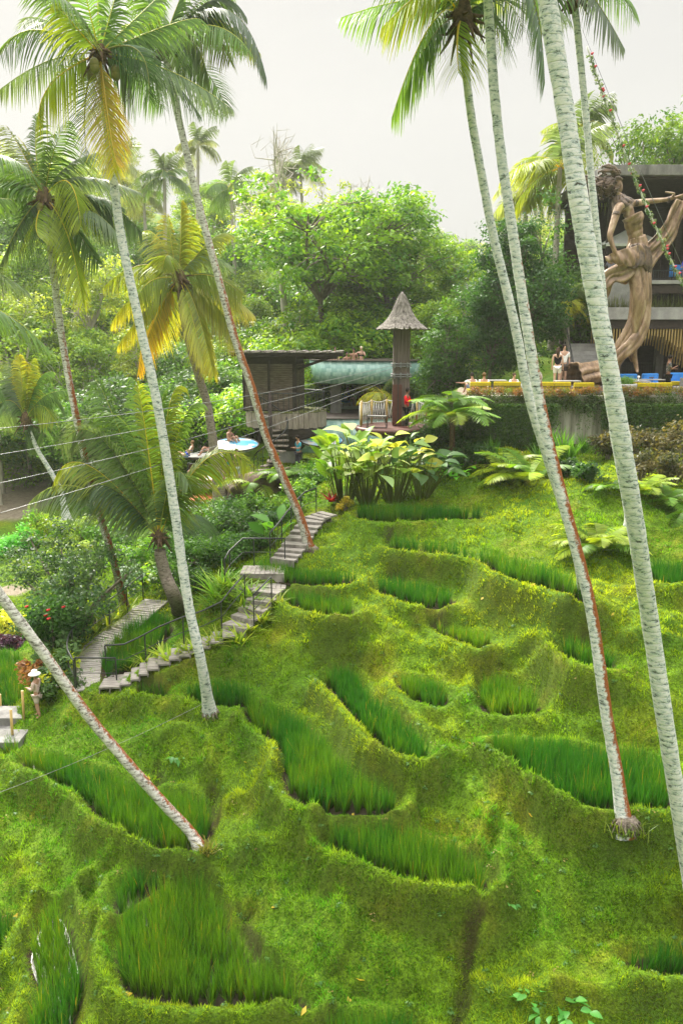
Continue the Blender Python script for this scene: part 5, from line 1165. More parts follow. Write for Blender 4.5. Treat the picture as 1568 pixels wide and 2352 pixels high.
for k in range(26):
    x = rl - .06 + (rr_ - rl + .12) * k / 26
    b.box(x, x + (rr_ - rl + .12) / 26 * .97, -2.42, 2.7, zd_body + .053, zd_body + .10 + .035 * math.sin(k * 2.1) + .03, .01)
rf_ = b.build('roof_shingles', m_thatch, hut)
b = MB(); b.bar((bxc + w_ - .05, -1.0, zd_body - .75), (rr_ - .55, -1.0, zd_body - .16), .14, .12); b.bar((bxc + w_ - .05, .9, zd_body - .75), (rr_ - .55, .9, zd_body - .16), .14, .12); b.box(bxc + w_ - .1, rr_ - .3, -1.1, -.9, zd_body - .26, zd_body - .113); b.build('roof_bracket', m_dark, hut)
b = MB()
rr2 = 1.98
for k in range(48):
    a = 2 * math.pi * k / 48
    if 1.1 < a < 2.2: continue
    p = Vector((bx + rr2 * math.cos(a), rr2 * math.sin(a), zd_deck)); b.bar(p, p + Vector((0, 0, .95)), .03)
pts = [(bx + rr2 * math.cos(2 * math.pi * k / 40), rr2 * math.sin(2 * math.pi * k / 40), zd_deck + .95) for k in range(41)]; b.tube(pts, .035, 6, False)
b.build('railing', m_iron, hut)
# spiral stair wound round a post
sx = Xd(622, HD - 1.9) - hx; sy = -2.45; st = empty('spiral_stair', (hx + sx, HD + sy, g0 - .5), label='spiral staircase with black railing winding down from the hut deck', cat='staircase')
b = MB(); b.tube([(0, 0, 0), (0, 0, zd_deck + 1.6)], .085, 10); b.build('newel_post', m_dark, st)
nst = 13; rp = []
for k in range(nst):
    a = R(200) + k * R(24); z = .35 + (zd_deck + .2) * k / nst; b = MB(); M = Matrix.Rotation(a, 4, 'Z')
    b.box(.06, .88, -.17, .17, z, z + .07, .01, M); b.build('tread', m_stave, st); rp.append((.86 * math.cos(a), .86 * math.sin(a), z))
b = MB()
for p in rp: b.bar(p, (p[0], p[1], p[2] + .95), .025)
b.tube([(p[0], p[1], p[2] + .95) for p in rp], .03, 6); b.build('handrail', m_iron, st)

# --- post with a conical thatched cap, platform, rope net
TD = 36.5; tx = Xd(920, TD); tz = Zd(978, TD); post = empty('thatched_post', (tx, TD, tz), label='tall square timber post with conical thatched cap and maroon panel', cat='tower')
zt_ = Zd(756, TD) - tz; za_ = Zd(672, TD) - tz
b = MB(); b.box(-.36, .36, -.36, .36, -1.5, zt_ + .2, .02); 
for x in (-.18, 0, .18): b.box(x - .085, x + .085, -.385, -.363, .0, zt_ - .05, .008)
b.build('shaft', surf('weathered_post_wood', (.055, .04, .032), (.17, .135, .115), 2.5, .85, (8, 8, .35), .5), post)
b = MB(); b.box(-.40, .02, -.44, -.39, .06, Zd(882, TD) - tz, .01); b.build('panel', m_maroon, post)
b = MB(); b.box(-.17, -.13, -.475, -.443, .25, Zd(866, TD) - tz); b.build('strap', m_iron, post)
hc = za_ - zt_; prof = [(1.04, 0), (1.06, .05), (.76, .30 * hc * .6), (.56, .42 * hc * .8), (.42, .48 * hc), (.27, .72 * hc), (.13, .90 * hc), (.02, 1.03 * hc)]
b = MB(); b.lathe([(.10, .10), (.96, -.02)] + prof[1:], 40, (0, 0, zt_), wob=lambda a, j: (.035 * math.sin(9 * a + j * 2) + .02 * math.sin(23 * a)) * (1 if j > 0 else 0)); cap = b.build('thatched_cap', m_thatch, post)
b = MB(); rs = np.random.default_rng(3)
pr = np.array(prof)
for row in range(1, 17):
    t = row / 17.0; zz = t * hc * .97; r_ = np.interp(zz, pr[:, 1], pr[:, 0]); n_ = max(6, int(r_ * 2 * math.pi / .12))
    sl = math.atan2(np.interp(zz + .08, pr[:, 1], pr[:, 0]) - r_, .08)
    for k in range(n_):
        a = 2 * math.pi * (k + .5 * (row % 2)) / n_ + rs.normal(0, .03); M = Matrix.Rotation(a, 4, 'Z') @ Matrix.Translation((r_ + .02, 0, zt_ + zz)) @ Matrix.Rotation(sl, 4, 'Y') @ Matrix.Rotation(rs.normal(0, .1), 4, 'X')
        b.box(-.012, .016, -.06, .06, -.16 + rs.normal(0, .02), .07, 0, M)
b.build('shingle', m_thatch, cap)
cl = []
for vv in (838, 862):
    zz = Zd(vv, TD) - tz; b = MB()
    for dz in (-.05, .05): b.tube([(-.42, -.42, zz + dz), (.42, -.42, zz + dz), (.42, .42, zz + dz), (-.42, .42, zz + dz), (-.42, -.42, zz + dz)], .028, 6)
    for x in (-.32, -.05, .25): b.box(x - .03, x + .03, -.47, -.45, zz - .13, zz + .13)
    b.build('cable_clamp', m_gal, post)
pf = empty('round_platform', (tx - .35, TD - .3, tz), label='round maroon rimmed platform at the foot of the thatched post', cat='platform')
b = MB(); b.lathe([(1e-4, 0), (1.62, 0), (1.62, -.05), (1e-4, -.05)], 40, (0, 0, 0)); b.build('floor', m_conc_d, pf)
b = MB(); b.lathe([(1.63, .03), (1.70, -.02), (1.72, -.10), (1.66, -.20), (1.5, -.26), (.5, -.5), (1e-4, -.5)], 40, (0, 0, 0)); b.build('rim', m_maroon, pf)
b = MB(); b.tube([(0, 0, -.45), (0, 0, -2.2)], .25, 12); b.build('support', m_conc_d, pf)
net = empty('rope_net_fence', (tx - .35, TD - .3, tz), label='white rope net railing on bamboo posts round the platform', cat='net')
angs = [R(x) for x in (195, 160, 128, 98, 40, 5)]
for a in angs: b = MB(); b.tube([(1.5 * math.cos(a), 1.5 * math.sin(a), 0), (1.5 * math.cos(a), 1.5 * math.sin(a), 1.12)], .045, 8); b.build('bamboo_post', m_bamb, net)
for a0, a1 in zip(angs[:-1], angs[1:]):
    b = MB(); f = lambda s, z: (1.5 * math.cos(a0 + (a1 - a0) * s), 1.5 * math.sin(a0 + (a1 - a0) * s), z)
    b.tube([f(s / 8, 1.08 - .09 * math.sin(math.pi * s / 8)) for s in range(9)], .022, 5); b.tube([f(s / 8, .06) for s in range(9)], .018, 5)
    for k in range(6):
        s0 = k / 6; s1 = (k + 1) / 6
        b.tube([f(s0, .06), f((s0 + s1) / 2 + .03, .5), f(s1, 1.0)], .014, 4); b.tube([f(s1, .06), f((s0 + s1) / 2 - .03, .5), f(s0, 1.0)], .014, 4)
    b.build('rope_mesh', m_rope, net)
bn = empty('metal_stool', (Xd(866, TD - 1.2), TD - 1.15, tz), R(-12), 'low dark metal bench standing on the round platform', 'bench')
b = MB(); b.box(-.42, .42, -.2, .2, .52, .57, .01); b.build('seat', m_conc_d, bn)
for sx_ in (-1, 1):
    for sy_ in (-1, 1): b = MB(); b.bar((.38 * sx_, .17 * sy_, .52), (.44 * sx_, .17 * sy_, 0), .03); b.build('leg', m_iron, bn)
b = MB(); b.bar((-.42, -.17, .04), (.42, -.17, .04), .025); b.bar((-.42, .17, .04), (.42, .17, .04), .025); b.build('stretcher', m_iron, bn)
# cables running off to the left, sagging
for (v0, u1, v1, vm, lab) in [(838, -40, 988, 931, 'topmost thin steel cable running left from the upper clamp'), (845, -40, 1050, 975, 'second steel cable from the top, crossing the young palm'), (862, -40, 1118, 1020, 'middle steel cable running left from the lower clamp'), (866, -40, 1190, 1060, 'lowest steel cable running left from the post')]:
    A = at_d(905, v0, TD - .45); Bp = at_d(u1, v1, 21.0); M_ = (A + Bp) / 2 + np.array([0, 0, -.55]); P = bez(A, M_, Bp, 24); b = MB(); b.tube([p - A for p in P], .009, 5); tagit(b.build('steel_cable', m_gal, None, A), lab, 'cable')
A = at_d(478, 1610, 19.3); Bp = at_d(-40, 1835, 13.5); b = MB(); b.tube([p - A for p in bez(A, (A + Bp) / 2 - [0, 0, .2], Bp, 16)], .005, 5); tagit(b.build('steel_cable', m_gal, None, A), 'thin cable tied to the foot of the tall pale palm', 'cable')

# --- restaurant: two open storeys of concrete
RD = 42.0; rx0, rx1 = Xd(1384, RD), 31.0; rg = -2.25; rest = empty('restaurant', (rx0, RD, rg), label='two storey open restaurant with concrete floors and dark roof', cat='building')
lx = lambda u, D=RD: Xd(u, D) - rx0
zz = lambda v, D=RD: Zd(v, D) - rg
W1 = rx1 - rx0; z1a, z1b = zz(734), zz(706); zr0, zr1 = zz(411), zz(387)
b = MB(); b.box(-.5, W1, 0, .35, z1a, z1b, .02); b.box(-.5, W1, .352, 9, z1a + .02, z1a + .35, .02); b.build('planter_band', m_conc, rest)
b = MB(); b.box(-.5, W1, .12, .5, z1a - .45, z1a - .004, .01); b.build('beam', m_dark, rest)
b = MB(); b.box(lx(1340), W1, -.9, 9, zr0, zr1, .03); b.build('roof', m_conc_d, rest)
b = MB()
for k in range(34): b.box(lx(1345), W1, -.7 + k * .27, -.58 + k * .27, zr0 - .12, zr0 - .004)
b.build('ceiling_slats', m_dark, rest)
b = MB(); b.box(-.4, W1, 7.5, 7.8, 0, z1a - .02); b.box(-.4, W1, 7.5, 7.8, z1a + .36, zr0 - .13); b.build('wall', m_dark, rest)
for u in (1418, 1500, 1580):
    b = MB(); b.box(lx(u) - .12, lx(u) + .12, 3.0, 3.25, z1a + .352, zr0 - .13); b.build('column', m_dark, rest)
for u in (1400, 1560):
    b = MB(); b.box(lx(u) - .2, lx(u) + .2, 3.0, 3.4, 0, z1a + .018); b.build('column', m_conc_d, rest)
for u in (1445, 1475, 1510, 1545, 1575):
    b = MB(); x = lx(u, RD + 4); b.box(x - .5, x - .44, 5, 5.06, z1a + 1.9, zr0 - .8); b.box(x + .44, x + .5, 5, 5.06, z1a + 1.9, zr0 - .8); b.box(x - .44, x + .44, 5.005, 5.055, zr0 - .86, zr0 - .8); b.box(x - .44, x + .44, 5.005, 5.055, z1a + 3.1, z1a + 3.16)
    b.build('window_frame', m_dark, rest)
b = MB(); b.box(lx(1395), lx(1482), 1.5, 6, z1a + .352, zz(640), .02); b.box(lx(1400), lx(1482), 2.6, 6, zz(640) + .002, zz(612), .02); b.box(lx(1405), lx(1482), 3.6, 6, zz(612) + .002, zz(588), .02); b.build('terrace_step', m_conc, rest)
b = MB(); b.box(lx(1484), W1, .6, 6, zz(650), zz(641), .015); b.build('upper_terrace', m_conc, rest)
b = MB(); b.box(lx(1486), W1, .7, .9, zz(672), zz(651)); b.build('beam', m_dark, rest)
b = MB(); zt0, zt1 = zz(640), zz(618)
for k in range(60):
    x = lx(1490) + k * .13
    if x > W1: break
    b.bar((x, .7, zt0), (x, .7, zt1), .018 if k % 8 else .05)
b.bar((lx(1490), .7, zt1), (W1, .7, zt1), .05); b.bar((lx(1490), .7, zt0 + .06), (W1, .7, zt0 + .06), .03); b.build('railing', m_iron, rest)
# hanging bamboo sticks under the upper floor, their lower ends cut to waves
b = MB(); rs = np.random.default_rng(8)
for row in range(4):
    for k in range(int((W1 + .3) / .15)):
        x = -.35 + k * .15 + .04 * row; xw = x * .9
        ln = .75 + .38 * math.sin(xw * 1.9 + .4) + .34 * row * (.75 + .4 * math.sin(xw * 1.3 + 1.0)) + rs.normal(0, .04); z = z1a - .455
        b.box(x - .024, x + .024, .15 + row * .55, .2 + row * .55, z - max(.3, ln), z, .008)
b.build('bamboo_stick', m_bamb, rest)['kind'] = 'stuff'
b = MB(); b.box(-.4, W1, 4.4, 4.6, 0, 1.15, .01); b.box(-.4, W1, 4.2, 4.7, 1.153, 1.2, .01)
for k in range(60): b.box(-.3 + k * .14, -.24 + k * .14, 4.36, 4.398, .1, 1.1)
b.build('bar_counter', m_dark, rest)
# planting on the upper band
rp2 = np.random.default_rng(12); n_ = 1500; base = np.stack([rp2.uniform(-.4, W1, n_), rp2.uniform(.36, 1.1, n_), np.full(n_, z1a + .36)], 1)
v, f, c = blades(base, rp2.uniform(.5, 1.15, n_), np.full(n_, .035), np.abs(rp2.normal(.1, .18, n_)), rp2.uniform(0, 6.28, n_), 3, np.array([.05, .06, .02]), np.array([.13, .16, .06]), rp2.uniform(0, .3, n_))
pl_ = link('planter_grass', np_mesh('planter_grass', v, f, c), m_leaf, rest); pl_['kind'] = 'stuff'
# stairs at its left side
so_ = empty('garden_stairs', (Xd(1345, 40), 39.6, rg), label='concrete stairs with black railing behind the thick palm trunk', cat='stairs')
for k in range(12): b = MB(); b.box(-.75 + k * .03, .9 + k * .03, k * .3, k * .3 + .34, k * .19, (k + 1) * .19, .01); b.build('step', m_conc, so_)
for s in (-.72, .92):
    b = MB(); b.bar((s, 0, 1.0), (s + .35, 3.4, 3.25), .05); b.bar((s, 0, .15), (s + .35, 3.4, 2.4), .05)
    for k in range(12): b.bar((s + .03 * k, k * .3, .2 + k * .19), (s + .03 * k, k * .3, 1.0 + k * .197), .018)
    b.build('railing', m_iron, so_)
# lit lantern on the upper floor
ln_ = empty('lantern', (Xd(1520, 44), 44, Zd(473, 44)), label='small glowing orange lamp under the restaurant roof', cat='lamp')
m_glow, nt, N, L = nodes('lamp_glow'); _o = N.new('ShaderNodeOutputMaterial'); _e = N.new('ShaderNodeEmission'); _e.inputs[0].default_value = (1, .42, .12, 1); _e.inputs[1].default_value = 5; L.new(_e.outputs[0], _o.inputs['Surface'])
b = MB(); b.ball((0, 0, 0), .09, 2); b.build('bulb', m_glow, ln_); b = MB(); b.lathe([(.34, -.05), (.16, .28), (.03, .34)], 16); b.build('lamp_shade', m_bamb, ln_); b = MB(); b.tube([(0, 0, .34), (0, 0, Zd(411, 44) - Zd(473, 44) - .1)], .012, 5); b.build('cord', m_iron, ln_)
# white canopy behind the statue
cn = empty('canopy', (Xd(1418, 46), 46, Zd(566, 46)), label='white canvas canopy behind the statue', cat='canopy'); b = MB(); 
v0 = [(-1.6, -1.2, 0), (1.5, -1.2, .05), (1.5, 1.5, .1), (-1.6, 1.5, .05), (.1, .1, 1.0)]
for q in ((0, 1, 4), (1, 2, 4), (2, 3, 4), (3, 0, 4)): b.bm.faces.new([b.bm.verts.new(v0[i]) for i in q])
b.box(-1.6, 1.5, -1.22, -1.2, -.12, .03); b.build('cover', m_white, cn)
for x, y in ((-1.5, -1.1), (1.4, -1.1), (1.4, 1.4), (-1.5, 1.4)): b = MB(); b.tube([(x, y, 0), (x, y, -3.2)], .05, 8); b.build('pole', m_dark, cn)
b = MB(); b.box(Xd(1180, 37.4), Xd(1325, 37.4), 36.75, 39.5, -.4, .36, .02); tagit(b.build('raised_step', m_conc, None, (0, 0, rg)), 'low concrete step behind the two seat yellow sofa', 'step')
# furniture on the garden terrace
def sofa(u, D, yaw, mat, label, w=1.5, back=1, cat='sofa', group='yellow sofas along the hedge'):
    r = empty('garden_sofa' if w > 1 else 'armchair', (Xd(u, D), D, rg), R(yaw), label, cat, group); r.scale.z = .70 if mat is m_yell else .95
    b = MB(); b.box(-w / 2, w / 2, -.38, .38, .22, .42, .05); b.build('seat', mat, r)
    b = MB(); nseg = 2 if w > 1.2 else 1
    for k in range(nseg): x0 = -w / 2 + w * k / nseg; b.box(x0 + .01, x0 + w / nseg - .01, -.42, -.26, .40, .88, .05)
    b.build('backrest', mat, r)
    b = MB(); b.box(-w / 2 - .02, w / 2 + .02, -.46, -.43, .60, .63); 
    for k in range(int(w / .12) + 1): b.bar((-w / 2 + k * .12, -.445, .05), (-w / 2 + k * .12, -.445, .62), .014)
    b.build('frame', m_iron, r)
    for sx_ in (-1, 1):
        for sy_ in (-1, 1): b = MB(); b.bar((sx_ * (w / 2 - .05), sy_ * .34, .22), (sx_ * (w / 2 - .05), sy_ * .34, 0), .035); b.build('leg', m_iron, r)
    return r
sofa(1098, 36.3, 4, m_yell, 'yellow sofa at the far left end of the hedge', .95); sofa(1162, 36.4, -8, m_yell, 'yellow sofa left of the twin trunks, boy in white seated by it', 1.2)
sofa(1266, 36.2, 0, m_yell, 'yellow two seat sofa in front of the standing couple', 1.5); sofa(1330, 35.6, 12, m_yell, 'yellow barred sofa left of the thick trunk', .95)
sofa(1432, 37.2, 0, m_yell, 'yellow sofa behind the round planter', .9); sofa(1492, 35.6, 8, m_yell, 'yellow sofa right of the round planter, by the standing man', 1.6); sofa(1552, 37.0, 0, m_yell, 'yellow sofa at the right edge behind the man', .9)
sofa(1430, 39.8, 8, m_blue, 'blue armchair under the statue foot', .95, cat='armchair', group='blue armchairs'); sofa(1500, 39.8, 200, m_blue, 'blue armchair left of the man in the printed shirt', .95, cat='armchair', group='blue armchairs'); sofa(1552, 41, 170, m_blue, 'blue armchair behind the man at the right edge', .95, cat='armchair', group='blue armchairs')
def table(u, D, label, w=1.1, d=.6, z=rg, h=.62, mat=None, x=None):
    r = empty('table', (Xd(u, D) if x is None else x, D, z), label=label, cat='table', group='low tables between the sofas'); b = MB(); b.box(-w / 2, w / 2, -d / 2, d / 2, h, h + .045, .01); b.build('table_top', mat or m_conc, r)
    for sx_ in (-1, 1):
        for sy_ in (-1, 1): b = MB(); b.bar((sx_ * (w / 2 - .06), sy_ * (d / 2 - .06), h), (sx_ * (w / 2 - .06), sy_ * (d / 2 - .06), 0), .03); b.build('leg', m_iron, r)
    return r
table(1130, 36.8, 'grey table between the seated men and the twin trunks', 1.2); table(1300, 36.2, 'grey table right of the two seat sofa'); table(1460, 35.9, 'grey table right of the round planter, a glass on it', 1.0); table(1480, 37.6, 'long grey table behind the yellow sofas', 1.6); table(1465, 40.3, 'brown table between the blue armchairs', 1.2, mat=m_slat)
gl = empty('drinking_glass', (Xd(1462, 35.9), 35.85, rg + .665), label='stemmed glass standing on the grey table', cat='glass'); b = MB(); b.lathe([(.04, 0), (.045, .01), (.01, .02), (.01, .1), (.045, .14), (.05, .22), (.045, .22), (.04, .145), (.001, .11)], 12); b.build('bowl', flat('clear_glass', (.75, .78, .78), .08, .6), gl)
pp = empty('round_planter', (Xd(1432, 35.5), 35.5, rg), label='round concrete planter holding a clipped green bush', cat='planter'); b = MB(); b.lathe([(.38, 0), (.50, .05), (.56, .52), (.52, .56), (.46, .54), (.001, .5)], 28); b.build('pot', m_conc, pp)
v, f, c = leaf_cloud(np.array([[0, 0, .62], [.2, 0, .68], [-.2, .05, .66], [0, .2, .7], [.05, -.2, .64]]), np.array([.33, .3, .3, .3, .3]), 300, .08, (.05, .12, .015), (.10, .20, .02), rp2, .7, .6); link('bush', np_mesh('bush', v, f, c), m_leaf, pp)
pb = empty('stepped_plinth', (Xd(1583, 35.8), 35.8, rg), label='stepped concrete plinth with a green top at the right edge', cat='plinth'); b = MB(); b.box(-.75, 1.6, -.5, .5, 0, .42, .02); b.box(-.30, 1.6, -.45, .45, .423, .78, .02); b.box(.0, 1.6, -.4, .4, .783, 1.15, .02); b.lathe([(.5, 1.153), (.52, 1.5), (.001, 1.5)], 24, (.35, 0, 0)); b.build('block', m_conc, pb); b = MB(); b.lathe([(.5, 1.503), (.5, 1.53), (.001, 1.53)], 24, (.35, 0, 0)); b.build('green_top', flat('green_turf_top', (.10, .26, .02), .9), pb)
# retaining wall below the hedge
rw = MB(); wl = [(4.6, 35.15), (9, 34.95), (14, 34.85), (20, 34.8), (30, 34.75)]
for (a, b2) in zip(wl[:-1], wl[1:]): rw.bm.faces.ensure_lookup_table(); rw.prism([(a[0], a[1]), (b2[0], b2[1]), (b2[0], b2[1] + .28), (a[0], a[1] + .28)], -4.9, -2.18)
tagit(rw.build('retaining_wall', surf('pale_stained_render', (.16, .15, .11), (.52, .49, .41), 1.6, .9, (2.5, 2.5, .25), .3, c3=(.38, .36, .29))), 'pale stained retaining wall half hidden by hanging creepers', 'wall')
# ------------------------------------------------------------------ stairs, boardwalk, sun decks
def railing_on(parent, pts, h=.95, step=1.1, org=None):
    b = MB(); pts = [Vector(p) - Vector(org) for p in pts]; up = Vector((0, 0, h))
    b.tube([p + up for p in pts], .025, 6); b.tube([p + up * .5 for p in pts], .012, 5)
    L = [0]
    for a, c in zip(pts[:-1], pts[1:]): L.append(L[-1] + (c - a).length)
    n = max(1, round(L[-1] / step))
    for k in range(n + 1):
        s = L[-1] * k / n; i = max(j for j in range(len(L)) if L[j] <= s + 1e-6); i = min(i, len(pts) - 2); t = (s - L[i]) / max(1e-6, L[i + 1] - L[i]); q = pts[i].lerp(pts[i + 1], min(1, t)); b.bar(q - Vector((0, 0, .25)), q + up, .035)
    return b.build('railing', m_iron, parent)
def walkway(name, label, pts, width, n, stepped, cat):
    P = spline([at_z(*p) for p in pts], n + 1) if not stepped else np.array([[np.interp(t, np.linspace(0, 1, len(pts)), [at_z(*p)[k] for p in pts]) for k in range(3)] for t in np.linspace(0, 1, n + 1)])
    org = P[0]; root = empty(name, org, label=label, cat=cat); sides = []
    for k in range(n):
        a, c = P[k] - org, P[k + 1] - org; d = c - a; L = math.hypot(d[0], d[1]); ang = math.atan2(d[1], d[0]); M = Matrix.Translation(tuple((a + c) / 2)) @ Matrix.Rotation(ang + random.uniform(-.02, .02), 4, 'Z')
        b = MB(); z = d[2] / 2 if stepped else random.uniform(-.006, .006)
        if stepped: b.box(-L * .5, L * .54, -width / 2, width / 2, z - .06, z, .006, M); b.box(-L * .5 - .03, -L * .5 - .004, -width / 2, width / 2, z - .24, z - .004, .004, M)
        else: b.box(-L * .47, L * .47, -width / 2, width / 2, z - .05, z, .005, M)
        b.build('step' if stepped else 'plank', m_plank, root); nrm = np.array([-math.sin(ang), math.cos(ang), 0]); sides.append((P[k] + nrm * width / 2 + [0, 0, .0], P[k] - nrm * width / 2))
    return root, P, sides
m_plank = surf('bleached_planks', (.13, .115, .10), (.30, .275, .245), 2.4, .85, (1, 5, 1), .35)
m_plank_d = m_plank; m_plank = surf('pale_boards', (.24, .22, .195), (.44, .41, .375), 2.4, .85, (1, 5, 1), .35)
bw, P, sd = walkway('boardwalk', 'curved pale plank boardwalk leading in from the left', BOARD, .95, 46, False, 'boardwalk')
railing_on(bw, [s[0] for s in sd[::3]], org=P[0]); railing_on(bw, [P[0] + np.array([-.45, 0, 0]), P[0] + np.array([.75, -.02, 0])], org=P[0])
m_plank = m_plank_d
fs, P, sd = walkway('wooden_stairs', 'lower weathered plank stairs climbing from the boardwalk to the landing', FLIGHT1, .9, 18, True, 'stairs')
railing_on(fs, [s[0] for s in sd[::2]], org=P[0]); railing_on(fs, [s[1] for s in sd[14::2]], org=P[0])
f2, P, sd = walkway('wooden_stairs', 'upper weathered plank stairs climbing to the top paddy past the leaning trunk', FLIGHT2, .9, 11, True, 'stairs')
railing_on(f2, [s[0] for s in sd[::2]], org=P[0])
ld = empty('wooden_landing', at_z(590, 1340, -7.62), label='two level plank landing between the lower and upper stairs', cat='landing'); o = Vector(ld.location)
b = MB()
for k in range(12): x = -.95 + k * .16; b.box(x, x + .15, -.55, .55, -.06, 0, .004)
b.build('deck', m_plank, ld); q = Vector(at_z(597, 1308, -7.30)) - o; b = MB()
for k in range(9): x = q.x - .6 + k * .16; b.box(x, x + .15, q.y - .5, q.y + .5, q.z - .06, q.z, .004)
b.box(q.x - .6, q.x + .84, q.y - .5, q.y - .46, q.z - .32, q.z - .064); b.build('upper_deck', m_plank, ld)
railing_on(ld, [o + Vector((-.95, -.5, 0)), o + Vector((-.95, .5, 0)), o + Vector((q.x - .6, q.y + .45, q.z)), o + Vector((q.x + .8, q.y + .45, q.z))], org=o)
# concrete slabs and bamboo stakes at the lower left
for i, (u, v, z, sx_, sy_, lab) in enumerate([(38, 1640, -11.95, 0.7, .42, 'larger pale concrete slab at the left edge below the boardwalk'), (22, 1672, -12.15, .5, .3, 'smaller pale concrete slab below the larger one'), (8, 1695, -12.3, .6, .4, 'lowest pale concrete slab at the left edge')]):
    b = MB(); b.box(-sx_, sx_, -sy_, sy_, -.35, .05, .02); tagit(b.build('concrete_slab', m_conc_d, None, on_ground(u, v) + [0, 0, .02]), lab, 'slab')
for i, (u, v) in enumerate([(56, 1655), (30, 1700), (5, 1660)]):
    p = on_ground(u, v); b = MB(); b.tube([(0, 0, -.2), (.02, 0, .95)], .04, 8); tagit(b.build('bamboo_stake', m_bamb, None, p), ['bamboo stake on the corner of the larger slab', 'bamboo stake in front of the smaller slab', 'bamboo stake at the left edge behind the slabs'][i], 'stake')
# sun decks beyond the stairs
dk = empty('sun_deck', at_z(490, 1112, -6.45), label='crowded grey sun deck with curved front edge, left of the stairs', cat='deck'); o = Vector(dk.location)
b = MB(); poly = [(Xd(u, D) - o.x, D - o.y) for u, D in [(425, 39.5), (420, 38), (455, 37.2), (520, 37.0), (580, 37.4), (600, 39), (590, 40.5)]]; b.prism(poly, -.2, 0); b.build('floor', m_conc, dk)
b = MB(); poly = [(Xd(u, D) - o.x, D - o.y) for u, D in [(365, 37.4), (360, 36.2), (400, 35.6), (470, 35.4), (530, 35.6), (540, 36.9)]]; b.prism(poly, -.95, -.80); b.build('lower_floor', m_conc, dk)
b = MB()
for u, D in [(380, 36), (450, 35.9), (520, 36), (440, 38), (560, 38)]: q = Vector((Xd(u, D) - o.x, D - o.y, -.15)); b.tube([q + Vector((0, 0, -.81)), q + Vector((0, 0, -4))], .09, 8)
b.build('support', m_dark, dk)
b = MB(); pts = [Vector((Xd(u, D) - o.x, D - o.y, .0)) for u, D in [(425, 38), (455, 37.25), (520, 37.05), (580, 37.45)]]
b.tube([p + Vector((0, 0, .9)) for p in pts], .025, 6)
for p in pts: b.bar(p, p + Vector((0, 0, .9)), .04)
b.build('railing', m_iron, dk)
lo_ = empty('lounge_net', at_z(482, 1150, -6.45 - .75), label='orange rope lounging net in the lower sun deck', cat='net'); b = MB(); b.lathe([(1.0, .12), (1.05, .16), (1.0, .2)], 30); b.build('rim', flat('orange_leather', (.42, .13, .04), .7), lo_); b = MB()
for k in range(-8, 9):
    s = k / 8.5; h = math.sqrt(1 - s * s); b.tube([(s, -h, .14), (s, 0, .02), (s, h, .14)], .014, 4); b.tube([(-h, s, .14), (0, s, .02), (h, s, .14)], .014, 4)
b.build('net', flat('orange_rope', (.30, .09, .03), .8), lo_); 
un = empty('net_platform', at_z(462, 1045, -5.75), label='raised dark framed net platform with two sunbathers', cat='platform'); b = MB(); b.box(-1.2, 1.25, -.9, .9, -.14, -.03, .02); b.build('frame', m_dark, un)
b = MB()
for k in range(24): b.box(-1.15 + k * .1, -1.07 + k * .1, -.85, .85, -.026, .0)
b.build('net', m_conc, un); b = MB(); b.bar((-.4, 0, -.14), (.3, .4, -1.6), .14); b.bar((.9, 0, -.14), (.9, .2, -2.2), .12); b.build('support', m_dark, un)
def disk(u, v, D, r, tilt, lab):
    d = empty('mosaic_disk', at_d(u, v, D), label=lab, cat='daybed'); d.rotation_euler = (R(tilt), 0, R(8)); b = MB(); b.lathe([(1e-4, .03), (r * .95, .02), (r, 0), (r * .9, -.12), (1e-4, -.16)], 40); o = b.build('top', m_mosaic, d); add_tuv(o, lambda x, y, z: (x, y, 0)); b = MB(); b.tube([(r * math.cos(t), r * math.sin(t), .01) for t in np.linspace(0, 2 * math.pi, 41)], .035, 6, False); b.build('rim', m_dark, d); b = MB(); b.tube([(0, 0, -.1), (0, -.1, -2.0)], .14, 10); b.build('support', m_conc, d)
disk(542, 1021, 39.0, 1.1, 10, 'round blue and white mosaic daybed beside the spiral stairs'); disk(738, 1011, 41.0, 1.1, 10, 'round blue and white mosaic daybed behind the big leaves')
p = at_d(620, 1140, 36); b = MB(); rs = np.random.default_rng(4); b.ball((0, 0, 0), 1.0, 4, (2.3, 1.0, 1.15)); o = b.build('rock_bank', m_rock, None, p)
for v in o.data.vertices: n_ = float(vnoise(np.array([v.co.x * 1.0]), np.array([v.co.z * 1.3 + v.co.y]), 1.3, 3)[0]); v.co *= 1 + .5 * n_
tagit(o, 'brown rock bank under the sun deck, right of the leaning palm', 'rock')

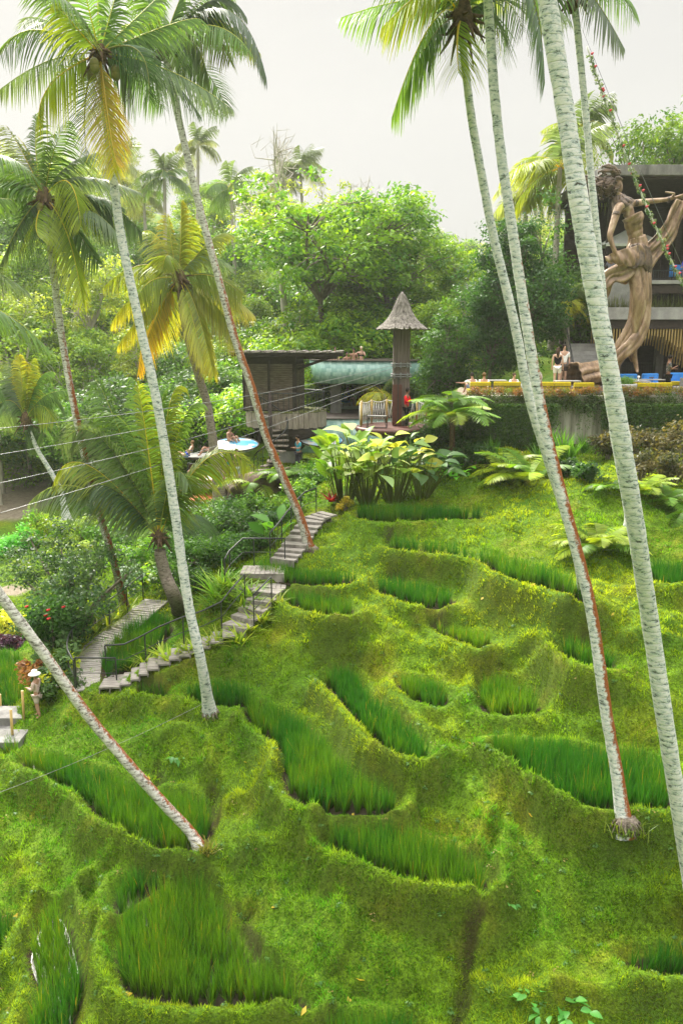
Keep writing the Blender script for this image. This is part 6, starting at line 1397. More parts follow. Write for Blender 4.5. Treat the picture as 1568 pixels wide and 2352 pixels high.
# ------------------------------------------------------------------ garden plants
rp3 = np.random.default_rng(31)
def gpt(u, v): return on_ground(u, v)
def ovate(n, base, dirs, length, width, colA, colB, r, droop=.35, nrm_up=.6, stem=None):
    """broad pointed leaves, 2 x 5 mesh each, folded along the midrib"""
    t = np.linspace(0, 1, 6); prof = np.array([.06, .72, 1.0, .86, .5, .02]); V = np.empty((n, 6, 3, 3)); C = np.empty((n, 6, 3, 3))
    side = unit(np.cross(dirs, np.tile([0, 0, 1.], (n, 1)) + r.normal(0, .25, (n, 3)))); up = np.cross(side, dirs)
    ct = r.random(n)[:, None]; col = np.array(colA) + (np.array(colB) - np.array(colA)) * ct
    for k in range(6):
        c = base + dirs * (length * t[k])[:, None] - np.array([0, 0, 1]) * (droop * length * t[k] ** 2)[:, None]
        for j, s in enumerate((-1, 0, 1)):
            V[:, k, j] = c + side * (s * width * prof[k] * .5)[:, None] + up * (abs(s) * width * prof[k] * .12)[:, None]; C[:, k, j] = col * (1.0 if s else 1.15)
    q = np.array([[k * 3 + j, k * 3 + j + 1, k * 3 + j + 4, k * 3 + j + 3] for k in range(5) for j in range(2)]); F = (np.arange(n) * 18)[:, None, None] + q[None]
    return V.reshape(-1, 3), F.reshape(-1, 4), C.reshape(-1, 3)
def broad_clump(loc, label, n, h, spread, ll, lw, cA, cB, name='broadleaf_plant', group=None, stems=True, cat='plant', el=(50, 85), droop=.35):
    root = empty(name, loc, label=label, cat=cat, group=group); a = rp3.uniform(0, 6.28, n); rr = np.sqrt(rp3.random(n)) * spread; hh = h * rp3.uniform(.45, 1.0, n)
    foot = np.stack([np.cos(a) * rr * .25, np.sin(a) * rr * .25, np.full(n, -.1)], 1); tip = np.stack([np.cos(a) * rr, np.sin(a) * rr, hh], 1)
    e = R(1) * rp3.uniform(*el, n) - .35; a2 = a + rp3.normal(0, .5, n); d = np.stack([np.cos(a2) * np.cos(e), np.sin(a2) * np.cos(e), np.sin(e)], 1)
    L = ll * rp3.uniform(.7, 1.2, n); W = lw * L / ll * rp3.uniform(.85, 1.15, n); v, f, c = ovate(n, tip, d, L, W, cA, cB, rp3, droop)
    link('leaves', np_mesh('leaves', v, f, c, smooth=True), m_leaf, root)
    if stems:
        ch = [(np.array([foot[k], foot[k] * .5 + tip[k] * .5 + [0, 0, .05], tip[k]]), np.array([.025, .018, .01])) for k in range(n)]; tv, tf = tubes_np(ch, 5); link('stems', np_mesh('stems', tv, tf, np.tile([.10, .13, .02], (len(tv), 1)), smooth=True), m_leaf, root)
    return root
def strap_clump(loc, label, n, L, w, cA, cB, name='strap_leaf_plant', group=None, lean=.5, droop=.45, cat='plant'):
    base = np.tile(np.array([0, 0, -.04]), (n, 1)) + rp3.normal(0, .06 if n < 90 else .17, (n, 3)) * [1, 1, 0]
    ct = np.clip(rp3.random(n), 0, 1)
    v, f, c = blades(base, L * rp3.uniform(.6, 1.15, n), w * rp3.uniform(.8, 1.2, n), np.abs(rp3.normal(lean, .22, n)), rp3.uniform(0, 6.28, n), 5, lerp(cA, cB, ct) * .8, lerp(cA, cB, ct), rp3.uniform(.2, 1, n) * droop)
    return tagit(link(name, np_mesh(name, v, f, c, smooth=True), m_leaf, None, loc), label, cat, group)
def bush(loc, label, r, h, n, size, cA, cB, name='bush', group=None, cat='bush', flat=.9, k=14, stem=True, cr=.45):
    root = empty(name, loc, label=label, cat=cat, group=group); cen = rp3.normal(0, .42, (k, 3)) * [r, r, h * .45] + [0, 0, h * .5]; cen[:, 2] = np.clip(cen[:, 2], .1, h)
    v, f, c = leaf_cloud(cen, np.full(k, r * cr) * rp3.uniform(.7, 1.2, k), n // k, size, cA, cB, rp3, flat, .6); link('leaves', np_mesh('leaves', v, f, c), m_leaf, root)
    if stem:
        ch = [(np.array([[0, 0, -.2], cen[j] * [.4, .4, .5], cen[j]]), np.array([.05, .03, .01]) * max(.5, r)) for j in range(min(k, 9))]; tv, tf = tubes_np(ch, 5); link('stems', np_mesh('stems', tv, tf, smooth=True), m_wood, root)
    return root
def fern(loc, label, n, L, kind, name='fern', trunk=0.0, el=(25, 65), sag=75, group=None, azs=None, lw=.05, ll=.36):
    root = empty(name, loc, label=label, cat='fern', group=group); top = np.array(loc) + [0, 0, trunk]
    if trunk: tv, tf = tubes_np([(np.array([[0, 0, -.3], [.03, 0, trunk * .5], [0, 0, trunk]]), np.array([.14, .11, .13]))], 10); link('trunk', np_mesh('trunk', tv, tf, smooth=True), m_fibre, root)
    for k in range(n):
        az = (azs[k % len(azs)] if azs else k * 360 / n) + rp3.uniform(-14, 14)
        P = frond_dir(top, R(az), R(rp3.uniform(*el)), L * rp3.uniform(.8, 1.15), R(sag * rp3.uniform(.8, 1.2)), 14)
        kd = kind if not isinstance(kind, (list, tuple)) else kind[k % len(kind)]
        V, F, C = frond_arrays(P, kd, lw=lw * 1.25, llen=ll * L / 1.4, pairs=int(30 * L), hang=.22, tilt=.0, roll=0, fwd=.18, rw=.012, segs=3, start=.12); link('frond', np_mesh('frond', V - np.array(loc), F, C), m_leaf, root)
    return root
# big-leaved clump at the top of the stairs
broad_clump(gpt(790, 1165), 'big leaved clump with bright green paddles at its left, top of the stairs', 46, 2.7, 1.0, 1.05, .42, (.13, .32, .02), (.28, .42, .03), el=(45, 88))
broad_clump(gpt(845, 1158), 'big leaved clump with pale silvery leaves in the middle of the bank', 52, 2.8, 1.25, .85, .5, (.20, .33, .12), (.40, .46, .22), el=(15, 75))
broad_clump(gpt(905, 1150), 'big leaved clump with yellowing leaves below the round platform', 48, 2.4, 1.35, .75, .45, (.12, .22, .05), (.38, .38, .05), el=(10, 70))
broad_clump(gpt(965, 1140), 'dark big leaved clump under the tree fern', 40, 1.8, 1.3, .7, .4, (.03, .09, .02), (.08, .17, .04), el=(5, 65))
broad_clump(gpt(1045, 1112), 'small bright green broad leaf plant on the bank right of the big leaves', 26, .75, .6, .4, .26, (.08, .26, .02), (.14, .36, .03), el=(10, 60), stems=False)
strap_clump(gpt(762, 1170) + [0, 0, .35], 'red leaved cordyline at the top of the stairs', 46, .55, .075, (.22, .012, .016), (.36, .03, .03), 'red_cordyline', lean=.8, droop=.5); bush(gpt(795, 1172), 'small yellow leaved shrub beside the top of the stairs', .35, .7, 600, .12, (.35, .36, .03), (.50, .42, .05), 'yellow_shrub', k=7)
# tree fern and ferns
fern(at_d(1035, 1066, 33.2), 'large tree fern with bright arching fronds right of the thatched post', 15, 2.2, ['fern', 'fern', 'fernlime'], 'tree_fern', trunk=2.0, el=(10, 50), sag=62)
fern(at_d(1035, 1060, 34), 'second tree fern behind the large one', 11, 1.8, 'fern', 'tree_fern', trunk=2.5, el=(15, 50), sag=60)
fern(gpt(1215, 1110), 'big yellow green fern left of the twin trunks', 14, 2.25, ['fernlime', 'fern'], el=(35, 75), sag=80, azs=[100, 130, 155, 180, 200, 225, 250, 75, 30, 0, 165, 190, 215, 140])
fern(gpt(1155, 1085), 'fern with lower drooping fronds at the left of the big one', 9, 1.6, ['fernlime'], el=(30, 65), sag=75)
fern(gpt(1372, 1262), 'yellow green fern in the gap between the trunks', 13, 1.7, ['fernlime', 'fernlime', 'fern'], el=(25, 70), sag=80); fern(gpt(1330, 1250), 'small fern left of the one between the trunks', 8, 1.1, 'fernlime', el=(25, 60))
fern(gpt(1470, 1140), 'upright bright fern right of the thick trunk', 9, 1.5, 'fernlime', el=(45, 80), sag=70); fern(gpt(1395, 1125), 'fern showing left of the thick trunk', 8, 1.1, 'fern', el=(25, 60)); fern(gpt(1525, 1150), 'low spreading fern at the right edge', 10, 1.3, 'fern', el=(15, 55)); fern(gpt(1575, 1175), 'green fern cut by the right edge', 9, 1.3, 'fern', el=(15, 55))
fern(at_d(585, 1140, 35.5), 'bright fern beside the sun deck', 10, 1.7, ['fernlime', 'fern'], trunk=.5, el=(25, 60)); fern(at_d(655, 1135, 35), 'grey green fern right of the leaning palm', 10, 1.5, 'fern', trunk=.7, el=(25, 60)); fern(gpt(560, 1235), 'dark fern on the bank under the sun deck', 9, 1.2, 'fern', el=(20, 60))
fern(gpt(165, 1260), 'pale green fern in the valley garden', 10, 1.6, 'fernlime', el=(25, 60)); fern(gpt(225, 1300), 'fern behind the boardwalk palm', 9, 1.3, 'fern', el=(25, 60))
# hedge on the terrace edge and what hangs below it
def xw(u): return Xd(u, 34.8)
hx0, hx1 = xw(1075), 17.5; n_ = 420
cen = np.stack([rp3.uniform(hx0, hx1, n_), rp3.uniform(34.45, 35.05, n_), rp3.uniform(-2.75, -1.86, n_)], 1); top_ = cen[:, 2] > -2.1
o1 = leaf_cloud(cen[~top_], np.full((~top_).sum(), .28), 70, .085, (.025, .065, .012), (.075, .12, .018), rp3, .9, .4); o2 = leaf_cloud(cen[top_], np.full(top_.sum(), .24), 90, .085, (.10, .16, .02), (.24, .095, .035), rp3, .7, .5)
hd = empty('clipped_hedge', (0, 0, 0), label='long clipped hedge with reddish tips along the terrace edge', cat='hedge'); hd.location = (hx0, 34.8, -2.75)
V, F, C = join([o1, o2]); link('leaves', np_mesh('leaves', V - np.array(hd.location), F, C), m_leaf, hd)
n_ = 1500; ux_ = rp3.uniform(hx0 - .3, 17.5, n_); gap = (np.abs(ux_ - xw(1325)) < .95) & (rp3.random(n_) < .93); ux_ = ux_[~gap]; n_ = len(ux_); lens = rp3.uniform(.5, 2.1, n_) * np.where(np.abs(ux_ - xw(1325)) < 1.6, .6, 1)
chains = []; cl_c, cl_r = [], []
for k in range(n_):
    y0 = 34.55 - rp3.uniform(0, .35); zt0 = -2.45
    for s in np.arange(.1, lens[k], .16): cl_c.append((ux_[k] + rp3.normal(0, .04), y0 - .05 * s, zt0 - s)); cl_r.append(.10)
v, f, c = leaf_cloud(np.array(cl_c), np.array(cl_r), 6, .085, (.025, .075, .015), (.085, .15, .03), rp3, 1.0, .2, 2.8, droop=.9)
tagit(link('hanging_creeper', np_mesh('hanging_creeper', v, f, c), m_leaf), 'green creepers trailing over the retaining wall below the hedge', kind='stuff')
for i, (u, v_, s_) in enumerate([(1115, 1010, 1.0), (1150, 1000, 1.1), (1180, 1005, 1.0), (1225, 1015, 1.1), (1262, 1020, 1.2), (1290, 1030, 1.1), (1310, 1035, .9), (1340, 1020, .9), (1240, 1040, .8), (1130, 1035, .9)]):
    p = gpt(u, v_ + 22); strap_clump(p, 'bright strap leaved plant at the foot of the retaining wall', 42, 1.15 * s_, .075, (.055, .17, .02), (.12, .27, .03), group='strap leaved plants under the retaining wall', lean=.25, droop=.25)
for i, (u, v_, r_) in enumerate([(1395, 1040, .8), (1440, 1050, .9), (1490, 1060, 1.0), (1540, 1060, 1.1), (1590, 1065, 1.1), (1470, 1095, .7), (1545, 1100, .8)]):
    bush(gpt(u, v_ + 15), 'dark reddish green shrub below the hedge at the right', r_, 1.35 * r_ + .4, 1500, .15, (.030, .040, .014), (.10, .085, .03), 'dark_shrub', 'dark shrubs below the hedge')
for i, (u, v_, r_) in enumerate([(985, 1075, .9), (1040, 1070, .9), (1085, 1055, .9), (1120, 1065, .7), (1300, 1080, .6), (1340, 1090, .6), (960, 1030, .9), (1000, 1010, 1.0), (1060, 1010, 1.0)]):
    bush(gpt(u, v_ + 15), 'low dark green bush on the bank under the tree ferns', r_, 1.0 * r_ + .2, 1300, .15, (.018, .055, .012), (.045, .11, .02), 'low_bush', 'low bushes under the tree ferns')
# lilies lining stairs and boardwalk
LIL = ((.17, .30, .015), (.34, .40, .03))
k_ = 0
for (u, v_, s_) in [(300, 1535, .7), (335, 1522, .9), (372, 1505, 1.0), (388, 1512, .8), (430, 1495, .8), (458, 1490, .8), (495, 1478, .9), (552, 1470, .9), (575, 1445, .9), (600, 1420, .9), (612, 1395, .8), (640, 1380, .7)]:
    strap_clump(gpt(u, v_ + 6), 'yellow green lily clump along the lower stairs', 26, .75 * s_, .075, *LIL, name='lily_clump', group='lily clumps along the lower stairs', lean=.7, droop=.5)
for (u, v_, s_) in [(500, 1365, 1.3), (525, 1385, 1.3), (548, 1372, 1.3), (515, 1345, 1.2), (560, 1395, 1.1), (490, 1390, 1.0), (575, 1370, 1.1), (540, 1350, 1.2)]:
    strap_clump(gpt(u, v_ + 6), 'large lily clump on the mound left of the landing', 34, .85 * s_, .085, (.10, .27, .015), (.26, .38, .03), name='lily_clump', group='large lilies left of the landing', lean=.75, droop=.5)
for (u, v_, s_) in [(165, 1515, .8), (180, 1492, .9), (200, 1475, .9), (225, 1452, 1.0), (247, 1436, 1.0), (268, 1420, 1.0), (150, 1535, .8), (290, 1402, .9)]:
    strap_clump(gpt(u, v_ + 6), 'yellow lily clump on the outer side of the boardwalk', 26, .8 * s_, .075, *LIL, name='lily_clump', group='lilies outside the boardwalk railing', lean=.6, droop=.5)
for (u, v_) in [(345, 1370), (330, 1360), (312, 1345), (372, 1350)]: broad_clump(gpt(u, v_), 'yellow green leafy plant at the far end of the boardwalk', 24, .8, .5, .42, .18, (.10, .26, .02), (.26, .36, .03), group='leafy plants at the boardwalk end', stems=False)
broad_clump(gpt(632, 1255), 'banana like plant with a big bright leaf beside the upper stairs', 9, .9, .5, 1.0, .38, (.07, .22, .02), (.12, .30, .03), 'banana_plant', el=(50, 85)); broad_clump(gpt(345, 1345), 'taro with big grey green leaves in the shade behind the young palm', 12, 1.0, .8, .65, .45, (.08, .17, .07), (.16, .25, .12), 'taro_plant', el=(0, 40))
# shrubs in the valley at the left
bush(gpt(170, 1460) , 'big airy grey green shrub left of the boardwalk', 2.5, 4.2, 7500, .14, (.035, .085, .03), (.085, .15, .05), 'airy_shrub', k=70, cat='shrub', cr=.22, flat=.6); bush(gpt(125, 1490), 'dark shrub with a few red flowers below the airy one', 1.3, 2.0, 5200, .16, (.02, .065, .014), (.05, .12, .02), 'flowering_shrub', k=26, cat='shrub')
m_petal = flat('red_petals', (.50, .02, .02), .6)
for k in range(5):
    b = MB(); b.ball((0, 0, 0), .055, 1, (1, 1, .7)); b.ball((.05, 0, .02), .035, 1); b.build('red_flower', m_petal, bpy.data.objects['flowering_shrub'], (rp3.uniform(-.8, .8), -1.0 + rp3.uniform(-.2, .2), rp3.uniform(.9, 1.9)))
for (u, v_, r_, lab, cA, cB) in [(120, 1225, 1.2, 'yellow green hedge bush in the valley behind the airy shrub', (.10, .22, .015), (.26, .32, .02)), (190, 1225, 1.1, 'pale green bush in the valley right of the hedge bush', (.10, .22, .02), (.22, .30, .03)), (250, 1250, 1.3, 'green bush beside the trunk of the grey green palm', (.05, .15, .015), (.13, .24, .02)), (300, 1300, 1.2, 'leafy green bush between the two left palms', (.05, .16, .015), (.15, .27, .02)), (30, 1255, 1.0, 'big leaved green plant beside the dirt yard', (.06, .22, .03), (.12, .32, .05)), (75, 1245, .9, 'second big leaved plant right of the dirt yard one', (.06, .22, .03), (.12, .30, .05)),
                              (20, 1440, .8, 'yellow clipped cone shrub at the left edge', (.22, .28, .02), (.36, .36, .03)), (30, 1480, .6, 'low purple leaved bush at the left edge', (.05, .02, .045), (.09, .03, .07)), (110, 1580, .8, 'dark bush behind the person in the hat', (.02, .06, .012), (.06, .12, .02)), (140, 1555, .6, 'yellow leaved bush beside the person in the hat', (.25, .32, .02), (.42, .42, .03)), (130, 1530, .8, 'grey green bush left of the boardwalk start', (.08, .17, .05), (.15, .25, .08)), (95, 1560, .7, 'reddish bush above the person in the hat', (.12, .05, .02), (.2, .1, .03))]:
    bush(gpt(u, v_ + 14), lab, r_, r_ * 1.15, int(1700 * r_ + 500), .17, cA, cB, 'garden_bush')
for (u, v_, r_) in [(420, 1235, 1.3), (455, 1215, 1.2), (500, 1225, 1.2), (540, 1215, 1.1), (430, 1290, 1.2), (470, 1280, 1.2), (515, 1270, 1.1), (410, 1330, 1.0), (460, 1335, 1.0), (585, 1205, 1.0), (620, 1200, .9), (560, 1260, .9), (600, 1240, .7), (400, 1275, 1.2), (480, 1180, 1.0), (540, 1180, .9)]:
    bush(gpt(u, v_ + 18), 'dark leafy creeper bush on the bank below the sun deck', r_, r_ * .95, 1900, .14, (.020, .065, .012), (.065, .15, .02), 'creeper_bush', 'creeper bushes below the sun deck', k=18)
for (u, v_, r_) in [(590, 1160, .8), (660, 1165, .7), (690, 1130, .7), (715, 1105, .7), (735, 1085, .8), (640, 1100, .7), (680, 1090, .8)]:
    bush(gpt(u, v_ + 12), 'green garden bush behind the upper stairs', r_, r_ * .9, 1300, .15, (.04, .12, .014), (.12, .22, .02), 'garden_bush', 'garden bushes behind the upper stairs')
# grassy weeds with larger leaves on the banks, trailing plants
for (u, v_, n__, s_, lab) in [(1285, 2320, 34, .24, 'patch of heart shaped leaves in the grass at the bottom right'), (405, 1745, 9, .22, 'small bluish leafy weed on the mound by the slanting trunk'), (1165, 2082, 8, .14, 'little three leaved weed on the big slope'), (1215, 2300, 12, .16, 'small leaf patch left of the heart shaped leaves')]:
    broad_clump(gpt(u, v_), lab, n__, .16, .55 if n__ > 20 else .2, s_, s_ * .6, (.05, .19, .03), (.10, .28, .05), 'leafy_weed', stems=False, el=(10, 60))
strap_clump(gpt(1438, 1902), 'tuft of weeds round the foot of the slim trunk', 220, .36, .022, (.08, .16, .02), (.20, .26, .02), 'weed_tuft'); strap_clump(gpt(478, 1955), 'dry weeds round the foot of the slanting trunk', 70, .36, .03, (.10, .12, .02), (.20, .18, .03), 'weed_tuft'); strap_clump(gpt(484, 1648), 'grass tuft round the foot of the tall pale palm', 180, .32, .024, (.08, .18, .02), (.18, .26, .02), 'weed_tuft'); strap_clump(gpt(712, 1265), 'grass tuft round the foot of the palm by the stairs', 50, .32, .03, (.08, .18, .02), (.18, .26, .02), 'weed_tuft')
for (u, v_) in [(770, 1170), (1170, 2030), (1450, 2410)][:0]: pass
# flower garland rope hanging from a palm
A = at_d(1347, 106, 30); Bq = at_d(1590, 700, 30); P = bez(A, (A + Bq) / 2 + [-.25, 0, -.35], Bq, 60); gr = empty('flower_garland', A, label='rope wound with leaves and red flowers hanging across the statue', cat='garland')
b = MB(); b.tube([p - A for p in P], .03, 6); b.build('rope', m_rope, gr)
cc_ = P - A; cc_ = cc_[2:]; v, f, c = leaf_cloud(np.repeat(cc_, 3, 0) + rp3.normal(0, .04, (len(cc_) * 3, 3)), np.full(len(cc_) * 3, .075), 18, .075, (.04, .11, .03), (.20, .25, .14), rp3, 1, .2); link('leaves', np_mesh('leaves', v, f, c), m_leaf, gr)
m_pink = flat('pink_red_petals', (.62, .08, .10), .6)
for k in rp3.choice(len(cc_), 20, replace=False): b = MB(); b.ball((0, 0, 0), .05, 1, (1, .8, 1)); b.ball((.03, -.02, .02), .03, 1); b.build('flower', m_pink, gr, cc_[k] + rp3.normal(0, .05, 3) + [0, -.08, 0])
b = MB(); Q = at_d(1325, 40, 30); Q2 = at_d(1600, 690, 30); b.tube([Q - A, (Q + Q2) / 2 - A + np.array([0, 0, -.15]), Q2 - A], .012, 5); b.build('cable', m_gal, gr)
# ------------------------------------------------------------------ bronze coloured dancer statue
m_bronze, nt, N, L = nodes('weathered_bronze_cement')
_o = N.new('ShaderNodeOutputMaterial'); _b = N.new('ShaderNodeBsdfPrincipled'); _t = N.new('ShaderNodeTexCoord'); _n = noise(N, L, 1.6, 7, .65, mapped(N, L, _t.outputs['Object'], (1.6, 1.6, .6)), .6)
_r = ramp(N, [(.30, (.085, .048, .026)), (.5, (.27, .17, .095)), (.72, (.50, .37, .25))]); L.new(_n.outputs[0], _r.inputs[0])
_g = N.new('ShaderNodeNewGeometry'); _p = ramp(N, [(.44, (.25, .22, .20)), (.53, (1, 1, 1))]); L.new(_g.outputs['Pointiness'], _p.inputs[0])
_x = N.new('ShaderNodeMix'); _x.data_type = 'RGBA'; _x.blend_type = 'MULTIPLY'; _x.inputs[0].default_value = .6; L.new(_r.outputs[0], _x.inputs[6]); L.new(_p.outputs[0], _x.inputs[7])
_b.inputs['Roughness'].default_value = .42; _b.inputs['Specular IOR Level'].default_value = .6; _b.inputs['Metallic'].default_value = .15
_n2 = noise(N, L, 6, 5, .6, _t.outputs['Object']); _bp = N.new('ShaderNodeBump'); _bp.inputs['Strength'].default_value = .35; _bp.inputs['Distance'].default_value = .06; L.new(_n2.outputs[0], _bp.inputs['Height']); L.new(_bp.outputs[0], _b.inputs['Normal'])
L.new(_x.outputs[2], _b.inputs['Base Color']); L.new(_b.outputs[0], _o.inputs['Surface'])
m_bronze_d = surf('dark_bronze_ornament', (.030, .018, .011), (.17, .11, .065), 7, .55, bump=.6, spec=.5)
SD = 38.0
def sp_(u, v, dd=0.0): return np.array(at_d(u, v, SD + dd))
st0 = sp_(1395, 905); st0[2] = -2.25
stt = empty('dancer_statue', st0, label='giant bronze coloured statue of a dancing woman with outstretched arm', cat='statue')
q = lambda u, v, dd=0.0: sp_(u, v, dd) - st0
J = dict(P=q(1462, 588), S=q(1461, 550, -.05), C=q(1448, 508, -.12), U=q(1438, 478, -.05), N=q(1421, 455, -.05), H=q(1419, 425, -.08), T=q(1411, 402, 0), J=q(1424, 441, -.12), F=q(1428.5, 430, -.14), F2=q(1424, 417, -.14),
         LS=q(1420, 472, -.45), LE=q(1399, 540, -.75), LW=q(1408, 575, -.85), LH=q(1416, 590, -.8), RS=q(1446, 468, .35), RE=q(1494, 462, .45), RW=q(1540, 458, .3), RH=q(1558, 450, .2), B=q(1463, 502, -.38), B2=q(1458, 503, .12),
         LP=q(1455, 610, -.15), LK=q(1466, 690, -.5), LA=q(1456, 790, -.25), LF=q(1455, 818, -.2), LT=q(1462, 850, -.25), RP=q(1464, 612, .2), RK=q(1458, 700, .1), RA=q(1440, 790, .2), RF=q(1444, 812, .2), RT=q(1452, 832, .15))
for i, (u, v, d) in enumerate([(1570, 446, .1), (1572, 452, .2), (1568, 457, .25), (1562, 460, .3)]): J['Rf%d' % i] = q(u, v, d)
J['Rt'] = q(1548, 444, .1); J['Rt2'] = q(1526, 441, .05)
for i, (u, v, d) in enumerate([(1422, 600, -.8), (1420, 602, -.7), (1417, 603, -.6), (1414, 601, -.55)]): J['Lf%d' % i] = q(u, v, d)
J['Lt'] = q(1420, 592, -.9)
for i in range(4): J['Lo%d' % i] = q(1464 + i * .8 - 2, 856 - i, -.45 + .12 * i)
rad = dict(P=(.46, .34), S=(.33, .27), C=(.42, .34), U=(.40, .27), N=.155, H=(.27, .27), T=(.22, .22), J=(.12, .10), F=.045, F2=.09, LS=.21, LE=.135, LW=.10, LH=.10, RS=.18, RE=.135, RW=.095, RH=(.12, .06), B=.20, B2=.18, LP=.40, LK=.30, LA=.15, LF=.13, LT=(.11, .07), RP=.36, RK=.27, RA=.14, RF=.12, RT=.08, Rt=.05, Rt2=.035, Lt=.04)
for k in J:
    if k not in rad: rad[k] = .04
E = [('P', 'S'), ('S', 'C'), ('C', 'U'), ('U', 'N'), ('N', 'H'), ('H', 'T'), ('H', 'J'), ('H', 'F'), ('H', 'F2'), ('U', 'LS'), ('LS', 'LE'), ('LE', 'LW'), ('LW', 'LH'), ('U', 'RS'), ('RS', 'RE'), ('RE', 'RW'), ('RW', 'RH'), ('C', 'B'), ('C', 'B2'), ('P', 'LP'), ('LP', 'LK'), ('LK', 'LA'), ('LA', 'LF'), ('LF', 'LT'), ('P', 'RP'), ('RP', 'RK'), ('RK', 'RA'), ('RA', 'RF'), ('RF', 'RT'), ('RW', 'Rt'), ('Rt', 'Rt2'), ('LW', 'Lt')] + [('RH', 'Rf%d' % i) for i in range(4)] + [('LH', 'Lf%d' % i) for i in range(4)] + [('LT', 'Lo%d' % i) for i in range(4)]
skin_obj('body', J, E, rad, m_bronze, stt, 2)
def sheet(name, rows, thick, parent, mat=m_bronze, folds=0.06, nf=7, seed=0, nu=36, nv=40):
    """modelled cloth: rows of survey points [(u,v,d)...] from one side to the other, skinned smooth, with folds running along it and a real thickness"""
    rows = [[np.array(q(*p)) for p in r] for r in rows]; grid = np.array([spline(r, nu) for r in rows]); G = np.stack([spline(list(grid[:, j]), nv) for j in range(nu)], 1)
    du = np.gradient(G, axis=1); dv = np.gradient(G, axis=0); n = unit(np.cross(du, dv)); s = np.linspace(0, 1, nu)[None, :]; t = np.linspace(0, 1, nv)[:, None]
    off = folds * np.sin(2 * np.pi * nf * s + 2.2 * np.sin(3.1 * t + seed) + seed) + .5 * folds * np.sin(2 * np.pi * nf * 2.1 * s + 4 * t + seed)
    G = G + n * off[..., None]; V = np.concatenate([(G + n * thick / 2).reshape(-1, 3), (G - n * thick / 2).reshape(-1, 3)]); a = np.arange(nu * nv).reshape(nv, nu); b_ = a + nu * nv
    F = [np.stack([a[:-1, :-1], a[:-1, 1:], a[1:, 1:], a[1:, :-1]], -1).reshape(-1, 4), np.stack([b_[:-1, :-1], b_[1:, :-1], b_[1:, 1:], b_[:-1, 1:]], -1).reshape(-1, 4)]
    for e0, e1 in ((a[0], b_[0]), (a[-1][::-1], b_[-1][::-1]), (a[:, 0][::-1], b_[:, 0][::-1]), (a[:, -1], b_[:, -1])): F.append(np.stack([e0[:-1], e1[:-1], e1[1:], e0[1:]], -1))
    return link(name, np_mesh(name, V, np.concatenate(F), smooth=True), mat, parent)
def wrap(name, rings, mat=m_bronze, folds=.06, nf=9, seed=0, nu=56, nv=60, twist=0.0):
    """closed draped cloth: rings (u,v,d,half width px,half depth m, slant)"""
    ctr = spline([q(u, v, d) for u, v, d, *_ in rings], nv); hw = np.interp(np.linspace(0, 1, nv), np.linspace(0, 1, len(rings)), [r[3] for r in rings]) / pxm(SD, 600); hd = np.interp(np.linspace(0, 1, nv), np.linspace(0, 1, len(rings)), [r[4] for r in rings])
    T = unit(np.gradient(ctr, axis=0)); Xv = unit(np.cross(T, [0, 1, 0])); Yv = np.cross(Xv, T); a = np.linspace(0, 2 * np.pi, nu, endpoint=False); t = np.linspace(0, 1, nv)
    fo = 1 + folds * np.sin(nf * a[None] + twist * t[:, None] + 1.5 * np.sin(4 * t[:, None] + seed)) + .6 * folds * np.sin((nf * 2 + 1) * a[None] - 3 * t[:, None] + seed)
    V = ctr[:, None] + (np.cos(a)[None, :, None] * Xv[:, None] * hw[:, None, None] + np.sin(a)[None, :, None] * Yv[:, None] * hd[:, None, None]) * fo[..., None]
    idx = np.arange(nu * nv).reshape(nv, nu); F = np.stack([idx[:-1], np.roll(idx[:-1], -1, 1), np.roll(idx[1:], -1, 1), idx[1:]], -1).reshape(-1, 4)
    o = link(name, np_mesh(name, V.reshape(-1, 3), F, smooth=True), mat, stt); so_ = o.modifiers.new('thick', 'SOLIDIFY'); so_.thickness = .05; so_.offset = -1; return o
wrap('bodice', [(1460, 548, -.05, 13.5, .28), (1457, 530, -.07, 14.5, .30), (1454, 515, -.1, 17, .36), (1453, 503, -.14, 20, .42), (1450, 495, -.14, 20.5, .42)], folds=.035, nf=2, twist=26)
wrap('skirt', [(1461, 544, -.03, 15, .30), (1463, 560, 0, 19, .34), (1462, 580, 0, 23, .46), (1463, 610, 0, 23, .46), (1468, 650, -.1, 20, .40), (1470, 690, -.1, 19, .37), (1466, 725, 0, 18, .34), (1450, 765, 0, 18, .32), (1428, 800, .1, 16, .30), (1408, 835, .2, 13, .30), (1395, 875, .3, 22, .42), (1392, 905, .3, 30, .55)], folds=.11, nf=5, twist=7, seed=1)
wrap('skirt_fold', [(1476, 600, .1, 8, .2), (1481, 650, 0, 8, .22), (1482, 700, -.1, 9, .22), (1475, 745, -.2, 11, .2), (1455, 785, -.3, 14, .2), (1428, 812, -.3, 12, .18), (1408, 832, -.2, 8, .16)], folds=.14, nf=3, twist=5, seed=3)
sheet('hip_wrap', [[(1470, 562, -.55), (1442, 570, -.75), (1416, 577, -.8), (1389, 590, -.6)], [(1478, 585, -.6), (1448, 592, -.85), (1420, 598, -.9), (1392, 596, -.65)], [(1474, 612, -.55), (1450, 612, -.8), (1426, 608, -.8), (1404, 602, -.6)]], .10, stt, folds=.05, nf=3)
sheet('hip_wrap', [[(1444, 565, -.3), (1462, 560, -.6), (1484, 566, -.5), (1492, 580, -.2)], [(1440, 590, -.4), (1460, 600, -.75), (1486, 605, -.55), (1496, 612, -.1)], [(1436, 610, -.4), (1452, 617, -.75), (1474, 612, -.6), (1494, 650, -.1)]], .08, stt, m_bronze_d, folds=.03, nf=5)
